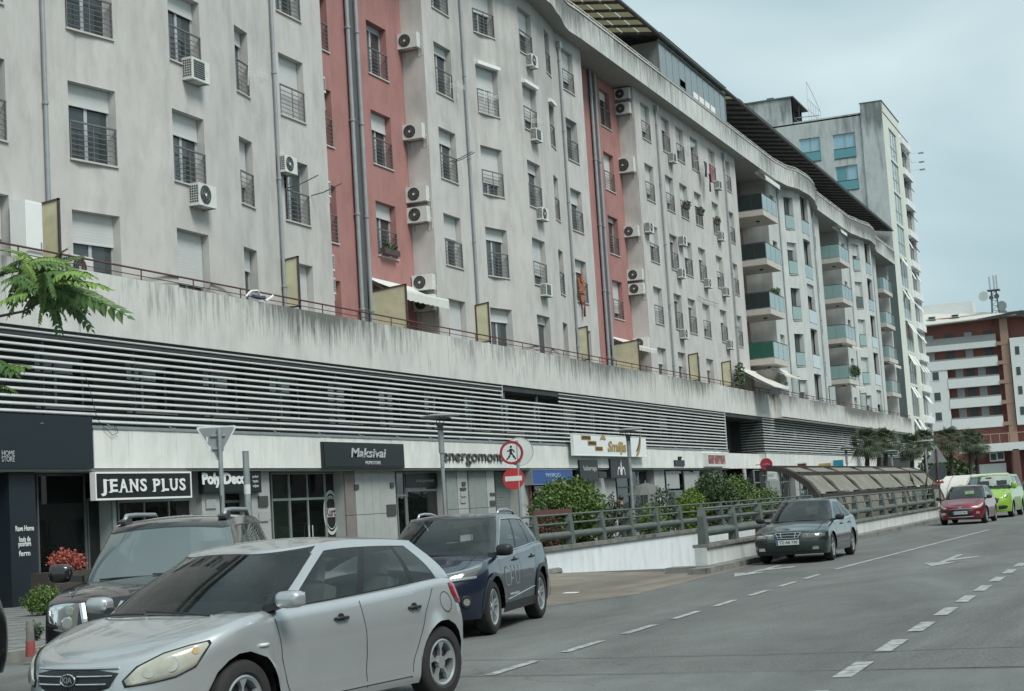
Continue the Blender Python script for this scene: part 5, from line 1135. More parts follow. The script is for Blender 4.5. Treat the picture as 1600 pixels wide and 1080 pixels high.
shrub('small green shrub right of the lamp post under the railing', 1020, 825, 792, -17., 30, LEAF, 1100, .1, 6, seed=5)
shrub('grey-green leafy shrub behind the railing left of the lime bush', 1040, 812, 768, -17.8, 26, LEAFG, 1200, .11, 6, seed=6)
shrub('bright lime-yellow bush right of the grey-green shrub', 1084, 815, 770, -16.8, 25, LEAFL, 4500, .075, 8, seed=7)
shrub('tall dark green bush between lime bush and second shop block', 1118, 812, 744, -17.6, 36, LEAFD, 6000, .10, 9, seed=8)
shrub('mid green bush in front of the second block corner', 1156, 808, 750, -17.4, 34, LEAF, 5500, .10, 9, seed=9)
shrub('low rounded green bush nearest the dark green parked car', 1198, 808, 768, -17.2, 30, LEAF, 4500, .09, 8, seed=10)
shrub('clipped green box shrub on the pavement beside the dark shop panel', 70, 968, 924, -20.4, 30, LEAF, 2600, .05, 8, zbase=.14, seed=11)
shrub('dark reddish hedge low behind the railing near the blue sign', 858, 835, 803, -15.9, 22, HEDG, 1500, .07, 5, cat='hedge', seed=12, name='hedge')
shrub('small weed growing at the kerb beside the short bollard', 56, 1000, 975, -15.6, 9, LEAFG, 160, .06, 3, cat='weed', zbase=.1, seed=13, name='weed')
t = shrub('red flowers massed in a dark planter at the clothes shop window', 106, 905, 866, -22.6, 27, FLR, 1700, .07, 8, cat='flowers', name='flower_planter', zbase=.75, seed=14)
b = MB(); b.box(-.35, .35, -.8, .8, -.65, .12); b.build('planter', mat('planter', (.06, .05, .045), .8, var=.2), t)
b = MB(); q = onX(876, 803, -15.3); b.box(-15.34, -15.3, onX(834, 803, -15.3).y, q.y+.9, q.z+.0, q.z+.13); tag(b.build('banner', mat('banner_red', (.12, .05, .04), .7, var=.2)), 'narrow faded red banner strip behind the ramp railing', 'banner')
for (px, py, zz, l) in ((609, 398, 14.1, 'dark planter box on the sill of the first red bay window'),):
    p = onX(px, py, XR+.12); t = thing('window_box', l, 'planter', (XR+.05, p.y, 10.9)); b = MB(); b.box(0, .2, -.6, .6, 0, .2); b.build('box', BROWN, t); b = MB(); leafball(b, (.1, 0, .28), (.12, .6, .15), 160, .08, random.Random(4)); b.build('leaves', LEAFD, t, kind='stuff')
for (px, py, l) in ((1074, 322, 'plants spilling from a window of the flat front, left of three'), (1096, 332, 'plants in the middle window of the flat front'), (1122, 347, 'bushy window plants above a unit near the last downpipe')):
    p = onX(px, py, XF+.2); t = thing('window_box', l, 'planter', (XF+.02, p.y, p.z-.15)); b = MB(); b.box(0, .2, -.4, .4, 0, .18); b.build('box', BROWN, t); b = MB(); leafball(b, (.12, .1, .28), (.2, .5, .2), 220, .1, random.Random(int(px))); b.build('leaves', LEAFG, t, kind='stuff')
t = thing('window_box', 'dark balcony plants over the glass of the first balcony column', 'planter', (-23.9, 106.2, fl[2]+1.)); b = MB(); b.box(-.1, .1, -1.2, 1.2, -.1, .12); b.build('box', BROWN, t); b = MB(); leafball(b, (0, .3, .3), (.25, 1.2, .28), 420, .12, random.Random(14)); b.build('leaves', LEAFD, t, kind='stuff')
t = thing('window_box', 'plants crowding the glass of the lowest middle balcony', 'planter', (-23.9, 132.4, fl[1]+.1)); b = MB(); b.box(-.1, .1, -1.8, 1.8, 0, .2); b.build('box', BROWN, t); b = MB(); leafball(b, (.35, .3, .6), (.3, 1.8, .45), 700, .14, random.Random(15)); b.build('leaves', LEAFD, t, kind='stuff')
p = onX(1158, 590, -23.9); t = thing('climbing_plant', 'dark climbing plant on the terrace beside the sloping awning', 'plant', (-24.0, p.y, 7.6)); b = MB(); leafball(b, (0, 0, 1.0), (.3, .6, 1.1), 900, .12, random.Random(16)); b.build('leaves', LEAFD, t, kind='stuff'); b = MB(); b.tube([(0, 0, 0), (.05, .1, .8), (0, -.1, 1.8)], .03, 5); b.build('stem', BROWN, t)
p = onX(402, 462, XP-.05); t = thing('hose', 'white and blue hose coiled over the terrace handrail', 'hose', (XP-.06, p.y, 8.1)); b = MB()
b.tube([(0, -.6, -.05), (.06, -.4, .12), (.08, -.1, .16), (.06, .1, .0), (.05, .4, -.08), (.06, .7, .05), (.02, .85, .12)], .03, 6); b.build('coil', WHITE, t); b = MB(); b.tube([(.05, -.3, -.02), (.09, 0, -.04), (.06, .3, .0)], .06, 6); b.build('wrap', mat('cloth_blue', (.05, .07, .13), .8), t)
# ================================================================== palms
def palm_meshes(seed, H=5.2, cr=1.5):
    rnd_ = random.Random(seed); b = MB(); pts = [(.06*math.sin(k), .05*math.cos(k*1.3), H*.8*k/9) for k in range(10)]; b.tube(pts, .2, 9, taper=.15)
    for k in range(26): z = H*.8*(.35+.65*k/26); a = k*2.4; b.add([(.16*math.cos(a), .16*math.sin(a), z), (.30*math.cos(a), .30*math.sin(a), z+.22), (.16*math.cos(a+.6), .16*math.sin(a+.6), z)], [(0, 1, 2)])
    tr = b.mesh('trunk', mat('palm_trunk', (.06, .05, .04), .95, var=.4, vscale=6)); b = MB()
    for k in range(46):
        a = k*2.399+rnd_.uniform(-.2, .2); e = R(78-125*k/46+rnd_.uniform(-8, 8)); L_ = cr*rnd_.uniform(.75, 1.05); d = Vector((math.cos(a)*math.cos(e), math.sin(a)*math.cos(e), math.sin(e)))
        s = d.cross(Vector((0, 0, 1))).normalized(); u = s.cross(d); o_ = Vector((0, 0, H*.8)); hub = o_+d*L_*.5+Vector((0, 0, -.12*L_))
        b.add([o_-s*.015, o_+s*.015, hub+s*.015, hub-s*.015], [(0, 1, 2, 3)])
        for j in range(13):
            q = R(-80+160*j/12); f = (d*math.cos(q)+s*math.sin(q)).normalized(); tip = hub+f*L_*.52+Vector((0, 0, -.22*L_*(.4+abs(math.sin(q))*.6+.5*max(0, math.cos(e)))))+u*.02; sd_ = f.cross(u)*.035
            mid = hub+f*L_*.3; b.add([hub, mid+sd_, tip, mid-sd_], [(0, 1, 2, 3)])
    return tr, b.mesh('crown', mat('palm_leaf', (.05, .075, .035), .6, var=.4, vscale=5))
for i, (px, X, Y, H, l) in enumerate(((1357, 0, 112, 5.9, 'first big palm behind the brown canopy'), (1386, 0, 120, 6.2, 'palm close behind the first one over the canopy'), (1427, 0, 128, 5.7, 'third palm from the canopy, in front of the tower foot'), (1449, 0, 134, 6.4, 'palm at the right edge of the tower foot'), (1489, 0, 140, 6.6, 'palm left of the paired palms before the red building'), (1519, 0, 142, 6.3, 'left stem of the paired palms before the white terrace'), (1529, 0, 145, 6.1, 'right stem of the paired palms before the white terrace'), (1375, 0, 131, 6.2, 'palm half hidden between the first two palms'))):
    p = onY(px, 745, Y); tr, cw = palm_meshes(20+i, H, 1.5 if i in (0, 1, 7) else 1.55); t = thing('palm_tree', l, 'palm tree', (p.x, Y, 0), 0, 'palm trees at the end of the street'); put('trunk', tr, t); put('crown', cw, t, kind='stuff')
# round evergreen behind the palms
rnd_ = random.Random(5)
for k, (px, Y, r, zt) in enumerate(((1470, 150, 2.0, 4.6), (1500, 150, 1.8, 3.6))):
    p = onY(px, 745, Y); t = thing('evergreen_tree', ('dark evergreen tree', 'low dark evergreen tree')[k]+(' behind the back of the triangular sign', ' filling the gap between the palms')[k], 'tree', (p.x, Y, 0)); b = MB(); b.tube([(0, 0, 0), (.05, .1, 1.5), (0, 0, 3)], .18, 7, taper=.1); b.build('trunk', BROWN, t)
    b = MB(); leafball(b, (0, 0, zt*.6), (r, r, zt*.38), 1500, .3, rnd_, hollow=.2); b.build('crown', LEAFD, t, kind='stuff')
# agave-like dark plants by the triangle sign
p = onZ(1461, 800, 0); t = thing('agave', 'dark spiky plant at the end of the low ramp wall', 'plant', (-10.6, 73.2, 0)); b = MB()
for k in range(22): a = k*2.4; e = R(20+60*rnd_.random()); d = Vector((math.cos(a)*math.cos(e), math.sin(a)*math.cos(e), math.sin(e))); s = d.cross(Vector((0, 0, 1))).normalized()*.09; L_ = 1.5+.9*math.sin(e); b.add([s*.6, d*L_*.5+s, d*L_, d*L_*.5-s, -s*.6], [(0, 1, 2, 3, 4)])
b.build('leaf', LEAFD, t, kind='stuff')
# ================================================================== overhanging branch with compound leaves
tr_ = thing('overhanging_tree', 'tree of heaven reaching in from the left with long toothed compound leaves', 'tree', (-9.5, 5.2, 0))
TX = Vector((-9.5, 5.2, 0))
LEAFT = mat('leaf_ailanthus', (.15, .25, .05), .5, var=.4, vscale=6, spec=.4); LEAFT2 = mat('leaf_ailanthus_dark', (.06, .125, .025), .5, var=.3, vscale=6)
BARK = mat('bark', (.07, .06, .05), .9, var=.3, vscale=5)
b = MB(); b.tube([(0, 0, -.1), (.05, .1, 1.5), (.1, .3, 3.2), (.0, .5, 5.)], .14, 10, taper=.07); b.build('trunk', BARK, tr_)
def leafmesh(seed, m):
    rnd_ = random.Random(seed); b = MB(); n = 11; L_ = .52; z = lambda t_: .10*t_-.22*t_*t_
    b.tube([(L_*k/8, 0, z(k/8)) for k in range(9)], .003, 4)
    for k in range(n):
        t_ = .14+.86*k/n; x = L_*t_
        for s in (-1, 1):
            ln = .115*(1-.45*t_)*rnd_.uniform(.9, 1.1); an_ = R(62+rnd_.uniform(-12, 12)-18*t_); dr = -.55+rnd_.uniform(-.15, .15)
            d = Vector((math.cos(an_), s*math.sin(an_), dr)).normalized(); w_ = d.cross(Vector((0, 0, 1))).normalized()*ln*.29; p = Vector((x, 0, z(t_)))
            c = Vector((0, 0, -.25*ln))
            b.add([p, p+d*ln*.18+w_*1.1, p+d*ln*.45+w_*.95, p+d*ln+c, p+d*ln*.45-w_*.95, p+d*ln*.18-w_*1.1], [(0, 1, 2, 3), (0, 3, 4, 5)])
    d = Vector((1, 0, -.5)).normalized(); p = Vector((L_, 0, z(1))); w_ = Vector((0, .012, 0)); b.add([p, p+d*.02+w_, p+d*.06, p+d*.02-w_], [(0, 1, 2, 3)])
    return b.mesh('leaf', m)
LM = [leafmesh(s, LEAFT if s % 2 else LEAFT2) for s in range(4)]
rl = random.Random(8)
def twig(pts_px, Y, r=.012):
    ps = [onY(x, y, Y+dy) for x, y, dy in pts_px]; b = MB(); b.tube([p-TX for p in ps], r, 6, taper=r*.45); b.build('branch', BARK, tr_); return ps
def leaf_at(px, py, Y, tx, ty, s=1., k=None, roll=0):
    """base at pixel, pointing towards pixel (tx,ty) on the same depth, sagging down"""
    p = onY(px, py, Y); q = onY(tx, ty, Y+rl.uniform(-.25, .25)); d = (q-p)*.88; L_ = d.length; d.normalize(); up = Vector((rl.uniform(-.15, .15), -.35, 1)); y_ = up.cross(d).normalized(); z_ = d.cross(y_)
    M_ = Matrix((d, y_, z_)).transposed().to_4x4() @ Matrix.Rotation(roll, 4, 'X') @ Matrix.Scale(L_/.52*s, 4); M_.translation = p-TX
    o = put('leaf', LM[rl.randrange(4) if k is None else k], tr_); o.matrix_local = M_
YT = 8.3
twig([(-260, 520, -.6), (-120, 505, -.3), (0, 494, 0), (35, 487, 0), (68, 470, 0), (85, 450, 0)], YT); twig([(68, 470, 0), (80, 440, .1), (72, 412, .1)], YT, .009); twig([(-200, 470, -.3), (-60, 440, 0), (20, 425, 0), (60, 420, 0)], YT, .01); twig([(-200, 640, -.3), (-40, 610, 0), (5, 600, 0)], YT, .008)
for px, py, tx, ty in ((78, 452, 193, 466), (80, 455, 150, 506), (76, 448, 178, 424), (80, 440, 150, 398), (72, 425, 130, 385), (72, 420, 100, 378), (60, 420, 20, 385), (66, 425, -8, 430), (60, 440, -5, 455), (70, 455, 20, 476), (74, 458, 50, 508), (76, 460, 100, 512), (70, 430, 60, 388), (40, 400, 5, 382), (30, 425, -10, 405), (76, 446, 165, 446), (60, 415, 110, 404), (0, 495, -30, 480), (30, 420, 60, 396), (74, 440, 125, 430), (70, 440, 115, 482), (20, 430, 55, 440), (-10, 430, 40, 408), (55, 415, 25, 372)):
    leaf_at(px, py, YT+rl.uniform(-.25, .25), tx, ty, roll=rl.uniform(-.5, .5))
for _ in range(30):
    a_ = rl.uniform(-.6, 2.9); L0 = rl.uniform(60, 92); bx_, by_ = rl.uniform(30, 85), rl.uniform(405, 458); leaf_at(bx_, by_, YT+rl.uniform(-.5, .4), min(bx_+L0*math.cos(a_), 188), by_+L0*.62*math.sin(a_), roll=rl.uniform(-.6, .6))
for px, py, tx, ty in ((-20, 600, 36, 603), (-30, 590, 30, 548), (-40, 560, 28, 556), (-20, 610, 20, 606)): leaf_at(px, py, YT, tx, ty, roll=rl.uniform(-.4, .4))
# ================================================================== street furniture
def lamp(px, X, Y, label, H=4.25):
    t = thing('street_lamp', label, 'street lamp', (X, Y, .1), 0, 'disc topped street lamps'); b = MB(); b.cyl((0, 0, 0), (0, 0, 1.1), .075, 14); b.cyl((0, 0, 1.1), (0, 0, H-1.05), .055, 14); b.cyl((0, 0, H-1.05), (0, 0, H-.42), .08, 14); b.cyl((0, 0, 1.05), (0, 0, 1.2), .09, 14); b.build('pole', GALV, t, smooth=True, angle=40)
    b = MB(); b.cyl((0, 0, H-.42), (0, 0, H-.2), .085, 14, r1=.08); b.build('lamp_head', PIPED, t)
    b = MB(); [b.cyl((.11*math.cos(a), .11*math.sin(a), H-.3), (.13*math.cos(a), .13*math.sin(a), H+.02), .012, 5) for a in (0, 2.1, 4.2)]; b.build('strut', PIPED, t)
    b = MB(); b.lathe([(.0, H+.07), (.3, H+.05), (.56, H), (.56, H-.02), (.3, H+.02), (.0, H+.03)], 30); b.lathe([(.3, H-.1), (.34, H-.08), (.3, H-.06)], 24); b.build('disc', GREYM, t)
lamp(690, -19.0, onX(691, 720, -19.0).y, 'street lamp with flat disc top before the marble fascia lettering')
lamp(985, -19.2, onX(984, 720, -19.2).y, 'street lamp in front of the large gold and white sign')
lamp(1323, -19.2, onX(1323, 720, -19.2).y, 'street lamp right of the turquoise square sign', 4.1)
lamp(1450, -14, onY(1450, 740, 105).y, 'small far street lamp beside the tower foot palms', 4.2)
bpy.data.objects['street_lamp.003'].location.x = onY(1449, 740, 105).x
lamp(1393, -19, 118, 'far street lamp between the second and third palms', 4.0); bpy.data.objects['street_lamp.004'].location.x = onY(1395, 740, 118).x
def facing(p): # yaw so that local +x faces the camera
    return math.atan2(-p.y, -p.x)
SB = mat('sign_back', (.26, .29, .29), .5, metal=.3, var=.12); WS = mat('sign_white_face', (.62, .66, .64), .4, var=.05)
# yield sign seen from the back
p = onX(339, 690, -17.0); t = thing('yield_sign', 'back of a downward pointing triangular sign on a pole before the shop signs', 'road sign', (-17., p.y, .1), facing(Vector((-17, p.y, 0)))+R(4))
zt = onX(338, 666, -17).z-.1; b = MB(); hw = .40; hh = .69; T3 = [(0, -hw, zt), (0, hw, zt), (0, 0.0, zt-hh)]
def tri(pts, x0, x1, ins=0):
    c = sum((Vector(q) for q in pts), Vector())/3; ps = [c+(Vector(q)-c)*(1-ins) for q in pts]; out2 = []
    for i in range(3):
        a = ps[i]; u = ps[(i+1) % 3]; w_ = ps[i-1]; out2 += [a+(w_-a)*.07, a+(w_-a)*.02+(u-a)*.02, a+(u-a)*.07]
    return [(x0, v.y, v.z) for v in out2], [(x1, v.y, v.z) for v in out2]
def tri_plate(b, pts, x0, x1, ins=0, mi=0):
    A, C = tri(pts, x0, x1, ins); n = len(A); b.add(A+C, [tuple(range(n)), tuple(range(2*n-1, n-1, -1))]+[(i, n+i, n+(i+1) % n, (i+1) % n) for i in range(n)], mi)
tri_plate(b, T3, -.03, .0); b.build('plate', SB, t); b = MB(); tri_plate(b, T3, .0, .014, 0, 0); tri_plate(b, T3, .0005, .016, .12, 1); b.build('rim', [WS, SB], t)
b = MB(); b.cyl((.06, .05, 0), (.06, .05, zt-.05), .045, 12); b.build('pole', GALV, t, smooth=True, angle=40); b = MB(); b.box(.0, .05, -.12, .16, zt-.2, zt-.16); b.box(.0, .05, -.1, .12, zt-.45, zt-.41); b.build('clamp', GREYM, t)
b = MB(); b.box(.017, .019, -.17, -.12, zt-.46, zt-.38); b.box(.017, .019, -.2, -.17, zt-.3, zt-.2); b.build('sticker', WS, t)
p = onX(386, 760, -16.2); t = thing('steel_post', 'plain galvanised steel post standing right of the triangular sign', 'post', (-16.2, p.y, .1)); zt2 = onX(385, 706, -16.2).z-.1; b = MB(); b.cyl((0, 0, 0), (0, 0, zt2), .062, 14); b.build('pole', GALV, t, smooth=True, angle=40); b = MB(); b.cyl((0, 0, zt2), (0, 0, zt2+.012), .066, 14); b.build('cap', GREYM, t); b = MB(); b.cyl((0, 0, zt2-.8), (0, 0, zt2-.62), .064, 14); b.build('sticker', PLAST, t)
# pedestrian sign + no entry
X0 = -15.3; p = onX(812, 800, X0); yaw = facing(Vector((X0, p.y, 0)))
t = thing('road_sign', 'round no pedestrians sign above a no entry sign on one pole', 'road sign', (X0, p.y, .05), yaw-R(5)); M0 = t.matrix_basis.inverted
zc = onX(804, 710, X0).z; zn = onX(805, 751, X0).z; ppm = F/(Vector((X0, p.y, 0)).dot(CF)+0); r1 = 18.5/ppm; r2 = 17/ppm; off = 7/ppm
RS = mat('sign_ring_red', (.30, .02, .03), .4, var=.06)
b = MB(); b.cyl((.0, -off, zc), (.02, -off, zc), r1, 32); b.build('plate', WS, t)
b = MB(); b.lathe([(r1*.80, .02), (r1*.80, .026), (r1, .026), (r1, .02)], 36, (0, -off, zc), 'x', close=True); b.build('ring', RS, t)
k = r1/.3; wm = MB(); 
def limb(pts, w0, w1, x=.024):
    for (a0, b0), (a1, b1) in zip(pts, pts[1:]): d = Vector((0, a1-a0, b1-b0)).normalized(); nn = Vector((0, -d.z, d.y)); A = Vector((x, -off+a0*k, zc+b0*k)); C = Vector((x, -off+a1*k, zc+b1*k)); wm.quad(A-nn*w0*k, C-nn*w1*k, C+nn*w1*k, A+nn*w0*k)
limb([(-.01, .10), (-.02, -.02)], .035, .028); limb([(-.02, 0), (-.05, -.08), (-.11, -.16), (-.14, -.16)], .026, .014); limb([(-.01, 0), (.04, -.08), (.10, -.17)], .026, .014); limb([(.0, .09), (.06, .05), (.07, -.0)], .018, .012); limb([(-.02, .09), (-.07, .04), (-.11, .05)], .018, .012)
wm.cyl((.022, -off-.005*k, zc+.15*k), (.026, -off-.005*k, zc+.15*k), .03*k, 12); wm.build('walking_figure', BLACK, t)
b = MB(); b.cyl((-.05, off*.7, zc+.02), (-.03, off*.7, zc+.02), r1*1.22, 32); b.build('rear_disc', WS, t)
b = MB(); b.lathe([(r1*1.18, -.03), (r1*1.18, -.022), (r1*1.22, -.022), (r1*1.22, -.03)], 36, (0, off*.7, zc+.02), 'x', close=True); b.build('rear_rim', GREYM, t)
b = MB(); b.cyl((.0, -off*.9, zn), (.02, -off*.9, zn), r2, 32); b.build('no_entry_plate', REDS, t); b = MB(); b.box(.02, .025, -off*.9-r2*.78, -off*.9+r2*.78, zn-r2*.2, zn+r2*.24); b.build('bar', WS, t)
b = MB(); b.cyl((-.015, 0.03, 0), (-.015, .03, zc+.3), .04, 12); b.build('pole', GALV, t, smooth=True, angle=40)
# back of triangle warning sign far right
t = thing('road_sign', 'back of an upright triangular sign over a round sign at the ramp end', 'road sign', (-9.5, 71.6, 0), facing(Vector((-9.5, 71.6, 0)))); z3 = onX(1463, 723, -9.5).z
b = MB(); tri_plate(b, [(0, -.44, z3), (0, 0, z3+.80), (0, .44, z3)], -.02, 0); b.build('plate', SB, t); b = MB(); zr = onX(1463, 737, -9.5).z; b.cyl((-.02, 0, zr), (0, 0, zr), .38, 24); b.build('round_plate', mat('sign_back_dark', (.05, .065, .07), .6, var=.2), t); b = MB(); b.box(-.03, 0, -.2, .2, zr-.52, zr-.42); b.build('red_plate', REDS, t); b = MB(); b.cyl((.03, 0, 0), (.03, 0, z3+.6), .04, 8); b.build('pole', mat('pole_dark', (.10, .06, .06), .7), t)
# bollard
p = onZ(48, 1026, .1); t = thing('bollard', 'short stone bollard with a faded red base at the pavement edge', 'bollard', (p.x, p.y, .1)); b = MB(); b.cyl((0, 0, .2), (0, 0, .46), .055, 12, r1=.045); b.build('top', KERB, t); b = MB(); b.cyl((0, 0, 0), (0, 0, .2), .065, 12, r1=.058); b.build('painted_base', mat('faded_red', (.30, .07, .06), .8, var=.4, vscale=8), t)
# clothes on stands in the shop window, dim behind the glass
for k, (px, m_, l) in enumerate(((68, mat('jacket_pink', (.22, .14, .13), .9, var=.2), 'pinkish jacket on a stand in the dark shop window, left one'), (88, mat('jacket_rose', (.20, .11, .11), .9, var=.2), 'rose jacket on a stand in the dark shop window, right one'))):
    p = onX(px, 850, -24.7); t = thing('clothes_stand', l, 'clothes on stand', (-24.7, p.y, .0)); zt3 = onX(px, 810, -24.7).z
    b = MB(); b.lathe([(.0, zt3), (.07, zt3-.02), (.09, zt3-.1), (.24, zt3-.16), (.26, zt3-.3), (.22, zt3-.6), (.26, zt3-.95), (.25, zt3-1.0), (.0, zt3-1.0)], 16); b.build('jacket', m_, t, smooth=True); b = MB(); b.cyl((0, 0, 0), (0, 0, zt3-.9), .02, 8); b.cyl((0, 0, 0), (0, 0, .03), .2, 14); b.build('stand', GREYM, t)
# cafe chair backs / parasol pieces in front of the second shop
t = thing('parasol', 'grey parasol half folded by the cafe behind the lamp post', 'parasol', (-21.5, onX(1010, 780, -21.5).y, .1)); b = MB(); b.lathe([(0, 2.3), (.5, 2.15), (.85, 1.8), (.87, 1.76), (.5, 2.1), (0, 2.25)], 12); b.build('canopy', mat('parasol_grey', (.13, .14, .13), .9, var=.1), t); b = MB(); b.cyl((0, 0, 0), (0, 0, 2.4), .03, 8); b.build('pole', GREYM, t)

pa, pb_ = onX(32, 350, -24.0), onX(58, 350, -24.0); zt4 = onX(45, 316, -24.0).z
t = thing('cabinet', 'tall white cabinet on the terrace left of the first cream screen', 'cabinet', (-24.05, (pa.y+pb_.y)/2, 7.5)); w_ = (pb_.y-pa.y)/2
b = MB(); b.box(-.25, .2, -w_, w_, 0, zt4-7.5); b.build('body', WHITE, t); b = MB(); b.box(.2, .215, -w_+.03, w_-.03, .05, zt4-7.55); b.build('door', WHITE, t); b = MB(); b.box(.215, .235, w_-.1, w_-.07, .8, .95); b.build('handle', GREYM, t)
pa = onX(124, 385, -24.0); t = thing('air_conditioner', 'air conditioner standing low on the terrace right of the first cream screen', 'air conditioner', (-24.3, pa.y, 7.75)); M_ = cached(('ac', 'fan', 'm'), lambda: ac_mesh_parts('fan', 'm')); [put(me.name.split('.')[0], me, t) for me in M_[:4]]

def cable(label, pts, X, r=.008, m=None):
    P_ = [onX(x, y, X) for x, y in pts]; t = thing('cable', label, 'cable', P_[0]); b = MB(); b.tube([p-P_[0] for p in P_], r, 5); b.build('strand', m or TRIMC, t)
TRIMC = mat('cable_black', (.03, .03, .03), .7, var=0)
cable('thin black cable hanging over the louvres and looping on the fascia at left', [(131, 582), (140, 606), (146, 632), (152, 655), (163, 668), (176, 680), (184, 676), (182, 668), (172, 664)], XP+.1)
cable('thin cable trailing down below the upper square-grilled unit', [(290, 132), (296, 140), (294, 155), (289, 170)], XF+.5, .006)
cable('thin white hose looping under a unit right of the long downpipe', [(846, 500), (846, 484), (853, 476), (858, 482), (858, 488)], XF+.5, .012, PLAST)
cable('thin clothes line with a cable drooping across the flat front', [(1090, 462), (1100, 468), (1113, 472), (1122, 475)], XF+.1, .012)
cable('thin grey cable running down from the unit near the crown', [(1046, 256), (1050, 264), (1047, 272)], XF+.3, .01)
# ================================================================== cars
def paint(name, col, metal=.35, rough=.32, coat=1., dust=.0):
    if name in MATS: return MATS[name]
    m = mat('o_'+name, col, rough, metal=metal, var=.04, vscale=1.5, coat=coat, spec=.5, col2=tuple(c*.7+.03 for c in col) if dust else None, c2pos=(.45, .8), c2scale=2., c2amt=dust); MATS[name] = m; return m
TYRE = mat('o_tyre', (.022, .023, .023), .85, var=.2, vscale=9); RIM = mat('o_rim_silver', (.42, .45, .46), .35, metal=.6, var=.05); RIMD = mat('o_rim_dark', (.05, .055, .06), .5, metal=.3, var=.1)
CHR = mat('o_chrome', (.62, .65, .66), .18, metal=.9, var=0); TRIM = mat('o_trim_black', (.016, .018, .018), .45, var=.1); UNDER = mat('o_underbody', (.008, .008, .008), .95, var=0)
CGL = glass('car_glass', (.86, .92, .90), .84, .015, (.08, .10, .10)); WSG = glass('windscreen_glass', (.86, .92, .90), .86, .015, (.06, .08, .08))
LENS = glass('lamp_lens', (.86, .88, .84), .8, .06, (.5, .5, .46)); LENSY = mat('o_lens_hazed', (.40, .41, .34), .2, var=.3, vscale=5, coat=1); REFL = mat('o_reflector', (.55, .58, .57), .15, metal=.8, var=.1); AMB = mat('o_amber', (.45, .18, .03), .3, var=.05); TAIL = mat('o_tail_red', (.25, .015, .025), .25, coat=1, var=.05)
SEAT = mat('o_seat', (.11, .12, .12), .9, var=.15); PLATE = mat('o_plate_white', (.6, .62, .6), .5, var=.03); SEAM = mat('o_seam', (.012, .014, .014), .8, var=0)
def lerp(a, b, t): return a+(b-a)*t
def pw(pts):
    def f(x):
        if x <= pts[0][0]: return pts[0][1]
        for (a, p), (b_, q) in zip(pts, pts[1:]):
            if x <= b_: return p+(q-p)*(x-a)/(b_-a)
        return pts[-1][1]
    return f
def sm(pts):
    """monotone-ish smooth curve (Catmull/Hermite) through points"""
    n = len(pts); ms = []
    for i in range(n):
        if 0 < i < n-1: ms.append((pts[i+1][1]-pts[i-1][1])/(pts[i+1][0]-pts[i-1][0]))
        elif i == 0: ms.append((pts[1][1]-pts[0][1])/(pts[1][0]-pts[0][0]))
        else: ms.append((pts[-1][1]-pts[-2][1])/(pts[-1][0]-pts[-2][0]))
    def f(x):
        if x <= pts[0][0]: return pts[0][1]
        for i in range(n-1):
            a, p = pts[i]; b_, q = pts[i+1]
            if x <= b_:
                h = b_-a; t = (x-a)/h; return (2*t**3-3*t*t+1)*p+(t**3-2*t*t+t)*h*ms[i]+(-2*t**3+3*t*t)*q+(t**3-t*t)*h*ms[i+1]
        return pts[-1][1]
    return f
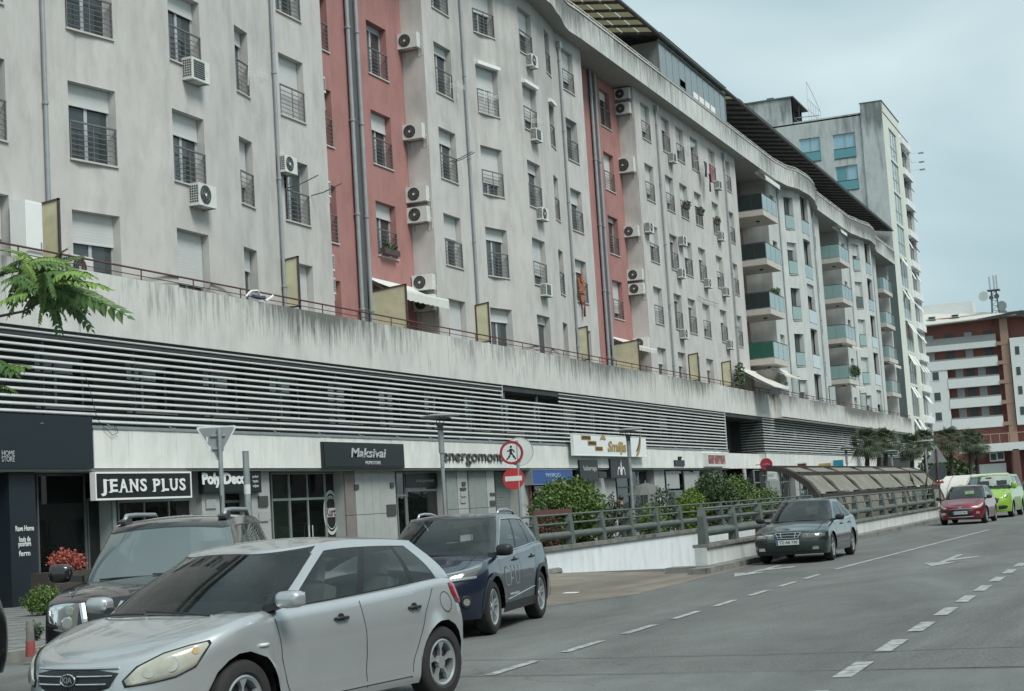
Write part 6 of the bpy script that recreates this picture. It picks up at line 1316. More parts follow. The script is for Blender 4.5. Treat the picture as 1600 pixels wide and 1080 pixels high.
class Car:
    def __init__(s, name, label, cat, sp, pm, loc, yaw, group='cars along the road'):
        s.sp = sp; s.pm = pm; L = sp['L']; s.L = L; s.hw0 = sp['W']/2
        s.root = thing(name, label, cat, loc, yaw, group)
        s.xfa = L/2-sp['fo']; s.xra = s.xfa-sp['wb']; s.Rw = sp.get('R', .32)
        s.xF = sm([(z, L/2+d) for z, d in sp['nose']]); s.xR = sm([(z, -L/2+d) for z, d in sp['tail']])
        s.hwz = sm(sp['side']); s.ztop = sm(sp['belt']); s.nF = sp.get('nF', 2.7); s.rF = sp.get('rF', .75); s.rR = sp.get('rR', .55); s.nR = sp.get('nR', 3.)
        s.sill = sp.get('sill', .19); s.Ra = sp.get('Ra', s.Rw+.055)
    def side_y(s, x, z):
        hw = s.hwz(z)*s.hw0; xa_, xb_ = s.L/2-s.rF, -s.L/2+s.rR; df = max(.05, s.xF(z)-xa_); dr = max(.05, xb_-s.xR(z))
        y = hw
        if x > xa_: y = hw*max(0, 1-min(1, (x-xa_)/df)**s.nF)**(1/s.nF)
        elif x < xb_: y = hw*max(0, 1-min(1, (xb_-x)/dr)**s.nR)**(1/s.nR)
        for xa in (s.xfa, s.xra):   # flared arch
            r = math.hypot(x-xa, z-s.Rw); f = max(0, 1-abs(r-s.Ra)/.13); y += s.sp.get('flare', .014)*f*f if r > s.Ra-.02 else 0
        return y
    def front_x(s, y, z):
        hw = s.hwz(z)*s.hw0; xa = s.L/2-s.rF; return xa+(s.xF(z)-xa)*max(0, 1-min(1, abs(y)/hw)**s.nF)**(1/s.nF)
    def rear_x(s, y, z):
        hw = s.hwz(z)*s.hw0; xb = -s.L/2+s.rR; return xb-(xb-s.xR(z))*max(0, 1-min(1, abs(y)/hw)**s.nR)**(1/s.nR)
    def zbot(s, x):
        z = s.sill
        for xa in (s.xfa, s.xra):
            d = abs(x-xa)
            if d < s.Ra: z = max(z, s.Rw+math.sqrt(s.Ra**2-d*d))
        return z
    def cols(s):
        c = []
        nf = 16
        for i in range(nf+1): c.append(('F', math.pi/2*i/nf))
        xs = set()
        a, b_ = s.L/2-s.rF-.12, -s.L/2+s.rR+.12
        k = 40
        for i in range(1, k): xs.add(round(lerp(a, b_, i/k), 4))
        for xa in (s.xfa, s.xra):
            for i in range(17):
                x = round(xa+s.Ra*math.cos(math.pi*i/16), 4)
                if b_ < x < a: xs = {q for q in xs if abs(q-x) > .015}; xs.add(x)
                for e in (-.0015, .0015):
                    if i in (0, 16) and b_ < x+e < a: xs.add(round(x+e, 4))
        for x in sorted(xs, reverse=True): c.append(('S', x))
        for i in range(nf+1): c.append(('R', math.pi/2*(1-i/nf)))
        return c
    def body(s):
        sp = s.sp; cols = s.cols(); NR = 26; b = MB(); top = []
        G = []
        for kind, p in cols:
            row = []
            def xy(z):
                hw = s.hwz(z)*s.hw0
                if kind == 'F': xa = s.L/2-s.rF; x = xa+max(.05, s.xF(z)-xa)*max(0, math.cos(p))**(2/s.nF); y = hw*math.sin(p)**(2/s.nF) if p > 0 else 0
                elif kind == 'R': xb = -s.L/2+s.rR; x = xb-max(.05, xb-s.xR(z))*max(0, math.cos(p))**(2/s.nR); y = hw*math.sin(p)**(2/s.nR) if p > 1e-6 else 0
                else: x = p; y = s.side_y(x, z); return x, y
                return x, (s.side_y(x, z) if .05 < p < 1.5 and False else y)
            xm = xy(.5)[0]; zb = s.zbot(xm) if kind == 'S' else max(s.sill+sp.get('chin', .0), s.zbot(xm)); zt = s.ztop(xy(.7)[0])
            for i in range(NR+1):
                t = i/NR; z = zb+(zt-zb)*t; x, y = xy(z)
                r = sp.get('round', .05); q = (z-(zt-r))/r
                if q > 0:
                    ins = r*.9*(1-math.sqrt(max(0, 1-q*q)))
                    if kind == 'F': x -= ins*.8*math.cos(p)
                    if kind == 'R': x += ins*.5*math.cos(p)
                    y -= ins if y > ins else 0
                row.append((x, y, z))
            G.append(row); top.append(row[-1])
        b.grid(G); b.grid([[(x, -y, z) for x, y, z in r] for r in G], flip=True)
        # bonnet lid and tail deck
        cr_ = sp.get('crown', .045); xcow = sp['cowl']-.12; xdk = sp['tailx']+.1
        scut = MB(); xback = sp['gh']['x'][0]-sp['gh'].get('r', .55)-.12
        def lid(rows, xlim, front):
            H = []
            for x, y, z in rows:
                line = []
                for k in range(13):
                    f = math.cos(math.pi/2*k/12); e = 1-f*f
                    bul = sp.get('bulge', 0)*math.exp(-((f-.55)/.12)**2)*min(1, max(0, (s.L/2-.1-x)/.5)) if front else 0
                    line.append((x, y*f, z+(cr_*e*min(1, y/.5))+bul))
                H.append(line)
            if not front: b.grid(H, flip=True); b.grid([[(x, -y, z) for x, y, z in r] for r in H]); return
            for i in range(len(H)-1):
                for k in range(12):
                    cxm = (H[i][k][0]+H[i+1][k][0])/2; cym = (H[i][k][1]+H[i+1][k+1][1])/2; g_ = sp['gh']; rg_ = g_.get('r', .55)
                    inner = cym < g_['w'][0]-.03 and cxm < g_['x'][0]-.035-rg_-.10+rg_*max(0, 1-(cym/g_['w'][0])**g_.get('n', 3.4))**(1/g_.get('n', 3.4))
                    for sg in (1, -1):
                        q = [H[i][k], H[i+1][k], H[i+1][k+1], H[i][k+1]]; q = [(x, sg*y, z) for x, y, z in q]
                        b.quad(*(q if sg < 0 else q[::-1]))
                        if inner: q = [(x, y, z+.004) for x, y, z in q]; scut.quad(*(q if sg < 0 else q[::-1]))
        lid([t for t in top if t[0] > xback], xcow, True); lid([t for t in top if t[0] < xdk], xdk, False)
        s.top = top
        # greenhouse
        gh = sp['gh']; s.gh = gh
        xw0, xw1, xr0, xr1 = gh['x']; hb, hr = gh['w']
        zr = sm(gh['roof']); nG = gh.get('n', 3.4); rg = gh.get('r', .55); rgr = gh.get('rr', .45); cr2 = gh.get('crown', .05)
        def gpt(kind, p, v):
            vv = v; xf = lerp(xw0, xw1, vv)+gh.get('wcurve', .04)*math.sin(math.pi*vv); xr = lerp(xr0, xr1, vv)-gh.get('rcurve', .05)*math.sin(math.pi*vv)
            w = lerp(hb, hr, vv**1.15)+.012*math.sin(math.pi*vv)
            if kind == 'F': x = xf-rg+rg*math.cos(p)**(2/nG); y = w*math.sin(p)**(2/nG) if p > 0 else 0
            elif kind == 'R': x = xr+rgr-rgr*math.cos(p)**(2/nG) if p < math.pi/2-1e-6 else xr+rgr; y = w*math.sin(p)**(2/nG) if p > 1e-6 else 0
            else: x = lerp(xf-rg, xr+rgr, p); y = w
            # base height: belt at the sides, cowl height at the windscreen centre
            zb = s.ztop(x)-.02
            if kind == 'F': zb = s.ztop(min(x, sp['cowl']))+cr_*(1-(min(1, y/hb))**2)*.9-.045
            if kind == 'R': zb = s.ztop(max(x, sp['tailx']-.02))-.02+gh.get('rear_lift', 0)
            x1 = lerp(lerp(xw1, xw1, 1), xr1, 0) if False else None
            zt = zr(x if kind != 'F' else min(x, xw1)) if kind != 'R' else zr(max(x, xr1))
            if kind in 'FR': zt += cr2*(1-min(1, y/max(w, .01))**2)
            return Vector((x, y, lerp(zb, zt, vv)))
        s.gpt = gpt
        thA = gh.get('thA', 1.22); thR = gh.get('thR', 1.2)
        C = [('F', thA*i/12, 'ws') for i in range(13)]+[('F', thA+.03, 'wt'), ('F', lerp(thA+.03, math.pi/2, .5), 'bd'), ('F', math.pi/2-1e-4, 'bd')]
        # tags describe the cell that ENDS at this column
        wins = gh['wins']; segs = []; u = 0.
        for (a, c_, nm) in wins:
            if a > u+1e-6: segs.append((u, a, 'gap'))
            segs.append((a, c_, nm)); u = c_
        if u < 1: segs.append((u, 1, 'gap'))
        SC = []
        for a, c_, nm in segs:
            if nm == 'gap':
                n = max(1, int((c_-a)/.05)); g = 'bp' if (a > .2 and c_ < .9 and c_-a < .09) else 'bd'
                SC += [('S', lerp(a, c_, (i+1)/n), g) for i in range(n)]
            else:
                e = .008; SC.append(('S', a+e, 'wt')); n = max(3, int((c_-a)/.05)); SC += [('S', lerp(a+e, c_-e, (i+1)/n), nm) for i in range(n)]; SC.append(('S', c_, 'wt'))
        C += SC; C += [('R', math.pi/2-1e-4, 'bd'), ('R', lerp(thR+.035, math.pi/2, .5), 'bd'), ('R', thR+.035, 'bd'), ('R', thR, 'wt')]+[('R', thR*(1-(i+1)/8), 'rw') for i in range(8)]
        lo, hi = gh.get('v', (.05, .86)); whi = gh.get('wv', (.04, .93)); whi = (.034, whi[1])
        V = sorted(set([0, lo-.03, lo, hi, hi+.025, 1.]+[whi[0], whi[1], whi[1]+.02]+[lerp(lo, hi, k/6) for k in range(1, 6)]))
        def cell(tagn, va, vb):
            vm = (va+vb)/2
            if tagn in ('ws', 'rw'): return tagn if whi[0] < vm < whi[1] else ('tr' if vm < whi[0] or vm < whi[1]+.02 else 'bd')
            if tagn == 'wt': return 'tr' if lo-.03 < vm < hi+.025 else 'bd'
            if tagn in ('bd',): return 'bd'
            if tagn == 'bp': return 'tr' if lo-.03 < vm < hi+.025 else 'bd'
            if lo < vm < hi: return tagn
            return 'tr' if lo-.03 < vm < hi+.025 else 'bd'
        parts = {}
        for sgn in (1, -1):
            P_ = [[gpt(k, p, v) for v in V] for k, p, _ in C]
            if sgn < 0: P_ = [[Vector((q.x, -q.y, q.z)) for q in r] for r in P_]
            for i in range(1, len(C)):
                for j in range(len(V)-1):
                    c_ = cell(C[i][2], V[j], V[j+1]); key = c_ if c_ in ('bd', 'tr', 'ws', 'rw') else c_+('L' if sgn > 0 else 'R')
                    mb = parts.setdefault(key, MB()); q = [P_[i-1][j], P_[i][j], P_[i][j+1], P_[i-1][j+1]]
                    if c_ == 'tr': pass
                    mb.quad(*(q if sgn > 0 else q[::-1]))
            # roof
            rb = parts.setdefault('bd', MB()) if not gh.get('roofmat') else parts.setdefault('rf', MB())
            tp = [gpt(k, p, 1.) for k, p, _ in C]; H = []
            for q in tp:
                line = []
                for k in range(9):
                    f = math.cos(math.pi/2*k/8); line.append((q.x, sgn*q.y*f, q.z+cr2*min(1, q.y/hr)**2*(1-f*f)))
                H.append(line)
            rb.grid(H, flip=sgn > 0)
        s.parts = parts
        for v in parts['bd'].v: b.v.append(v)
        off = len(b.v)-len(parts['bd'].v)
        for f in parts['bd'].f: b.f.append([off+i for i in f]); b.m.append(0)
        o = b.build('body', s.pm, s.root, smooth=True, merge=.0008, angle=38)
        o = parts['tr'].build('window_trim', TRIM, s.root, smooth=True, merge=.0008, angle=50)
        parts['ws'].build('windscreen', sp.get('wsg', WSG), s.root, smooth=True, merge=.0008); parts['rw'].build('rear_window', CGL, s.root, smooth=True, merge=.0008)
        for k in sorted(parts):
            if k in ('bd', 'tr', 'ws', 'rw', 'rf'): continue
            parts[k].build('side_window', CGL, s.root, smooth=True, merge=.0008)
        if 'rf' in parts: parts['rf'].build('roof', gh['roofmat'], s.root, smooth=True, merge=.0008)
        scut.build('scuttle', TRIM, s.root)
        # inner shell: floor, arch liners, seats, dashboard
        u = MB(); u.box(s.xra-.3, s.xfa+.35, -s.hw0+.2, s.hw0-.2, s.sill+.02, s.sill+.1)
        u.box(s.L/2-.55, s.L/2-.3, -s.hw0+.3, s.hw0-.3, s.sill+.02, .62); u.box(-s.L/2+.35, -s.L/2+.5, -s.hw0+.5, s.hw0-.5, s.sill+.02, .6)
        for xa in (s.xfa, s.xra):
            for sg in (1, -1):
                G2 = [[(xa+(s.Ra+.004)*math.cos(a), sg*(min(s.hw0, s.side_y(xa+(s.Ra+.004)*math.cos(a), max(s.sill, s.Rw+s.Ra*math.sin(a))))-.015-w_), s.Rw+(s.Ra+.004)*math.sin(a)) for w_ in (.02, .36)] for a in [math.pi*(k/14) for k in range(0, 15)]]; u.grid(G2)
                u.add([(xa+(s.Ra)*math.cos(a), sg*(s.hw0-.36), s.Rw+(s.Ra)*math.sin(a)) for a in [math.pi*k/14 for k in range(0, 15)]], [tuple(range(15))])
        u.build('underbody', UNDER, s.root)
        z0 = s.ztop(0)-.5; d = MB()
        d.box(sp['cowl']-.55, sp['cowl']-.05, -s.hw0+.16, s.hw0-.16, z0, s.ztop(sp['cowl'])-.06); d.build('dashboard', SEAT, s.root)
        xs = gh.get('seats', (.0, -.95))
        for x in xs:
            for sg in (-1, 1):
                d = MB(); M_ = Matrix.Translation((x, sg*.37, z0)) @ Matrix.Rotation(R(-14), 4, 'Y'); d.box(-.09, .07, -.24, .24, 0, .62, M=M_); d.box(-.06, .04, -.13, .13, .66, .84, M=M_); d.box(.0, .5, -.25, .25, -.12, .06, M=Matrix.Translation((x, sg*.37, z0))); d.build('seat', SEAT, s.root)
        d = MB(); a = Matrix.Translation((sp['cowl']-.68, .37, s.ztop(sp['cowl'])-.06)) @ Matrix.Rotation(R(65), 4, 'Y'); n = 22
        pr = [(.175+.016*math.cos(q), .016*math.sin(q)) for q in [2*math.pi*k/6 for k in range(6)]]; k0 = len(d.v); d.lathe(pr, n, close=True); d.box(-.16, .16, -.02, .02, -.01, .01); d.v = [tuple(a @ Vector(v)) for v in d.v]; d.build('steering_wheel', TRIM, s.root)
        d = MB(); q = gpt('F', 0, .86); d.box(q.x-.13, q.x-.10, -.12, .12, q.z-.09, q.z-.02); d.build('interior_mirror', TRIM, s.root)
    def wheels(s, rim='five', rmat=None, steer=0, rw=.2):
        Rr = s.Rw; rr = Rr*sp_r(s.sp)
        def tyre():
            b = MB(); w = rw; pr = [(rr, -w*.42), (rr+.02, -w*.5), (Rr-.035, -w*.5), (Rr-.01, -w*.42), (Rr, -w*.3), (Rr, w*.3), (Rr-.01, w*.42), (Rr-.035, w*.5), (rr+.02, w*.5), (rr, w*.42)]
            b.lathe(pr, 40, (0, 0, 0), 'y', close=True); 
            for q in (-.05, 0, .05): b.lathe([(Rr+.0005, q-.006), (Rr+.0015, q), (Rr+.0005, q+.006)], 40, (0, 0, 0), 'y')
            me = b.mesh('wheel', TYRE, smooth=True); me.set_sharp_from_angle(angle=R(35)); return me
        def rimm():
            b = MB(); w = rw; b.lathe([(rr+.004, w*.42), (rr-.012, w*.46), (rr-.03, w*.40), (rr-.035, w*.1), (rr-.035, -w*.4)], 40, (0, 0, 0), 'y')
            n = {'five': 5, 'five2': 5, 'six': 6, 'seven': 7}[rim]
            for k in range(n):
                a0 = 2*math.pi*k/n+.3
                subs = ((0, .20, .25),) if rim == 'five' else ((-.16, .10, .07), (.16, .10, .07))
                for da, w0, w1 in subs:
                    a = a0+da; ci = lambda r, q, y: (r*math.cos(q), y, r*math.sin(q))
                    i0, o0 = .035, rr-.018; ya, yb = w*.34, w*.41
                    P4 = [ci(i0, a-w0*1.9, ya), ci(i0, a+w0*1.9, ya), ci(o0*.62, a+w0*.55, ya+.005), ci(o0, a+w1, yb), ci(o0, a-w1, yb), ci(o0*.62, a-w0*.55, ya+.005)]
                    bk = [(x, y-.03, z) for x, y, z in P4]; b.add(P4+bk, [(0, 1, 2, 5), (5, 2, 3, 4)]+[(i, 6+i, 6+(i+1) % 6, (i+1) % 6) for i in range(6)])
            b.cyl((0, w*.2, 0), (0, w*.37, 0), .062, 16, r1=.055)
            for k in range(5): a = 2*math.pi*k/5; b.cyl((.045*math.cos(a), w*.36, .045*math.sin(a)), (.045*math.cos(a), w*.385, .045*math.sin(a)), .009, 6)
            return b.mesh('rim', rmat or RIM)
        def disc(): b = MB(); b.cyl((0, -rw*.1, 0), (0, rw*.12, 0), rr*.72, 24); b.cyl((0, -rw*.4, 0), (0, -rw*.38, 0), rr-.03, 24); return b.mesh('brake_disc', RIMD)
        T_, Ri, Di = tyre(), rimm(), disc()
        for xa in (s.xfa, s.xra):
            for sg in (1, -1):
                o = put('wheel', T_, s.root, (xa, sg*(s.hw0-rw/2-.015), Rr)); 
                rz = (R(steer) if xa == s.xfa else 0)+(math.pi if sg < 0 else 0); o.rotation_euler[2] = rz
                put('rim', Ri, o); put('brake_disc', Di, o)
    # --- helpers that lay things on the skin
    def ribbon(s, pts, w, m, name, off=.0025, sides=(1, -1)):
        for sg in sides:
            b = MB(); b.grid([[(p[0], sg*p[1], p[2]), (q[0], sg*q[1], q[2])] for p, q in pts]); b.build(name, m, s.root)
    def seam_side(s, x0, z0, x1, z1, w=.007, n=10, name='door_seam'):
        d = Vector((x1-x0, z1-z0)).normalized(); nn = Vector((-d.y, d.x))*w/2; pts = []
        for i in range(n+1):
            t = i/n; x = lerp(x0, x1, t); z = lerp(z0, z1, t); pts.append(((x-nn.x, s.side_y(x-nn.x, z-nn.y)+.0025, z-nn.y), (x+nn.x, s.side_y(x+nn.x, z+nn.y)+.0025, z+nn.y)))
        s.ribbon(pts, w, SEAM, name)
    def seam_poly(s, P_, w=.007, name='door_seam'):
        for a, c in zip(P_, P_[1:]): s.seam_side(*a, *c, w=w, n=max(3, int(math.hypot(c[0]-a[0], c[1]-a[1])/.06)), name=name)
    def loft(s, A, Bp, fn, off, m, name, n=14, k=6, sides=(1, -1), lip=0.012, parent=None):
        """surface patch between two polylines A and Bp given in 2-D, projected by fn, pushed outwards, with an edge skirt"""
        def at(pl, t):
            q = t*(len(pl)-1); i = min(int(q), len(pl)-2); f = q-i; return (lerp(pl[i][0], pl[i+1][0], f), lerp(pl[i][1], pl[i+1][1], f))
        objs = []
        for sg in sides:
            b = MB(); G = []
            for i in range(n+1):
                row = []
                for j in range(k+1):
                    a = at(A, i/n); c = at(Bp, i/n); u_ = (lerp(a[0], c[0], j/k), lerp(a[1], c[1], j/k)); e = 1e-3
                    p = Vector(fn(*u_)); pu = Vector(fn(u_[0]+e, u_[1])); pv = Vector(fn(u_[0], u_[1]+e)); nn = (pu-p).cross(pv-p)
                    if nn.length > 0: nn.normalize()
                    if nn.dot(p-Vector((0, 0, .55))) < 0: nn = -nn
                    ed = 0 if i in (0, n) or j in (0, k) else 1
                    p2 = p+nn*(off if ed else off*.35-lip*0); row.append((p2.x, sg*p2.y, p2.z))
                G.append(row)
            b.grid(G); objs.append(b.build(name, m, parent or s.root, smooth=True, angle=45))
        return objs
    def FN(s, y, z): return (s.front_x(y, z), y, z)
    def SN(s, x, z): return (x, s.side_y(x, z), z)
    def RN(s, y, z): return (s.rear_x(y, z), y, z)
    def wrapF(s, q, z):
        """perimeter coordinate: q = distance-like angle 0 (centre) .. pi/2 (side)"""
        hw = s.hwz(z)*s.hw0; q = max(0, min(math.pi/2, q)); xa = s.L/2-s.rF; return (xa+max(.05, s.xF(z)-xa)*max(0, math.cos(q))**(2/s.nF), hw*math.sin(q)**(2/s.nF) if q > 0 else 0, z)
    def wrapR(s, q, z):
        hw = s.hwz(z)*s.hw0; q = max(0, min(math.pi/2, q)); xb = -s.L/2+s.rR; return (xb-max(.05, xb-s.xR(z))*max(0, math.cos(q))**(2/s.nR), hw*math.sin(q)**(2/s.nR) if q > 0 else 0, z)
    def mirrors(s, x, z, m, size=(.1, .2, .14), y=None):
        for sg in (1, -1):
            y0 = (y or s.hw0-.05); b = MB(); n = 14; w, l, h = size
            G = []
            for i in range(n+1):
                th = math.pi*i/n; row = []
                for j in range(17):
                    ph = 2*math.pi*j/16; e = .62; c_ = lambda q: math.copysign(abs(q)**e, q)
                    row.append((x+w*.9*max(-.35, c_(math.sin(th)*math.cos(ph))), sg*(y0+.06+l/2+l/2*c_(math.cos(th))), z+h/2*c_(math.sin(th)*math.sin(ph))))
                G.append(row)
            b.grid(G); mr = b.build('wing_mirror', m, s.root, smooth=True, merge=.001)
            b = MB(); b.box(x-w*.34-.006, x-w*.34, sg*(y0+.09), sg*(y0+.05+l), z-h*.38, z+h*.38); b.build('mirror_glass', REFL, mr)
            b = MB(); b.add([(x-.05, sg*(y0-.05), z-.1), (x+.06, sg*(y0-.05), z-.1), (x+.05, sg*(y0+.1), z-h*.42), (x-.04, sg*(y0+.1), z-h*.42), (x-.05, sg*(y0-.05), z-.03), (x+.05, sg*(y0-.05), z-.03), (x+.04, sg*(y0+.1), z-.02), (x-.03, sg*(y0+.1), z-.02)], [(0, 1, 2, 3), (4, 7, 6, 5), (0, 4, 5, 1), (1, 5, 6, 2), (2, 6, 7, 3), (3, 7, 4, 0)]); b.build('mirror_foot', TRIM, mr)
    def handles(s, xs, z, m, cup=True):
        for x in xs:
            for sg in (1, -1):
                y = s.side_y(x, z); b = MB()
                b.tube([(x+.09, sg*(y+.002), z), (x+.07, sg*(y+.028), z+.004), (x-.05, sg*(y+.03), z+.004), (x-.09, sg*(y+.004), z)], .013, 8); o = b.build('door_handle', m, s.root, smooth=True)
                if cup:
                    b = MB(); b.cyl((x, sg*(y-.01), z-.005), (x, sg*(y+.004), z-.005), .045, 16); b.build('handle_recess', SEAM if cup == 1 else m, o)
    def plate(s, z, text, x=None, tilt=0, front=True, w=.52, h=.11, curve=.02):
        x = x or s.front_x(0, z)+curve; b = MB(); b.box(x-.012, x, -w/2, w/2, z-h/2, z+h/2); o = b.build('number_plate', PLATE, s.root)
        b = MB(); b.box(x-.0, x+.001, -w/2+.004, -w/2+.045, z-h/2+.004, z+h/2-.004); b.build('plate_band', mat('o_plate_blue', (.03, .07, .3), .5, var=0), o)
        if text: text_mesh('lettering', text, .085, TRIM, o, Matrix.Translation((x+.002, .02, z)) @ Matrix(((0, 0, 1, 0), (1, 0, 0, 0), (0, 1, 0, 0), (0, 0, 0, 1))), .002, w*.8, .001)
        return o
    def bonnet_seam(s, yf, x0, x1, w=.008):
        """shut line along the bonnet edge at fraction yf of the width"""
        pts = []
        for i in range(17):
            x = lerp(x0, x1, i/16); P_ = []
            for e in (-w/2, w/2):
                zt = s.ztop(x); hy = s.side_y(x, zt-.02)-.045; f = yf; y = hy*f+e; P_.append((x, y, zt+s.sp.get('crown', .045)*(1-f*f)*min(1, hy/.5)+.004+s.sp.get('bulge', 0)*math.exp(-((f-.55)/.12)**2)*0))
            pts.append(tuple(P_))
        s.ribbon(pts, w, SEAM, 'bonnet_seam')
    def wiper(s, sg=1):
        for y0, y1 in ((.55, -.05), (-.05, -.6)):
            a = s.gpt('F', .0, .03); P_ = []
            for k in range(9):
                y = lerp(y0, y1, k/8); w = s.sp['gh']['w'][0]; th = math.asin(min(1, (abs(y)/w))**(s.gh.get('n', 3.4)/2)); q = s.gpt('F', th, .045+.035*k/8); P_.append((q.x+.018, math.copysign(q.y, y), q.z+.012))
            b = MB(); b.tube(P_, .009, 5); b.build('wiper', TRIM, s.root)
def sp_r(sp): return sp.get('rimr', .66)
def ellipse_emblem(c, y, z, x, a, bb, m, name='emblem', t=.006):
    b = MB(); n = 24; G = [[(x, y+(a-t)*math.cos(q), z+(bb-t)*math.sin(q)), (x+.006, y+a*math.cos(q), z+bb*math.sin(q)), (x, y+(a+t)*math.cos(q), z+(bb+t)*math.sin(q))] for q in [2*math.pi*k/n for k in range(n+1)]]; b.grid(G); return b.build(name, m, c.root)
def mesh_grille(c, A, Bp, name, bar, backm=None, n=9, off=.012, vertical=False, nb=14, thick=.006):
    """dark grille panel with real bars"""
    base = c.loft(A, Bp, c.FN, off*.3, TRIM, name, n=16, k=5, sides=(1, -1))
    return base
def bars(c, y0, y1, zs, m, name, off=.02, th=.008, yfn=None, n=12):
    for z in zs:
        for sg in (1, -1):
            pts = [];
            for k in range(n+1): y = lerp(y0, y1 if yfn is None else yfn(z), k/n); pts.append((c.front_x(y, z)+off, sg*y, z))
            b = MB(); b.tube(pts, th, 6); b.build(name, m, c.root)
# ---------------------------------------------------------------- silver hatchback
SIL = paint('silver_paint', (.50, .525, .53), metal=.6, rough=.33, dust=.25)
spK = dict(L=4.235, W=1.79, fo=.895, wb=2.65, R=.318, rimr=.64, sill=.19, rF=.95, nF=2.35, rR=.6, nR=2.8, crown=.06, round=.07, cowl=1.02, tailx=-1.86, flare=.032, Ra=.375,
  nose=[(.18, -.10), (.28, -.02), (.42, 0), (.55, -.01), (.64, -.035), (.72, -.085), (.80, -.18), (.88, -.34), (.96, -.58), (1.04, -.9)], tail=[(.2, .08), (.35, .0), (.6, .0), (.75, .05), (.9, .10), (1.05, .16)],
  side=[(.18, .955), (.26, .985), (.36, .972), (.52, .985), (.68, 1.0), (.80, .985), (.95, .945), (1.08, .905)], belt=[(-2.1, 1.06), (-1.6, 1.065), (-.8, 1.02), (0, .985), (.7, .965), (1.05, .945), (1.4, .905), (1.75, .835), (1.98, .755), (2.1, .70)],
  gh=dict(x=(1.30, .40, -1.95, -1.62), w=(.80, .60), roof=[(-1.9, 1.33), (-1.5, 1.385), (-.9, 1.43), (-.3, 1.445), (.1, 1.42), (.4, 1.365), (.9, 1.2)], n=3.0, r=.62, rr=.42, thA=1.45, v=(.06, .84), wv=(.05, .95), crown=.045, wins=[(.02, .44, 'a'), (.475, .80, 'b'), (.82, .985, 'c')], seats=(-.05, -.95), wcurve=.05))
k = Car('silver_hatchback', 'large silver hatchback with hazy headlights parked nearest the camera', 'car', spK, SIL, (-7.17, 11.66, 0), R(-98.5), 'cars standing along the street')
k.body(); k.wheels('five', steer=0)
k.seam_poly([(.83, .9), (.80, .60), (.70, .32), (.68, .24)]); k.seam_poly([(-.27, .95), (-.30, .5), (-.28, .24)]); k.seam_poly([(-1.36, .97), (-1.18, .78), (-1.06, .56), (-.98, .40), (-.93, .24)]); k.seam_side(.68, .255, -.93, .255)
k.bonnet_seam(.80, 1.78, 1.1); k.handles((.02, -1.02), .83, TRIM, 1); k.mirrors(.80, 1.04, SIL, (.10, .24, .135), .82)
hl = lambda q, z: k.wrapF(q, z)
k.loft([(.44, .575), (.54, .67), (.74, .75), (.96, .79), (1.15, .81)], [(.47, .525), (.68, .54), (.90, .57), (1.07, .63), (1.18, .785)], hl, .012, SEAM, 'headlight_surround', n=20, k=6)
hls = k.loft([(.46, .575), (.56, .662), (.75, .738), (.96, .778), (1.13, .798)], [(.49, .535), (.69, .55), (.90, .582), (1.06, .64), (1.155, .775)], hl, .024, LENSY, 'headlight', n=22, k=8)
for o_, sg in zip(hls, (1, -1)):
    for q, z, r in ((.66, .625, .05), (.84, .665, .06)):
        x, y, z_ = hl(q, z); b = MB(); nrm = Vector((.75, sg*.6, .3)).normalized(); p0 = Vector((x, sg*y, z_))+nrm*.018
        b.cyl(p0-nrm*.008, p0+nrm*.004, r, 20, r1=r*.95); b.cyl(p0+nrm*.004, p0+nrm*.006, r*.82, 20, r1=r*.3, mi=1); b.build('reflector', [REFL, LENSY], o_)
    x, y, z_ = hl(1.03, .74); b = MB(); p0 = Vector((x, sg*y, z_))+Vector((.5, sg*.8, .3)).normalized()*.02; b.cyl(p0, p0+Vector((.5, sg*.8, .2))*.012, .026, 12); b.build('indicator', mat('o_amber_pale', (.5, .34, .16), .3, var=.1), o_)
k.loft([(0, .665), (.10, .663), (.25, .652), (.40, .63)], [(0, .48), (.12, .485), (.24, .50), (.34, .53)], k.FN, .012, TRIM, 'grille', n=12, k=5)
for z, hwid in ((.66, .40), (.605, .37), (.55, .33)):
    pass
bars(k, .075, .37, (.615,), CHR, 'grille_bar', off=.02, th=.007); bars(k, .075, .33, (.56,), CHR, 'grille_bar', off=.02, th=.007); bars(k, .0, .40, (.668,), SIL, 'grille_rim', off=.012, th=.008, yfn=lambda z: .40)
for i in range(22):
    for sg in (1, -1):
        b = MB(); y = .012+i*.0165; z0, z1 = .50+.002*i, .65-.0012*i; P_ = [(k.front_x(y+.02*t, lerp(z0, z1, t))+.014, sg*(y+.02*t), lerp(z0, z1, t)) for t in (0, .5, 1)]; b.tube(P_, .0028, 4); b.build('grille_slat', mat('o_grille_dark', (.03, .035, .035), .4, var=0), k.root)
x = k.front_x(0, .59)+.03; b = MB(); b.lathe([(0, .004), (.066, .002), (.075, -.01)], 28, (x, 0, .59), 'x'); b.v = [(px, py, .59+(pz-.59)*.58) for px, py, pz in b.v]; b.build('emblem_plate', TRIM, k.root); ellipse_emblem(k, 0, .59, x+.002, .072, .042, CHR, t=.005)
text_mesh('emblem_letters', 'KIA', .06, CHR, k.root, Matrix.Translation((x+.008, 0, .59)) @ Matrix(((0, 0, 1, 0), (1, 0, 0, 0), (0, 1, 0, 0), (0, 0, 0, 1))), .004, .095, .001)
k.loft([(0, .36), (.4, .36), (.52, .35)], [(0, .24), (.35, .24), (.46, .25)], k.FN, .008, TRIM, 'lower_intake', n=12, k=4)
for sg in (1, -1):
    y = k.side_y(1.02, .72); b = MB(); b.tube([(1.07, sg*(y+.002), .72), (1.02, sg*(y+.012), .72), (.97, sg*(y+.002), .72)], .014, 8); b.build('side_repeater', PLATE, k.root, smooth=True)
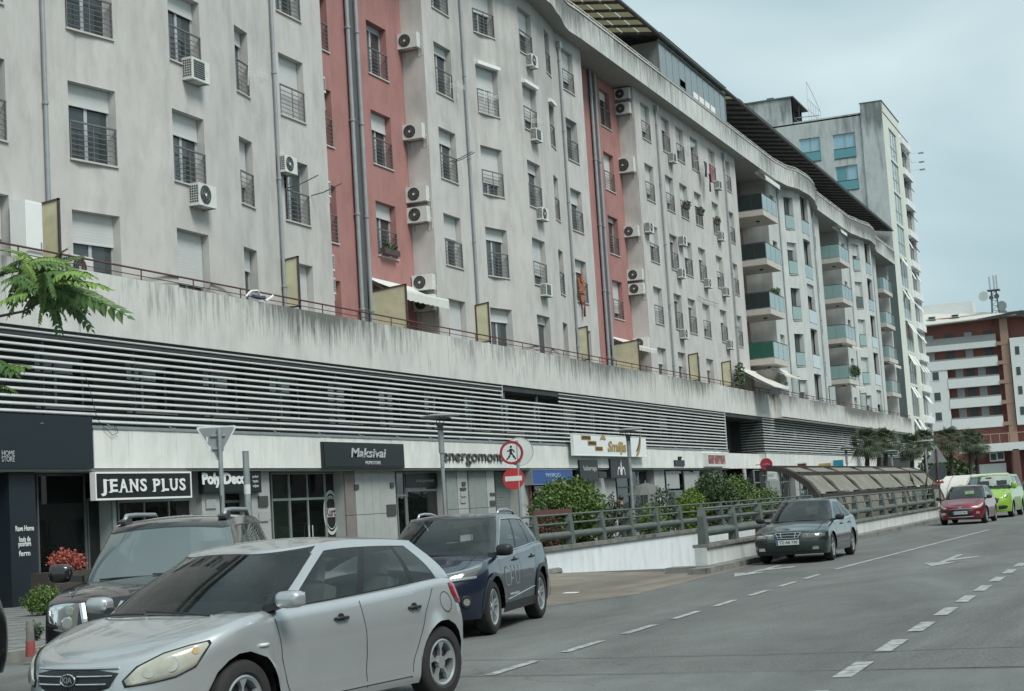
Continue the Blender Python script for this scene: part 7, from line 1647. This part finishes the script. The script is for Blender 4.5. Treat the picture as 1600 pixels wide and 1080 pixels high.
y = k.side_y(-1.55, .84); b = MB(); b.lathe([(.083, -.001), (.0845, .003), (.0885, .003), (.09, -.001)], 28, (-1.52, k.side_y(-1.52, .84)+.001, .84), 'y'); b.v = [(x_, k.side_y(x_, z_)+.002 if y_ > 0 else y_, z_) for x_, y_, z_ in b.v]; b.build('fuel_flap_seam', SEAM, k.root)
k.loft([(1.12, .80), (1.15, .9), (1.2, 1.0)], [(1.34, .82), (1.42, .91), (1.42, 1.0)], k.wrapR, .022, TAIL, 'tail_light', n=8, k=6)
k.wiper()
b = MB(); b.box(.0, .02, -.35, .62, 0, .012, M=Matrix.Translation((.88, -.2, .955))); b.box(-.0, .015, -.12, .02, -.06, .03, M=Matrix.Translation((.9, .0, .98))); b.build('dash_paper', PLATE, k.root)
# ---------------------------------------------------------------- black off-roader
BLKP = paint('black_paint', (.012, .010, .011), metal=.05, rough=.25, dust=.0)
spP = dict(L=4.74, W=1.85, fo=.88, wb=2.85, R=.375, rimr=.6, sill=.35, rF=.5, nF=3.4, rR=.35, nR=4., crown=.05, round=.08, cowl=1.08, tailx=-2.1, flare=.04, Ra=.45,
  nose=[(.3, -.08), (.45, -.0), (.7, 0), (.9, -.03), (1.02, -.09), (1.12, -.3), (1.2, -.7)], tail=[(.3, .05), (.6, 0), (.9, .0), (1.2, .05)],
  side=[(.3, .96), (.5, 1.0), (.8, 1.0), (1.0, .98), (1.2, .95)], belt=[(-2.3, 1.2), (-1, 1.17), (0, 1.15), (1.0, 1.13), (1.5, 1.10), (2.0, 1.04), (2.3, .98)],
  gh=dict(x=(1.2, .50, -2.28, -2.1), w=(.80, .62), roof=[(-2.2, 1.69), (-1.5, 1.73), (-.2, 1.72), (.35, 1.68), (.6, 1.63), (1, 1.55)], n=4.2, r=.42, rr=.3, thA=1.36, v=(.08, .84), wv=(.05, .90), crown=.05, wins=[(.03, .33, 'a'), (.36, .63, 'b'), (.67, .96, 'c')], seats=(.05, -.85), wcurve=.02, rcurve=.01), wsg=glass('suv_windscreen', (.5, .58, .58), .35, .02, (.16, .20, .205)))
n_ = Car('black_off_roader', 'black boxy off-roader with roof rails half hidden behind the silver hatchback', 'car', spP, BLKP, (-10.15, 14.9, 0), R(-66), 'cars standing along the street')
n_.body(); n_.wheels('six', rw=.25)
n_.seam_poly([(.9, 1.12), (.85, .5)]); n_.seam_poly([(-.15, 1.15), (-.2, .42)]); n_.seam_poly([(-1.2, 1.16), (-1.0, .8), (-.98, .42)]); n_.bonnet_seam(.78, 2.05, 1.15); n_.handles((.1, -.9), .98, BLKP, 0); n_.mirrors(.92, 1.24, BLKP, (.11, .24, .2), .86); n_.wiper()
hs_ = n_.loft([(.52, .98), (.66, .985), (.80, .97), (.87, .94)], [(.55, .72), (.66, .72), (.78, .74), (.85, .80)], n_.FN, .02, LENS, 'headlight', n=10, k=8)
for o_, sg in zip(hs_, (1, -1)):
    b = MB(); 
    for y, z, r in ((.64, .80, .062), (.62, .915, .045), (.77, .86, .04)): x = n_.front_x(y, z); b.cyl((x-.0, sg*y, z), (x+.012, sg*y, z), r, 18, r1=r*.8)
    b.build('reflector', REFL, o_)
n_.loft([(.0, 1.0), (.25, .995), (.5, .98)], [(.0, .66), (.25, .66), (.45, .68)], n_.FN, .01, TRIM, 'grille', n=10, k=5)
for sg in (1, -1):
    for A in ([(.50, .985), (.44, .69)], [(.10, .985), (.26, .70)]):
        b = MB(); P_ = [(n_.front_x(lerp(A[0][0], A[1][0], t), lerp(A[0][1], A[1][1], t))+.025, sg*lerp(A[0][0], A[1][0], t), lerp(A[0][1], A[1][1], t)) for t in (0, .5, 1)]; b.grid([[(x, y-.028, z), (x+.012, y, z), (x, y+.028, z)] for x, y, z in P_]); b.build('grille_bar', CHR, n_.root)
for i in range(-7, 8):
    for s_ in (1, -1):
        y0 = i*.06; y1 = y0+s_*.16
        if abs(y0) < .42 and abs(y1) < .46: b = MB(); b.tube([(n_.front_x(y0, .70)+.016, y0, .70), (n_.front_x(y1, .96)+.016, y1, .96)], .004, 4); b.build('grille_mesh', RIMD, n_.root)
b = MB(); x = n_.front_x(0, .86)+.03; b.lathe([(.0, .0), (.085, .0), (.085, -.02)], 24, (x, 0, .85), 'x'); b.box(x, x+.006, -.1, .1, .835, .865); b.build('emblem', CHR, n_.root)
n_.loft([(0, .58), (.5, .58), (.8, .56)], [(0, .40), (.5, .40), (.8, .42)], n_.FN, .012, TRIM, 'lower_intake', n=12, k=4)
for sg in (1, -1):
    b = MB(); b.tube([(.1, sg*.54, 1.74), (.0, sg*.54, 1.80), (-.5, sg*.54, 1.81), (-1.6, sg*.54, 1.81), (-1.75, sg*.54, 1.74)], .026, 8); r_ = b.build('roof_rail', GREYM, n_.root, smooth=True)
    b = MB(); b.box(-.1, .28, sg*.54-.04, sg*.54+.04, 1.71, 1.79); b.v = [(x_, y_, z_-(.05 if x_ > .2 and z_ > 1.75 else 0)) for x_, y_, z_ in b.v]; b.build('rail_foot', TRIM, r_)
b = MB(); b.cyl((-1.9, .2, 1.82), (-2.0, .2, 2.0), .008, 5); b.build('aerial', TRIM, n_.root)
# ---------------------------------------------------------------- dark blue crossover
NAV = paint('navy_paint', (.008, .015, .036), metal=.2, rough=.3, dust=.15)
spQ = dict(L=4.449, W=1.836, fo=.91, wb=2.646, R=.35, rimr=.68, sill=.24, rF=.8, nF=2.5, rR=.55, nR=2.8, crown=.06, round=.07, cowl=1.12, tailx=-1.95, flare=.03, Ra=.41,
  nose=[(.2, -.12), (.32, -.03), (.5, 0), (.7, -.02), (.82, -.09), (.9, -.2), (1.0, -.5), (1.08, -.9)], tail=[(.2, .1), (.4, .02), (.7, .0), (.9, .06), (1.1, .14)],
  side=[(.2, .95), (.35, .985), (.55, 1.), (.8, .99), (.95, .96), (1.12, .92)], belt=[(-2.1, 1.13), (-1.5, 1.12), (-.5, 1.07), (.3, 1.04), (1.1, 1.0), (1.5, .955), (1.85, .88), (2.05, .82), (2.2, .78)],
  gh=dict(x=(1.22, .34, -2.02, -1.66), w=(.80, .62), roof=[(-1.9, 1.44), (-1.5, 1.50), (-.8, 1.545), (0, 1.55), (.35, 1.51), (.8, 1.4)], n=3.2, r=.55, rr=.42, thA=1.43, v=(.06, .84), wv=(.05, .94), crown=.045, wins=[(.03, .42, 'a'), (.455, .78, 'b'), (.80, .97, 'c')], seats=(.0, -.9)))
q_ = Car('blue_crossover', 'dark blue crossover with chrome window trim behind the silver hatchback', 'car', spQ, NAV, (-9.5, 20.75, 0), R(-82), 'cars standing along the street')
q_.body(); q_.wheels('five2', rw=.215)
q_.seam_poly([(.95, 1.0), (.90, .55), (.80, .33)]); q_.seam_poly([(-.16, 1.05), (-.20, .34)]); q_.seam_poly([(-1.22, 1.08), (-1.02, .75), (-.9, .34)]); q_.bonnet_seam(.78, 1.9, 1.2); q_.handles((.08, -.92), .92, TRIM, 2); q_.mirrors(.90, 1.08, TRIM, (.12, .22, .16), .80); q_.wiper()
hs_ = q_.loft([(.40, .81), (.70, .86), (1.0, .915), (1.25, .945)], [(.46, .72), (.75, .735), (1.0, .765), (1.24, .88)], q_.wrapF, .02, LENS, 'headlight', n=18, k=6)
for o_, sg in zip(hs_, (1, -1)):
    b = MB(); P_ = [q_.wrapF(t, .75+.03*(t-.5)/.7) for t in [.52+.06*i for i in range(10)]]; b.tube([(x+.02, sg*(y+.005), z) for x, y, z in P_], .02, 6); b.build('light_strip', CHR, o_)
    b = MB(); P_ = [q_.wrapF(t, .83+.085*(t-.45)/.8) for t in [.48+.07*i for i in range(11)]]; b.tube([(x+.018, sg*(y+.005), z) for x, y, z in P_], .014, 6); b.build('light_strip', CHR, o_)
q_.loft([(0, .76), (.2, .765), (.42, .78)], [(0, .62), (.25, .63), (.42, .68)], q_.FN, .012, TRIM, 'grille', n=10, k=4); bars(q_, .1, .5, (.77,), CHR, 'grille_bar', off=.025, th=.01)
q_.loft([(0, .42), (.45, .42), (.62, .46)], [(0, .26), (.5, .27), (.68, .30)], q_.FN, .012, TRIM, 'lower_intake', n=12, k=4)
for sg in (1, -1):
    x, y, z = q_.wrapF(.82, .47); b = MB(); d = Vector((.8, sg*.5, 0)).normalized(); b.cyl(Vector((x, sg*y, z)), Vector((x, sg*y, z))+d*.03, .085, 18, r1=.07); b.build('fog_lamp', [TRIM], q_.root); b = MB(); b.cyl(Vector((x, sg*y, z))+d*.03, Vector((x, sg*y, z))+d*.036, .045, 16); b.build('fog_lamp_lens', REFL, q_.root)
    P_ = [(.95, .33), (.85, .30), (-.9, .30), (-1.0, .33)]
    b = MB(); G = [[(x, sg*(q_.side_y(x, z)+.006), z) for z in (.24, .30, .36)] for x in [lerp(.90, -.90, i/20) for i in range(21)]]; b.grid(G); b.build('sill_cladding', TRIM, q_.root)
    b = MB(); b.tube([(x, sg*(q_.side_y(x, .40+.10*(.7-x)/1.6)+.006), .40+.10*(.7-x)/1.6) for x in [lerp(.65, -.85, i/12) for i in range(13)]], .008, 6); b.build('side_strip', CHR, q_.root)
    for xa in (q_.xfa, q_.xra):
        b = MB(); b.grid([[(xa+r*math.cos(a), sg*(q_.side_y(xa+r*math.cos(a), q_.Rw+r*math.sin(a))+.008), q_.Rw+r*math.sin(a)) for r in (q_.Ra-.004, q_.Ra+.045)] for a in [math.pi*(-.04+1.08*k_/24) for k_ in range(25)]]); b.build('arch_cladding', TRIM, q_.root)
    # chrome window line and roof rails
    P_ = [q_.gpt('S', u, .03) for u in [.0+.97*i/16 for i in range(17)]]+[q_.gpt('S', u, .875) for u in [.97-.95*i/16 for i in range(17)]]
    b = MB(); b.tube([(p.x, sg*(p.y+.006), p.z) for p in P_]+[(P_[0].x, sg*(P_[0].y+.006), P_[0].z)], .008, 5); b.build('window_chrome', CHR, q_.root)
    P_ = [q_.gpt('S', u, 1.) for u in (.02, .08, .3, .6, .85, .92)]; b = MB(); b.tube([(p.x, sg*(p.y-.03), p.z+h) for p, h in zip(P_, (.0, .055, .07, .07, .055, .0))], .018, 7); b.build('roof_rail', CHR, q_.root, smooth=True)
for sg in (1, -1):
    t_ = text_mesh('door_lettering', 'CAU', .42, mat('o_lettering_pale', (.42, .46, .48), .5, var=0), q_.root, Matrix.Translation((.38, sg*(q_.side_y(.38, .66)+.012), .70)) @ Matrix(((-sg, 0, 0, 0), (0, 0, sg, 0), (0, 1, 0, 0), (0, 0, 0, 1))), .004, .78, -.006)
    for v in t_.data.vertices: v.co.y = sg*(q_.side_y(v.co.x, v.co.z)+.006)
    t_ = text_mesh('door_lettering', 'www.cau.me', .07, mat('o_lettering_pale', (.42, .46, .48), .5, var=0), q_.root, Matrix.Translation((.3, sg*(q_.side_y(.3, .45)+.008), .47)) @ Matrix(((-sg, 0, 0, 0), (0, 0, sg, 0), (0, 1, 0, 0), (0, 0, 0, 1))), .003, .5)
# ---------------------------------------------------------------- dark green liftback
GRN = paint('dark_green_paint', (.014, .024, .021), metal=.2, rough=.28, dust=.12)
spS = dict(L=4.63, W=1.71, fo=1.0, wb=2.605, R=.31, rimr=.66, sill=.2, rF=.62, nF=3.2, rR=.5, nR=3., crown=.05, round=.06, cowl=.98, tailx=-1.9, flare=.012, Ra=.365,
  nose=[(.18, -.1), (.3, -.02), (.42, 0), (.56, -.03), (.64, -.07), (.72, -.14), (.8, -.4), (.9, -.9)], tail=[(.2, .1), (.4, .0), (.6, .0), (.8, .05), (1.0, .14)],
  side=[(.18, .95), (.3, .985), (.45, 1.), (.6, .995), (.8, .96), (.95, .92)], belt=[(-2.3, .98), (-1.8, .97), (-.8, .94), (0, .92), (.7, .90), (1.0, .885), (1.5, .82), (1.9, .74), (2.2, .68), (2.3, .66)],
  gh=dict(x=(1.12, .22, -2.1, -1.35), w=(.76, .56), roof=[(-2.0, 1.05), (-1.4, 1.33), (-.8, 1.37), (-.1, 1.385), (.2, 1.36), (.6, 1.26)], n=3.2, r=.5, rr=.45, thA=1.42, v=(.07, .84), wv=(.05, .94), crown=.04, wins=[(.04, .47, 'a'), (.51, .82, 'b'), (.85, .97, 'c')], seats=(-.05, -.95)))
s_ = Car('green_liftback', 'dark green liftback with twin headlights and light number plate beside the ramp wall', 'car', spS, GRN, (-8.24, 38.3, 0), R(-89.3), 'cars standing along the street')
s_.body(); s_.wheels('five', rw=.2)
s_.seam_poly([(.85, .88), (.8, .3)]); s_.seam_poly([(-.25, .92), (-.3, .3)]); s_.seam_poly([(-1.3, .94), (-1.05, .6), (-.9, .3)]); s_.bonnet_seam(.82, 2.05, 1.05); s_.handles((0, -1.05), .8, GRN, 2); s_.mirrors(.80, .97, TRIM, (.1, .2, .14), .78); s_.wiper()
hs_ = s_.loft([(.32, .665), (.5, .665), (.68, .66), (.80, .64)], [(.32, .555), (.5, .555), (.68, .56), (.80, .58)], s_.FN, .015, LENS, 'headlight', n=12, k=5)
for o_, sg in zip(hs_, (1, -1)):
    for y in (.42, .56, .70): b = MB(); x = s_.front_x(y, .61); b.cyl((x, sg*y, .61), (x+.012, sg*y, .61), .042, 14, r1=.036); b.build('reflector', REFL, o_)
s_.loft([(0, .68), (.28, .675)], [(0, .575), (.22, .58)], s_.FN, .012, TRIM, 'grille', n=8, k=3)
for z, y1 in ((.69, .29), (.63, .27), (.572, .22)): bars(s_, 0, y1, (z,), CHR, 'grille_bar', off=.022, th=.009)
for sg in (1, -1): 
    for ya, yb in ((.29, .22), (.17, .15)): b = MB(); b.tube([(s_.front_x(ya, .69)+.022, sg*ya, .69), (s_.front_x(yb, .572)+.022, sg*yb, .572)], .009, 6); b.build('grille_bar', CHR, s_.root)
b = MB(); G = [[(s_.front_x(y, z)+.02, y, z) for z in (.5, .47, .30, .27)] for y in [-.8+.1*i for i in range(17)]]; b.grid(G); b.build('bumper_band', mat('o_bumper_dark', (.02, .028, .026), .5, var=.1), s_.root, smooth=True)
s_.plate(.48, 'TZ·AE 730', curve=.045)
for sg in (1, -1): b = MB(); x = s_.front_x(.6, .34); b.box(x+.0, x+.03, sg*.5, sg*.68, .30, .37); b.build('fog_lamp', REFL, s_.root)
for sg in (1, -1):
    b = MB(); b.tube([(x, sg*(s_.side_y(x, .52)+.006), .52) for x in [lerp(1.9, -2., i/24) for i in range(25)] if abs(x-s_.xfa) > .4 and abs(x-s_.xra) > .4 and x < .8 and x > -.9], .012, 6); b.build('side_moulding', TRIM, s_.root)
b = MB(); b.tube([(x_, 0, z_) for x_, z_ in ((-1.3, 1.42), (-1.5, 1.7))], .006, 5); b.build('aerial', TRIM, s_.root)
# ---------------------------------------------------------------- red small hatchback
REDP = paint('ruby_paint', (.20, .012, .03), metal=.4, rough=.3, dust=.1)
spD = dict(L=3.948, W=1.715, fo=.83, wb=2.46, R=.31, rimr=.66, sill=.2, rF=.85, nF=2.4, rR=.5, nR=3., crown=.06, round=.06, cowl=.98, tailx=-1.7, flare=.02, Ra=.365,
  nose=[(.18, -.08), (.3, -.01), (.45, 0), (.6, -.03), (.7, -.1), (.8, -.25), (.95, -.7)], tail=[(.2, .06), (.4, 0), (.7, .0), (1.0, .1)],
  side=[(.18, .95), (.3, .985), (.5, 1.), (.7, .985), (.9, .94), (1.05, .91)], belt=[(-1.9, 1.05), (-1, 1.0), (0, .95), (.9, .92), (1.3, .85), (1.6, .76), (1.9, .68)],
  gh=dict(x=(1.1, .2, -1.85, -1.62), w=(.77, .60), roof=[(-1.8, 1.33), (-1.2, 1.39), (-.3, 1.415), (.2, 1.38), (.6, 1.28)], n=3.1, r=.6, rr=.4, thA=1.42, v=(.06, .84), wv=(.05, .94), crown=.04, wins=[(.03, .55, 'a'), (.60, .97, 'b')], seats=(-.1, -.9), roofmat=BLKP))
d_ = Car('red_hatchback', 'small dark red hatchback in front of the lime green van', 'car', spD, REDP, (-7.46, 63.8, 0), R(-92), 'cars standing along the street')
d_.body(); d_.wheels('five', rw=.2); d_.mirrors(.8, .98, TRIM, (.1, .2, .14), .78); d_.wiper(); d_.bonnet_seam(.8, 1.6, 1.05)
d_.loft([(.55, .62), (.85, .70), (1.15, .78)], [(.62, .57), (.9, .60), (1.15, .70)], d_.wrapF, .02, LENSY, 'headlight', n=12, k=5)
d_.loft([(0, .56), (.3, .55), (.46, .50)], [(0, .30), (.3, .31), (.46, .38)], d_.FN, .015, TRIM, 'grille', n=10, k=5); bars(d_, 0, .46, (.285,), CHR, 'chrome_bar', off=.02, th=.014); bars(d_, 0, .42, (.58,), CHR, 'chrome_bar', off=.02, th=.012)
d_.plate(.44, 'PG·DS 241', curve=.03); b = MB(); x = d_.front_x(0, .66); b.box(x, x+.03, -.06, .06, .60, .66); b.build('emblem', CHR, d_.root)
for sg in (1, -1): b = MB(); x = d_.front_x(.6, .42); b.box(x, x+.03, sg*.56, sg*.68, .38, .46); b.build('fog_lamp', REFL, d_.root)
# ---------------------------------------------------------------- lime green van
LIME = paint('lime_paint', (.26, .46, .045), metal=.15, rough=.3, dust=.1)
spV = dict(L=4.97, W=1.986, fo=1.01, wb=2.933, R=.34, rimr=.62, sill=.25, rF=.7, nF=2.8, rR=.3, nR=4.5, crown=.06, round=.08, cowl=1.62, tailx=-2.4, flare=.02, Ra=.40,
  nose=[(.2, -.06), (.35, 0), (.6, 0), (.8, -.05), (.95, -.15), (1.1, -.38), (1.25, -.7)], tail=[(.2, .04), (.5, 0), (1.0, .0), (1.3, .03)],
  side=[(.2, .96), (.4, .99), (.7, 1.), (1., .985), (1.3, .95)], belt=[(-2.5, 1.25), (-1, 1.25), (.8, 1.2), (1.6, 1.18), (2.0, 1.08), (2.3, .95), (2.45, .88)],
  gh=dict(x=(1.8, .95, -2.45, -2.3), w=(.93, .78), roof=[(-2.4, 1.76), (-1, 1.78), (.5, 1.78), (1., 1.74), (1.4, 1.6)], n=4., r=.5, rr=.25, thA=1.4, v=(.08, .82), wv=(.04, .93), crown=.05, wins=[(.02, .28, 'a'), (.32, .62, 'b'), (.65, .96, 'c')], seats=(.6, -.6), rcurve=.01))
v_ = Car('green_van', 'lime green passenger van behind the small red hatchback', 'van', spV, LIME, (-7.3, 71.8, 0), R(-92), 'cars standing along the street')
v_.body(); v_.wheels('five', rw=.22); v_.mirrors(1.5, 1.32, LIME, (.12, .22, .3), .90); v_.wiper(); v_.bonnet_seam(.8, 2.2, 1.7)
v_.loft([(.62, .92), (.9, 1.0), (1.2, 1.12)], [(.70, .80), (.95, .84), (1.2, .98)], v_.wrapF, .02, LENS, 'headlight', n=12, k=5)
v_.loft([(0, .88), (.3, .87), (.56, .80)], [(0, .55), (.3, .56), (.48, .62)], v_.FN, .015, TRIM, 'grille', n=10, k=5); v_.loft([(.5, .50), (.7, .52), (.86, .48)], [(.5, .36), (.7, .36), (.82, .38)], v_.FN, .015, TRIM, 'side_intake', n=8, k=3); v_.loft([(0, .44), (.42, .44)], [(0, .3), (.42, .3)], v_.FN, .01, TRIM, 'lower_intake', n=8, k=3)
# ---------------------------------------------------------------- cars at the picture edges
GREYP = paint('grey_paint', (.22, .27, .29), metal=.4, rough=.3)
g_ = Car('grey_hatchback', 'grey hatchback at the right edge beyond the lime green van', 'car', spK, GREYP, (-6.45, 84.5, 0), R(-88), 'cars standing along the street'); g_.body(); g_.wheels('five2'); g_.mirrors(.82, .97, TRIM, (.12, .23, .155), .80)
g_.loft([(.50, .60), (.85, .70), (1.3, .79)], [(.56, .56), (1.0, .62), (1.3, .74)], g_.wrapF, .02, LENS, 'headlight', n=12, k=5); g_.loft([(0, .665), (.40, .63)], [(0, .48), (.34, .53)], g_.FN, .012, TRIM, 'grille', n=12, k=5)
l_ = Car('dark_car', 'dark car cut off by the left edge of the picture', 'car', spQ, paint('dark_grey_paint', (.015, .016, .018), metal=.1, rough=.3), (-12.44, 11.85, 0), R(-90), 'cars standing along the street'); l_.body(); l_.wheels('five2', rw=.215); l_.mirrors(.90, 1.08, TRIM, (.12, .22, .16), .80)
# ---------------------------------------------------------------- person by the cafe
px = onX(972, 800, -18.4); t = thing('person', 'person in a dark jacket standing with their back turned behind the ramp railing', 'person', (-18.4, px.y, .06), R(200))
def skin(name, verts, edges, radii, m, parent, sub=2):
    me = bpy.data.meshes.new(name); me.from_pydata(verts, edges, []); o = bpy.data.objects.new(name, me); COL.objects.link(o)
    md = o.modifiers.new('s', 'SKIN'); sk = me.skin_vertices[0].data
    for i, r_ in enumerate(radii): sk[i].radius = r_ if isinstance(r_, tuple) else (r_, r_)
    sk[0].use_root = True; m2 = o.modifiers.new('u', 'SUBSURF'); m2.levels = sub; m2.render_levels = sub
    dg = bpy.context.evaluated_depsgraph_get(); dg.update(); me2 = bpy.data.meshes.new_from_object(o.evaluated_get(dg)); bpy.data.objects.remove(o)
    me2.name = name; me2.materials.clear(); me2.materials.append(m); me2.polygons.foreach_set('use_smooth', [True]*len(me2.polygons)); return put(name, me2, parent)
SKINM = mat('o_skin', (.35, .2, .14), .6, var=.05); DKC = mat('o_dark_cloth', (.018, .02, .024), .9, var=.2); TRS = mat('o_trousers', (.05, .055, .07), .9, var=.1)
V = [(0, 0, .95), (0, 0, 1.15), (0, 0, 1.38), (0, 0, 1.5), (.01, 0, 1.58), (.02, 0, 1.68), (0, .17, 1.42), (0, .24, 1.14), (.06, .22, .9), (0, -.17, 1.42), (.02, -.25, 1.15), (.1, -.2, .93), (0, .1, .86), (.02, .11, .48), (0, .12, .08), (.1, .12, .04), (0, -.1, .86), (.0, -.11, .48), (-.04, -.12, .08), (.07, -.12, .04), (.02, 0, 1.74)]
E_ = [(0, 1), (1, 2), (2, 3), (3, 4), (4, 5), (5, 20), (2, 6), (6, 7), (7, 8), (2, 9), (9, 10), (10, 11), (0, 12), (12, 13), (13, 14), (14, 15), (0, 16), (16, 17), (17, 18), (18, 19)]
Rr_ = [(.13, .15), (.12, .14), (.13, .17), (.06, .06), .055, (.085, .075), .07, .05, .035, .07, .05, .035, .09, .065, .045, .04, .09, .065, .045, .04, .05]
skin('body', V, E_, Rr_, SKINM, t)
skin('jacket', [(0, 0, .82), (0, 0, 1.15), (0, 0, 1.40), (0, .18, 1.43), (0, .25, 1.14), (.05, .23, .96), (0, -.18, 1.43), (.02, -.26, 1.15), (.08, -.21, .99)], [(0, 1), (1, 2), (2, 3), (3, 4), (4, 5), (2, 6), (6, 7), (7, 8)], [(.17, .20), (.15, .17), (.14, .18), .085, .065, .05, .085, .065, .05], DKC, t)
skin('trousers', [(0, 0, .9), (0, .1, .84), (.02, .11, .48), (0, .12, .1), (0, -.1, .84), (.0, -.11, .48), (-.04, -.12, .1)], [(0, 1), (1, 2), (2, 3), (0, 4), (4, 5), (5, 6)], [(.14, .16), .105, .08, .065, .105, .08, .065], TRS, t)
b = MB(); b.lathe([(0, .12), (.06, .10), (.092, .03), (.088, -.05), (.06, -.06)], 16, (.0, 0, 1.70)); b.build('hair', BLK, t, smooth=True)
# ================================================================== added building and trees opposite (behind and right of the camera; unseen, there for reflections)
ob = thing('reflection_building', 'plain four storey building added across the street for reflections, outside the picture on the right', 'building', (24, 30, 0)); OW = mat('opposite_wall', (.22, .21, .19), .9, var=.2, vscale=.4)
b = MB(); hs2 = [(-28+4.2*i, -28+4.2*i+1.8, 1.0+3.2*k, 2.8+3.2*k) for i in range(38) for k in range(4)]
wall(b, lambda q: 24., -30, 132, 0, 13.2, hs2, depth=-.0); b.quad((24.3, -30, 0), (24.3, 132, 0), (24.3, 132, 13.2), (24.3, -30, 13.2), 1); b.box(24, 36, -30, 132, 13.2, 13.4)
under(b.build('facade', [OW, FWN], ob), ob)
rnd_ = random.Random(77)
for i, (y, x) in enumerate(((-14, 13), (2, 13.5), (14, 13), (27, 13.2), (40, 13), (55, 13.3))):  # trees added out of view for paint and glass to reflect
    t = thing('reflection_tree', ('first', 'second', 'third', 'fourth', 'fifth', 'sixth')[i]+' leafy tree added on the opposite pavement for reflections, counting from behind the camera', 'tree', (x, y, 0), 0, 'trees added opposite for reflections'); b = MB(); b.tube([(0, 0, 0), (.1, .1, 2), (0, .1, 4.5)], .16, 7, taper=.07); b.build('trunk', BARK, t)
    def crown_mesh():
        b = MB(); leafball(b, (0, 0, 5), (2.4, 2.4, 2.2), 1500, .34, rnd_, hollow=.3); return b.mesh('crown', LEAFD)
    put('crown', cached('oppcrown', crown_mesh), t, kind='stuff')
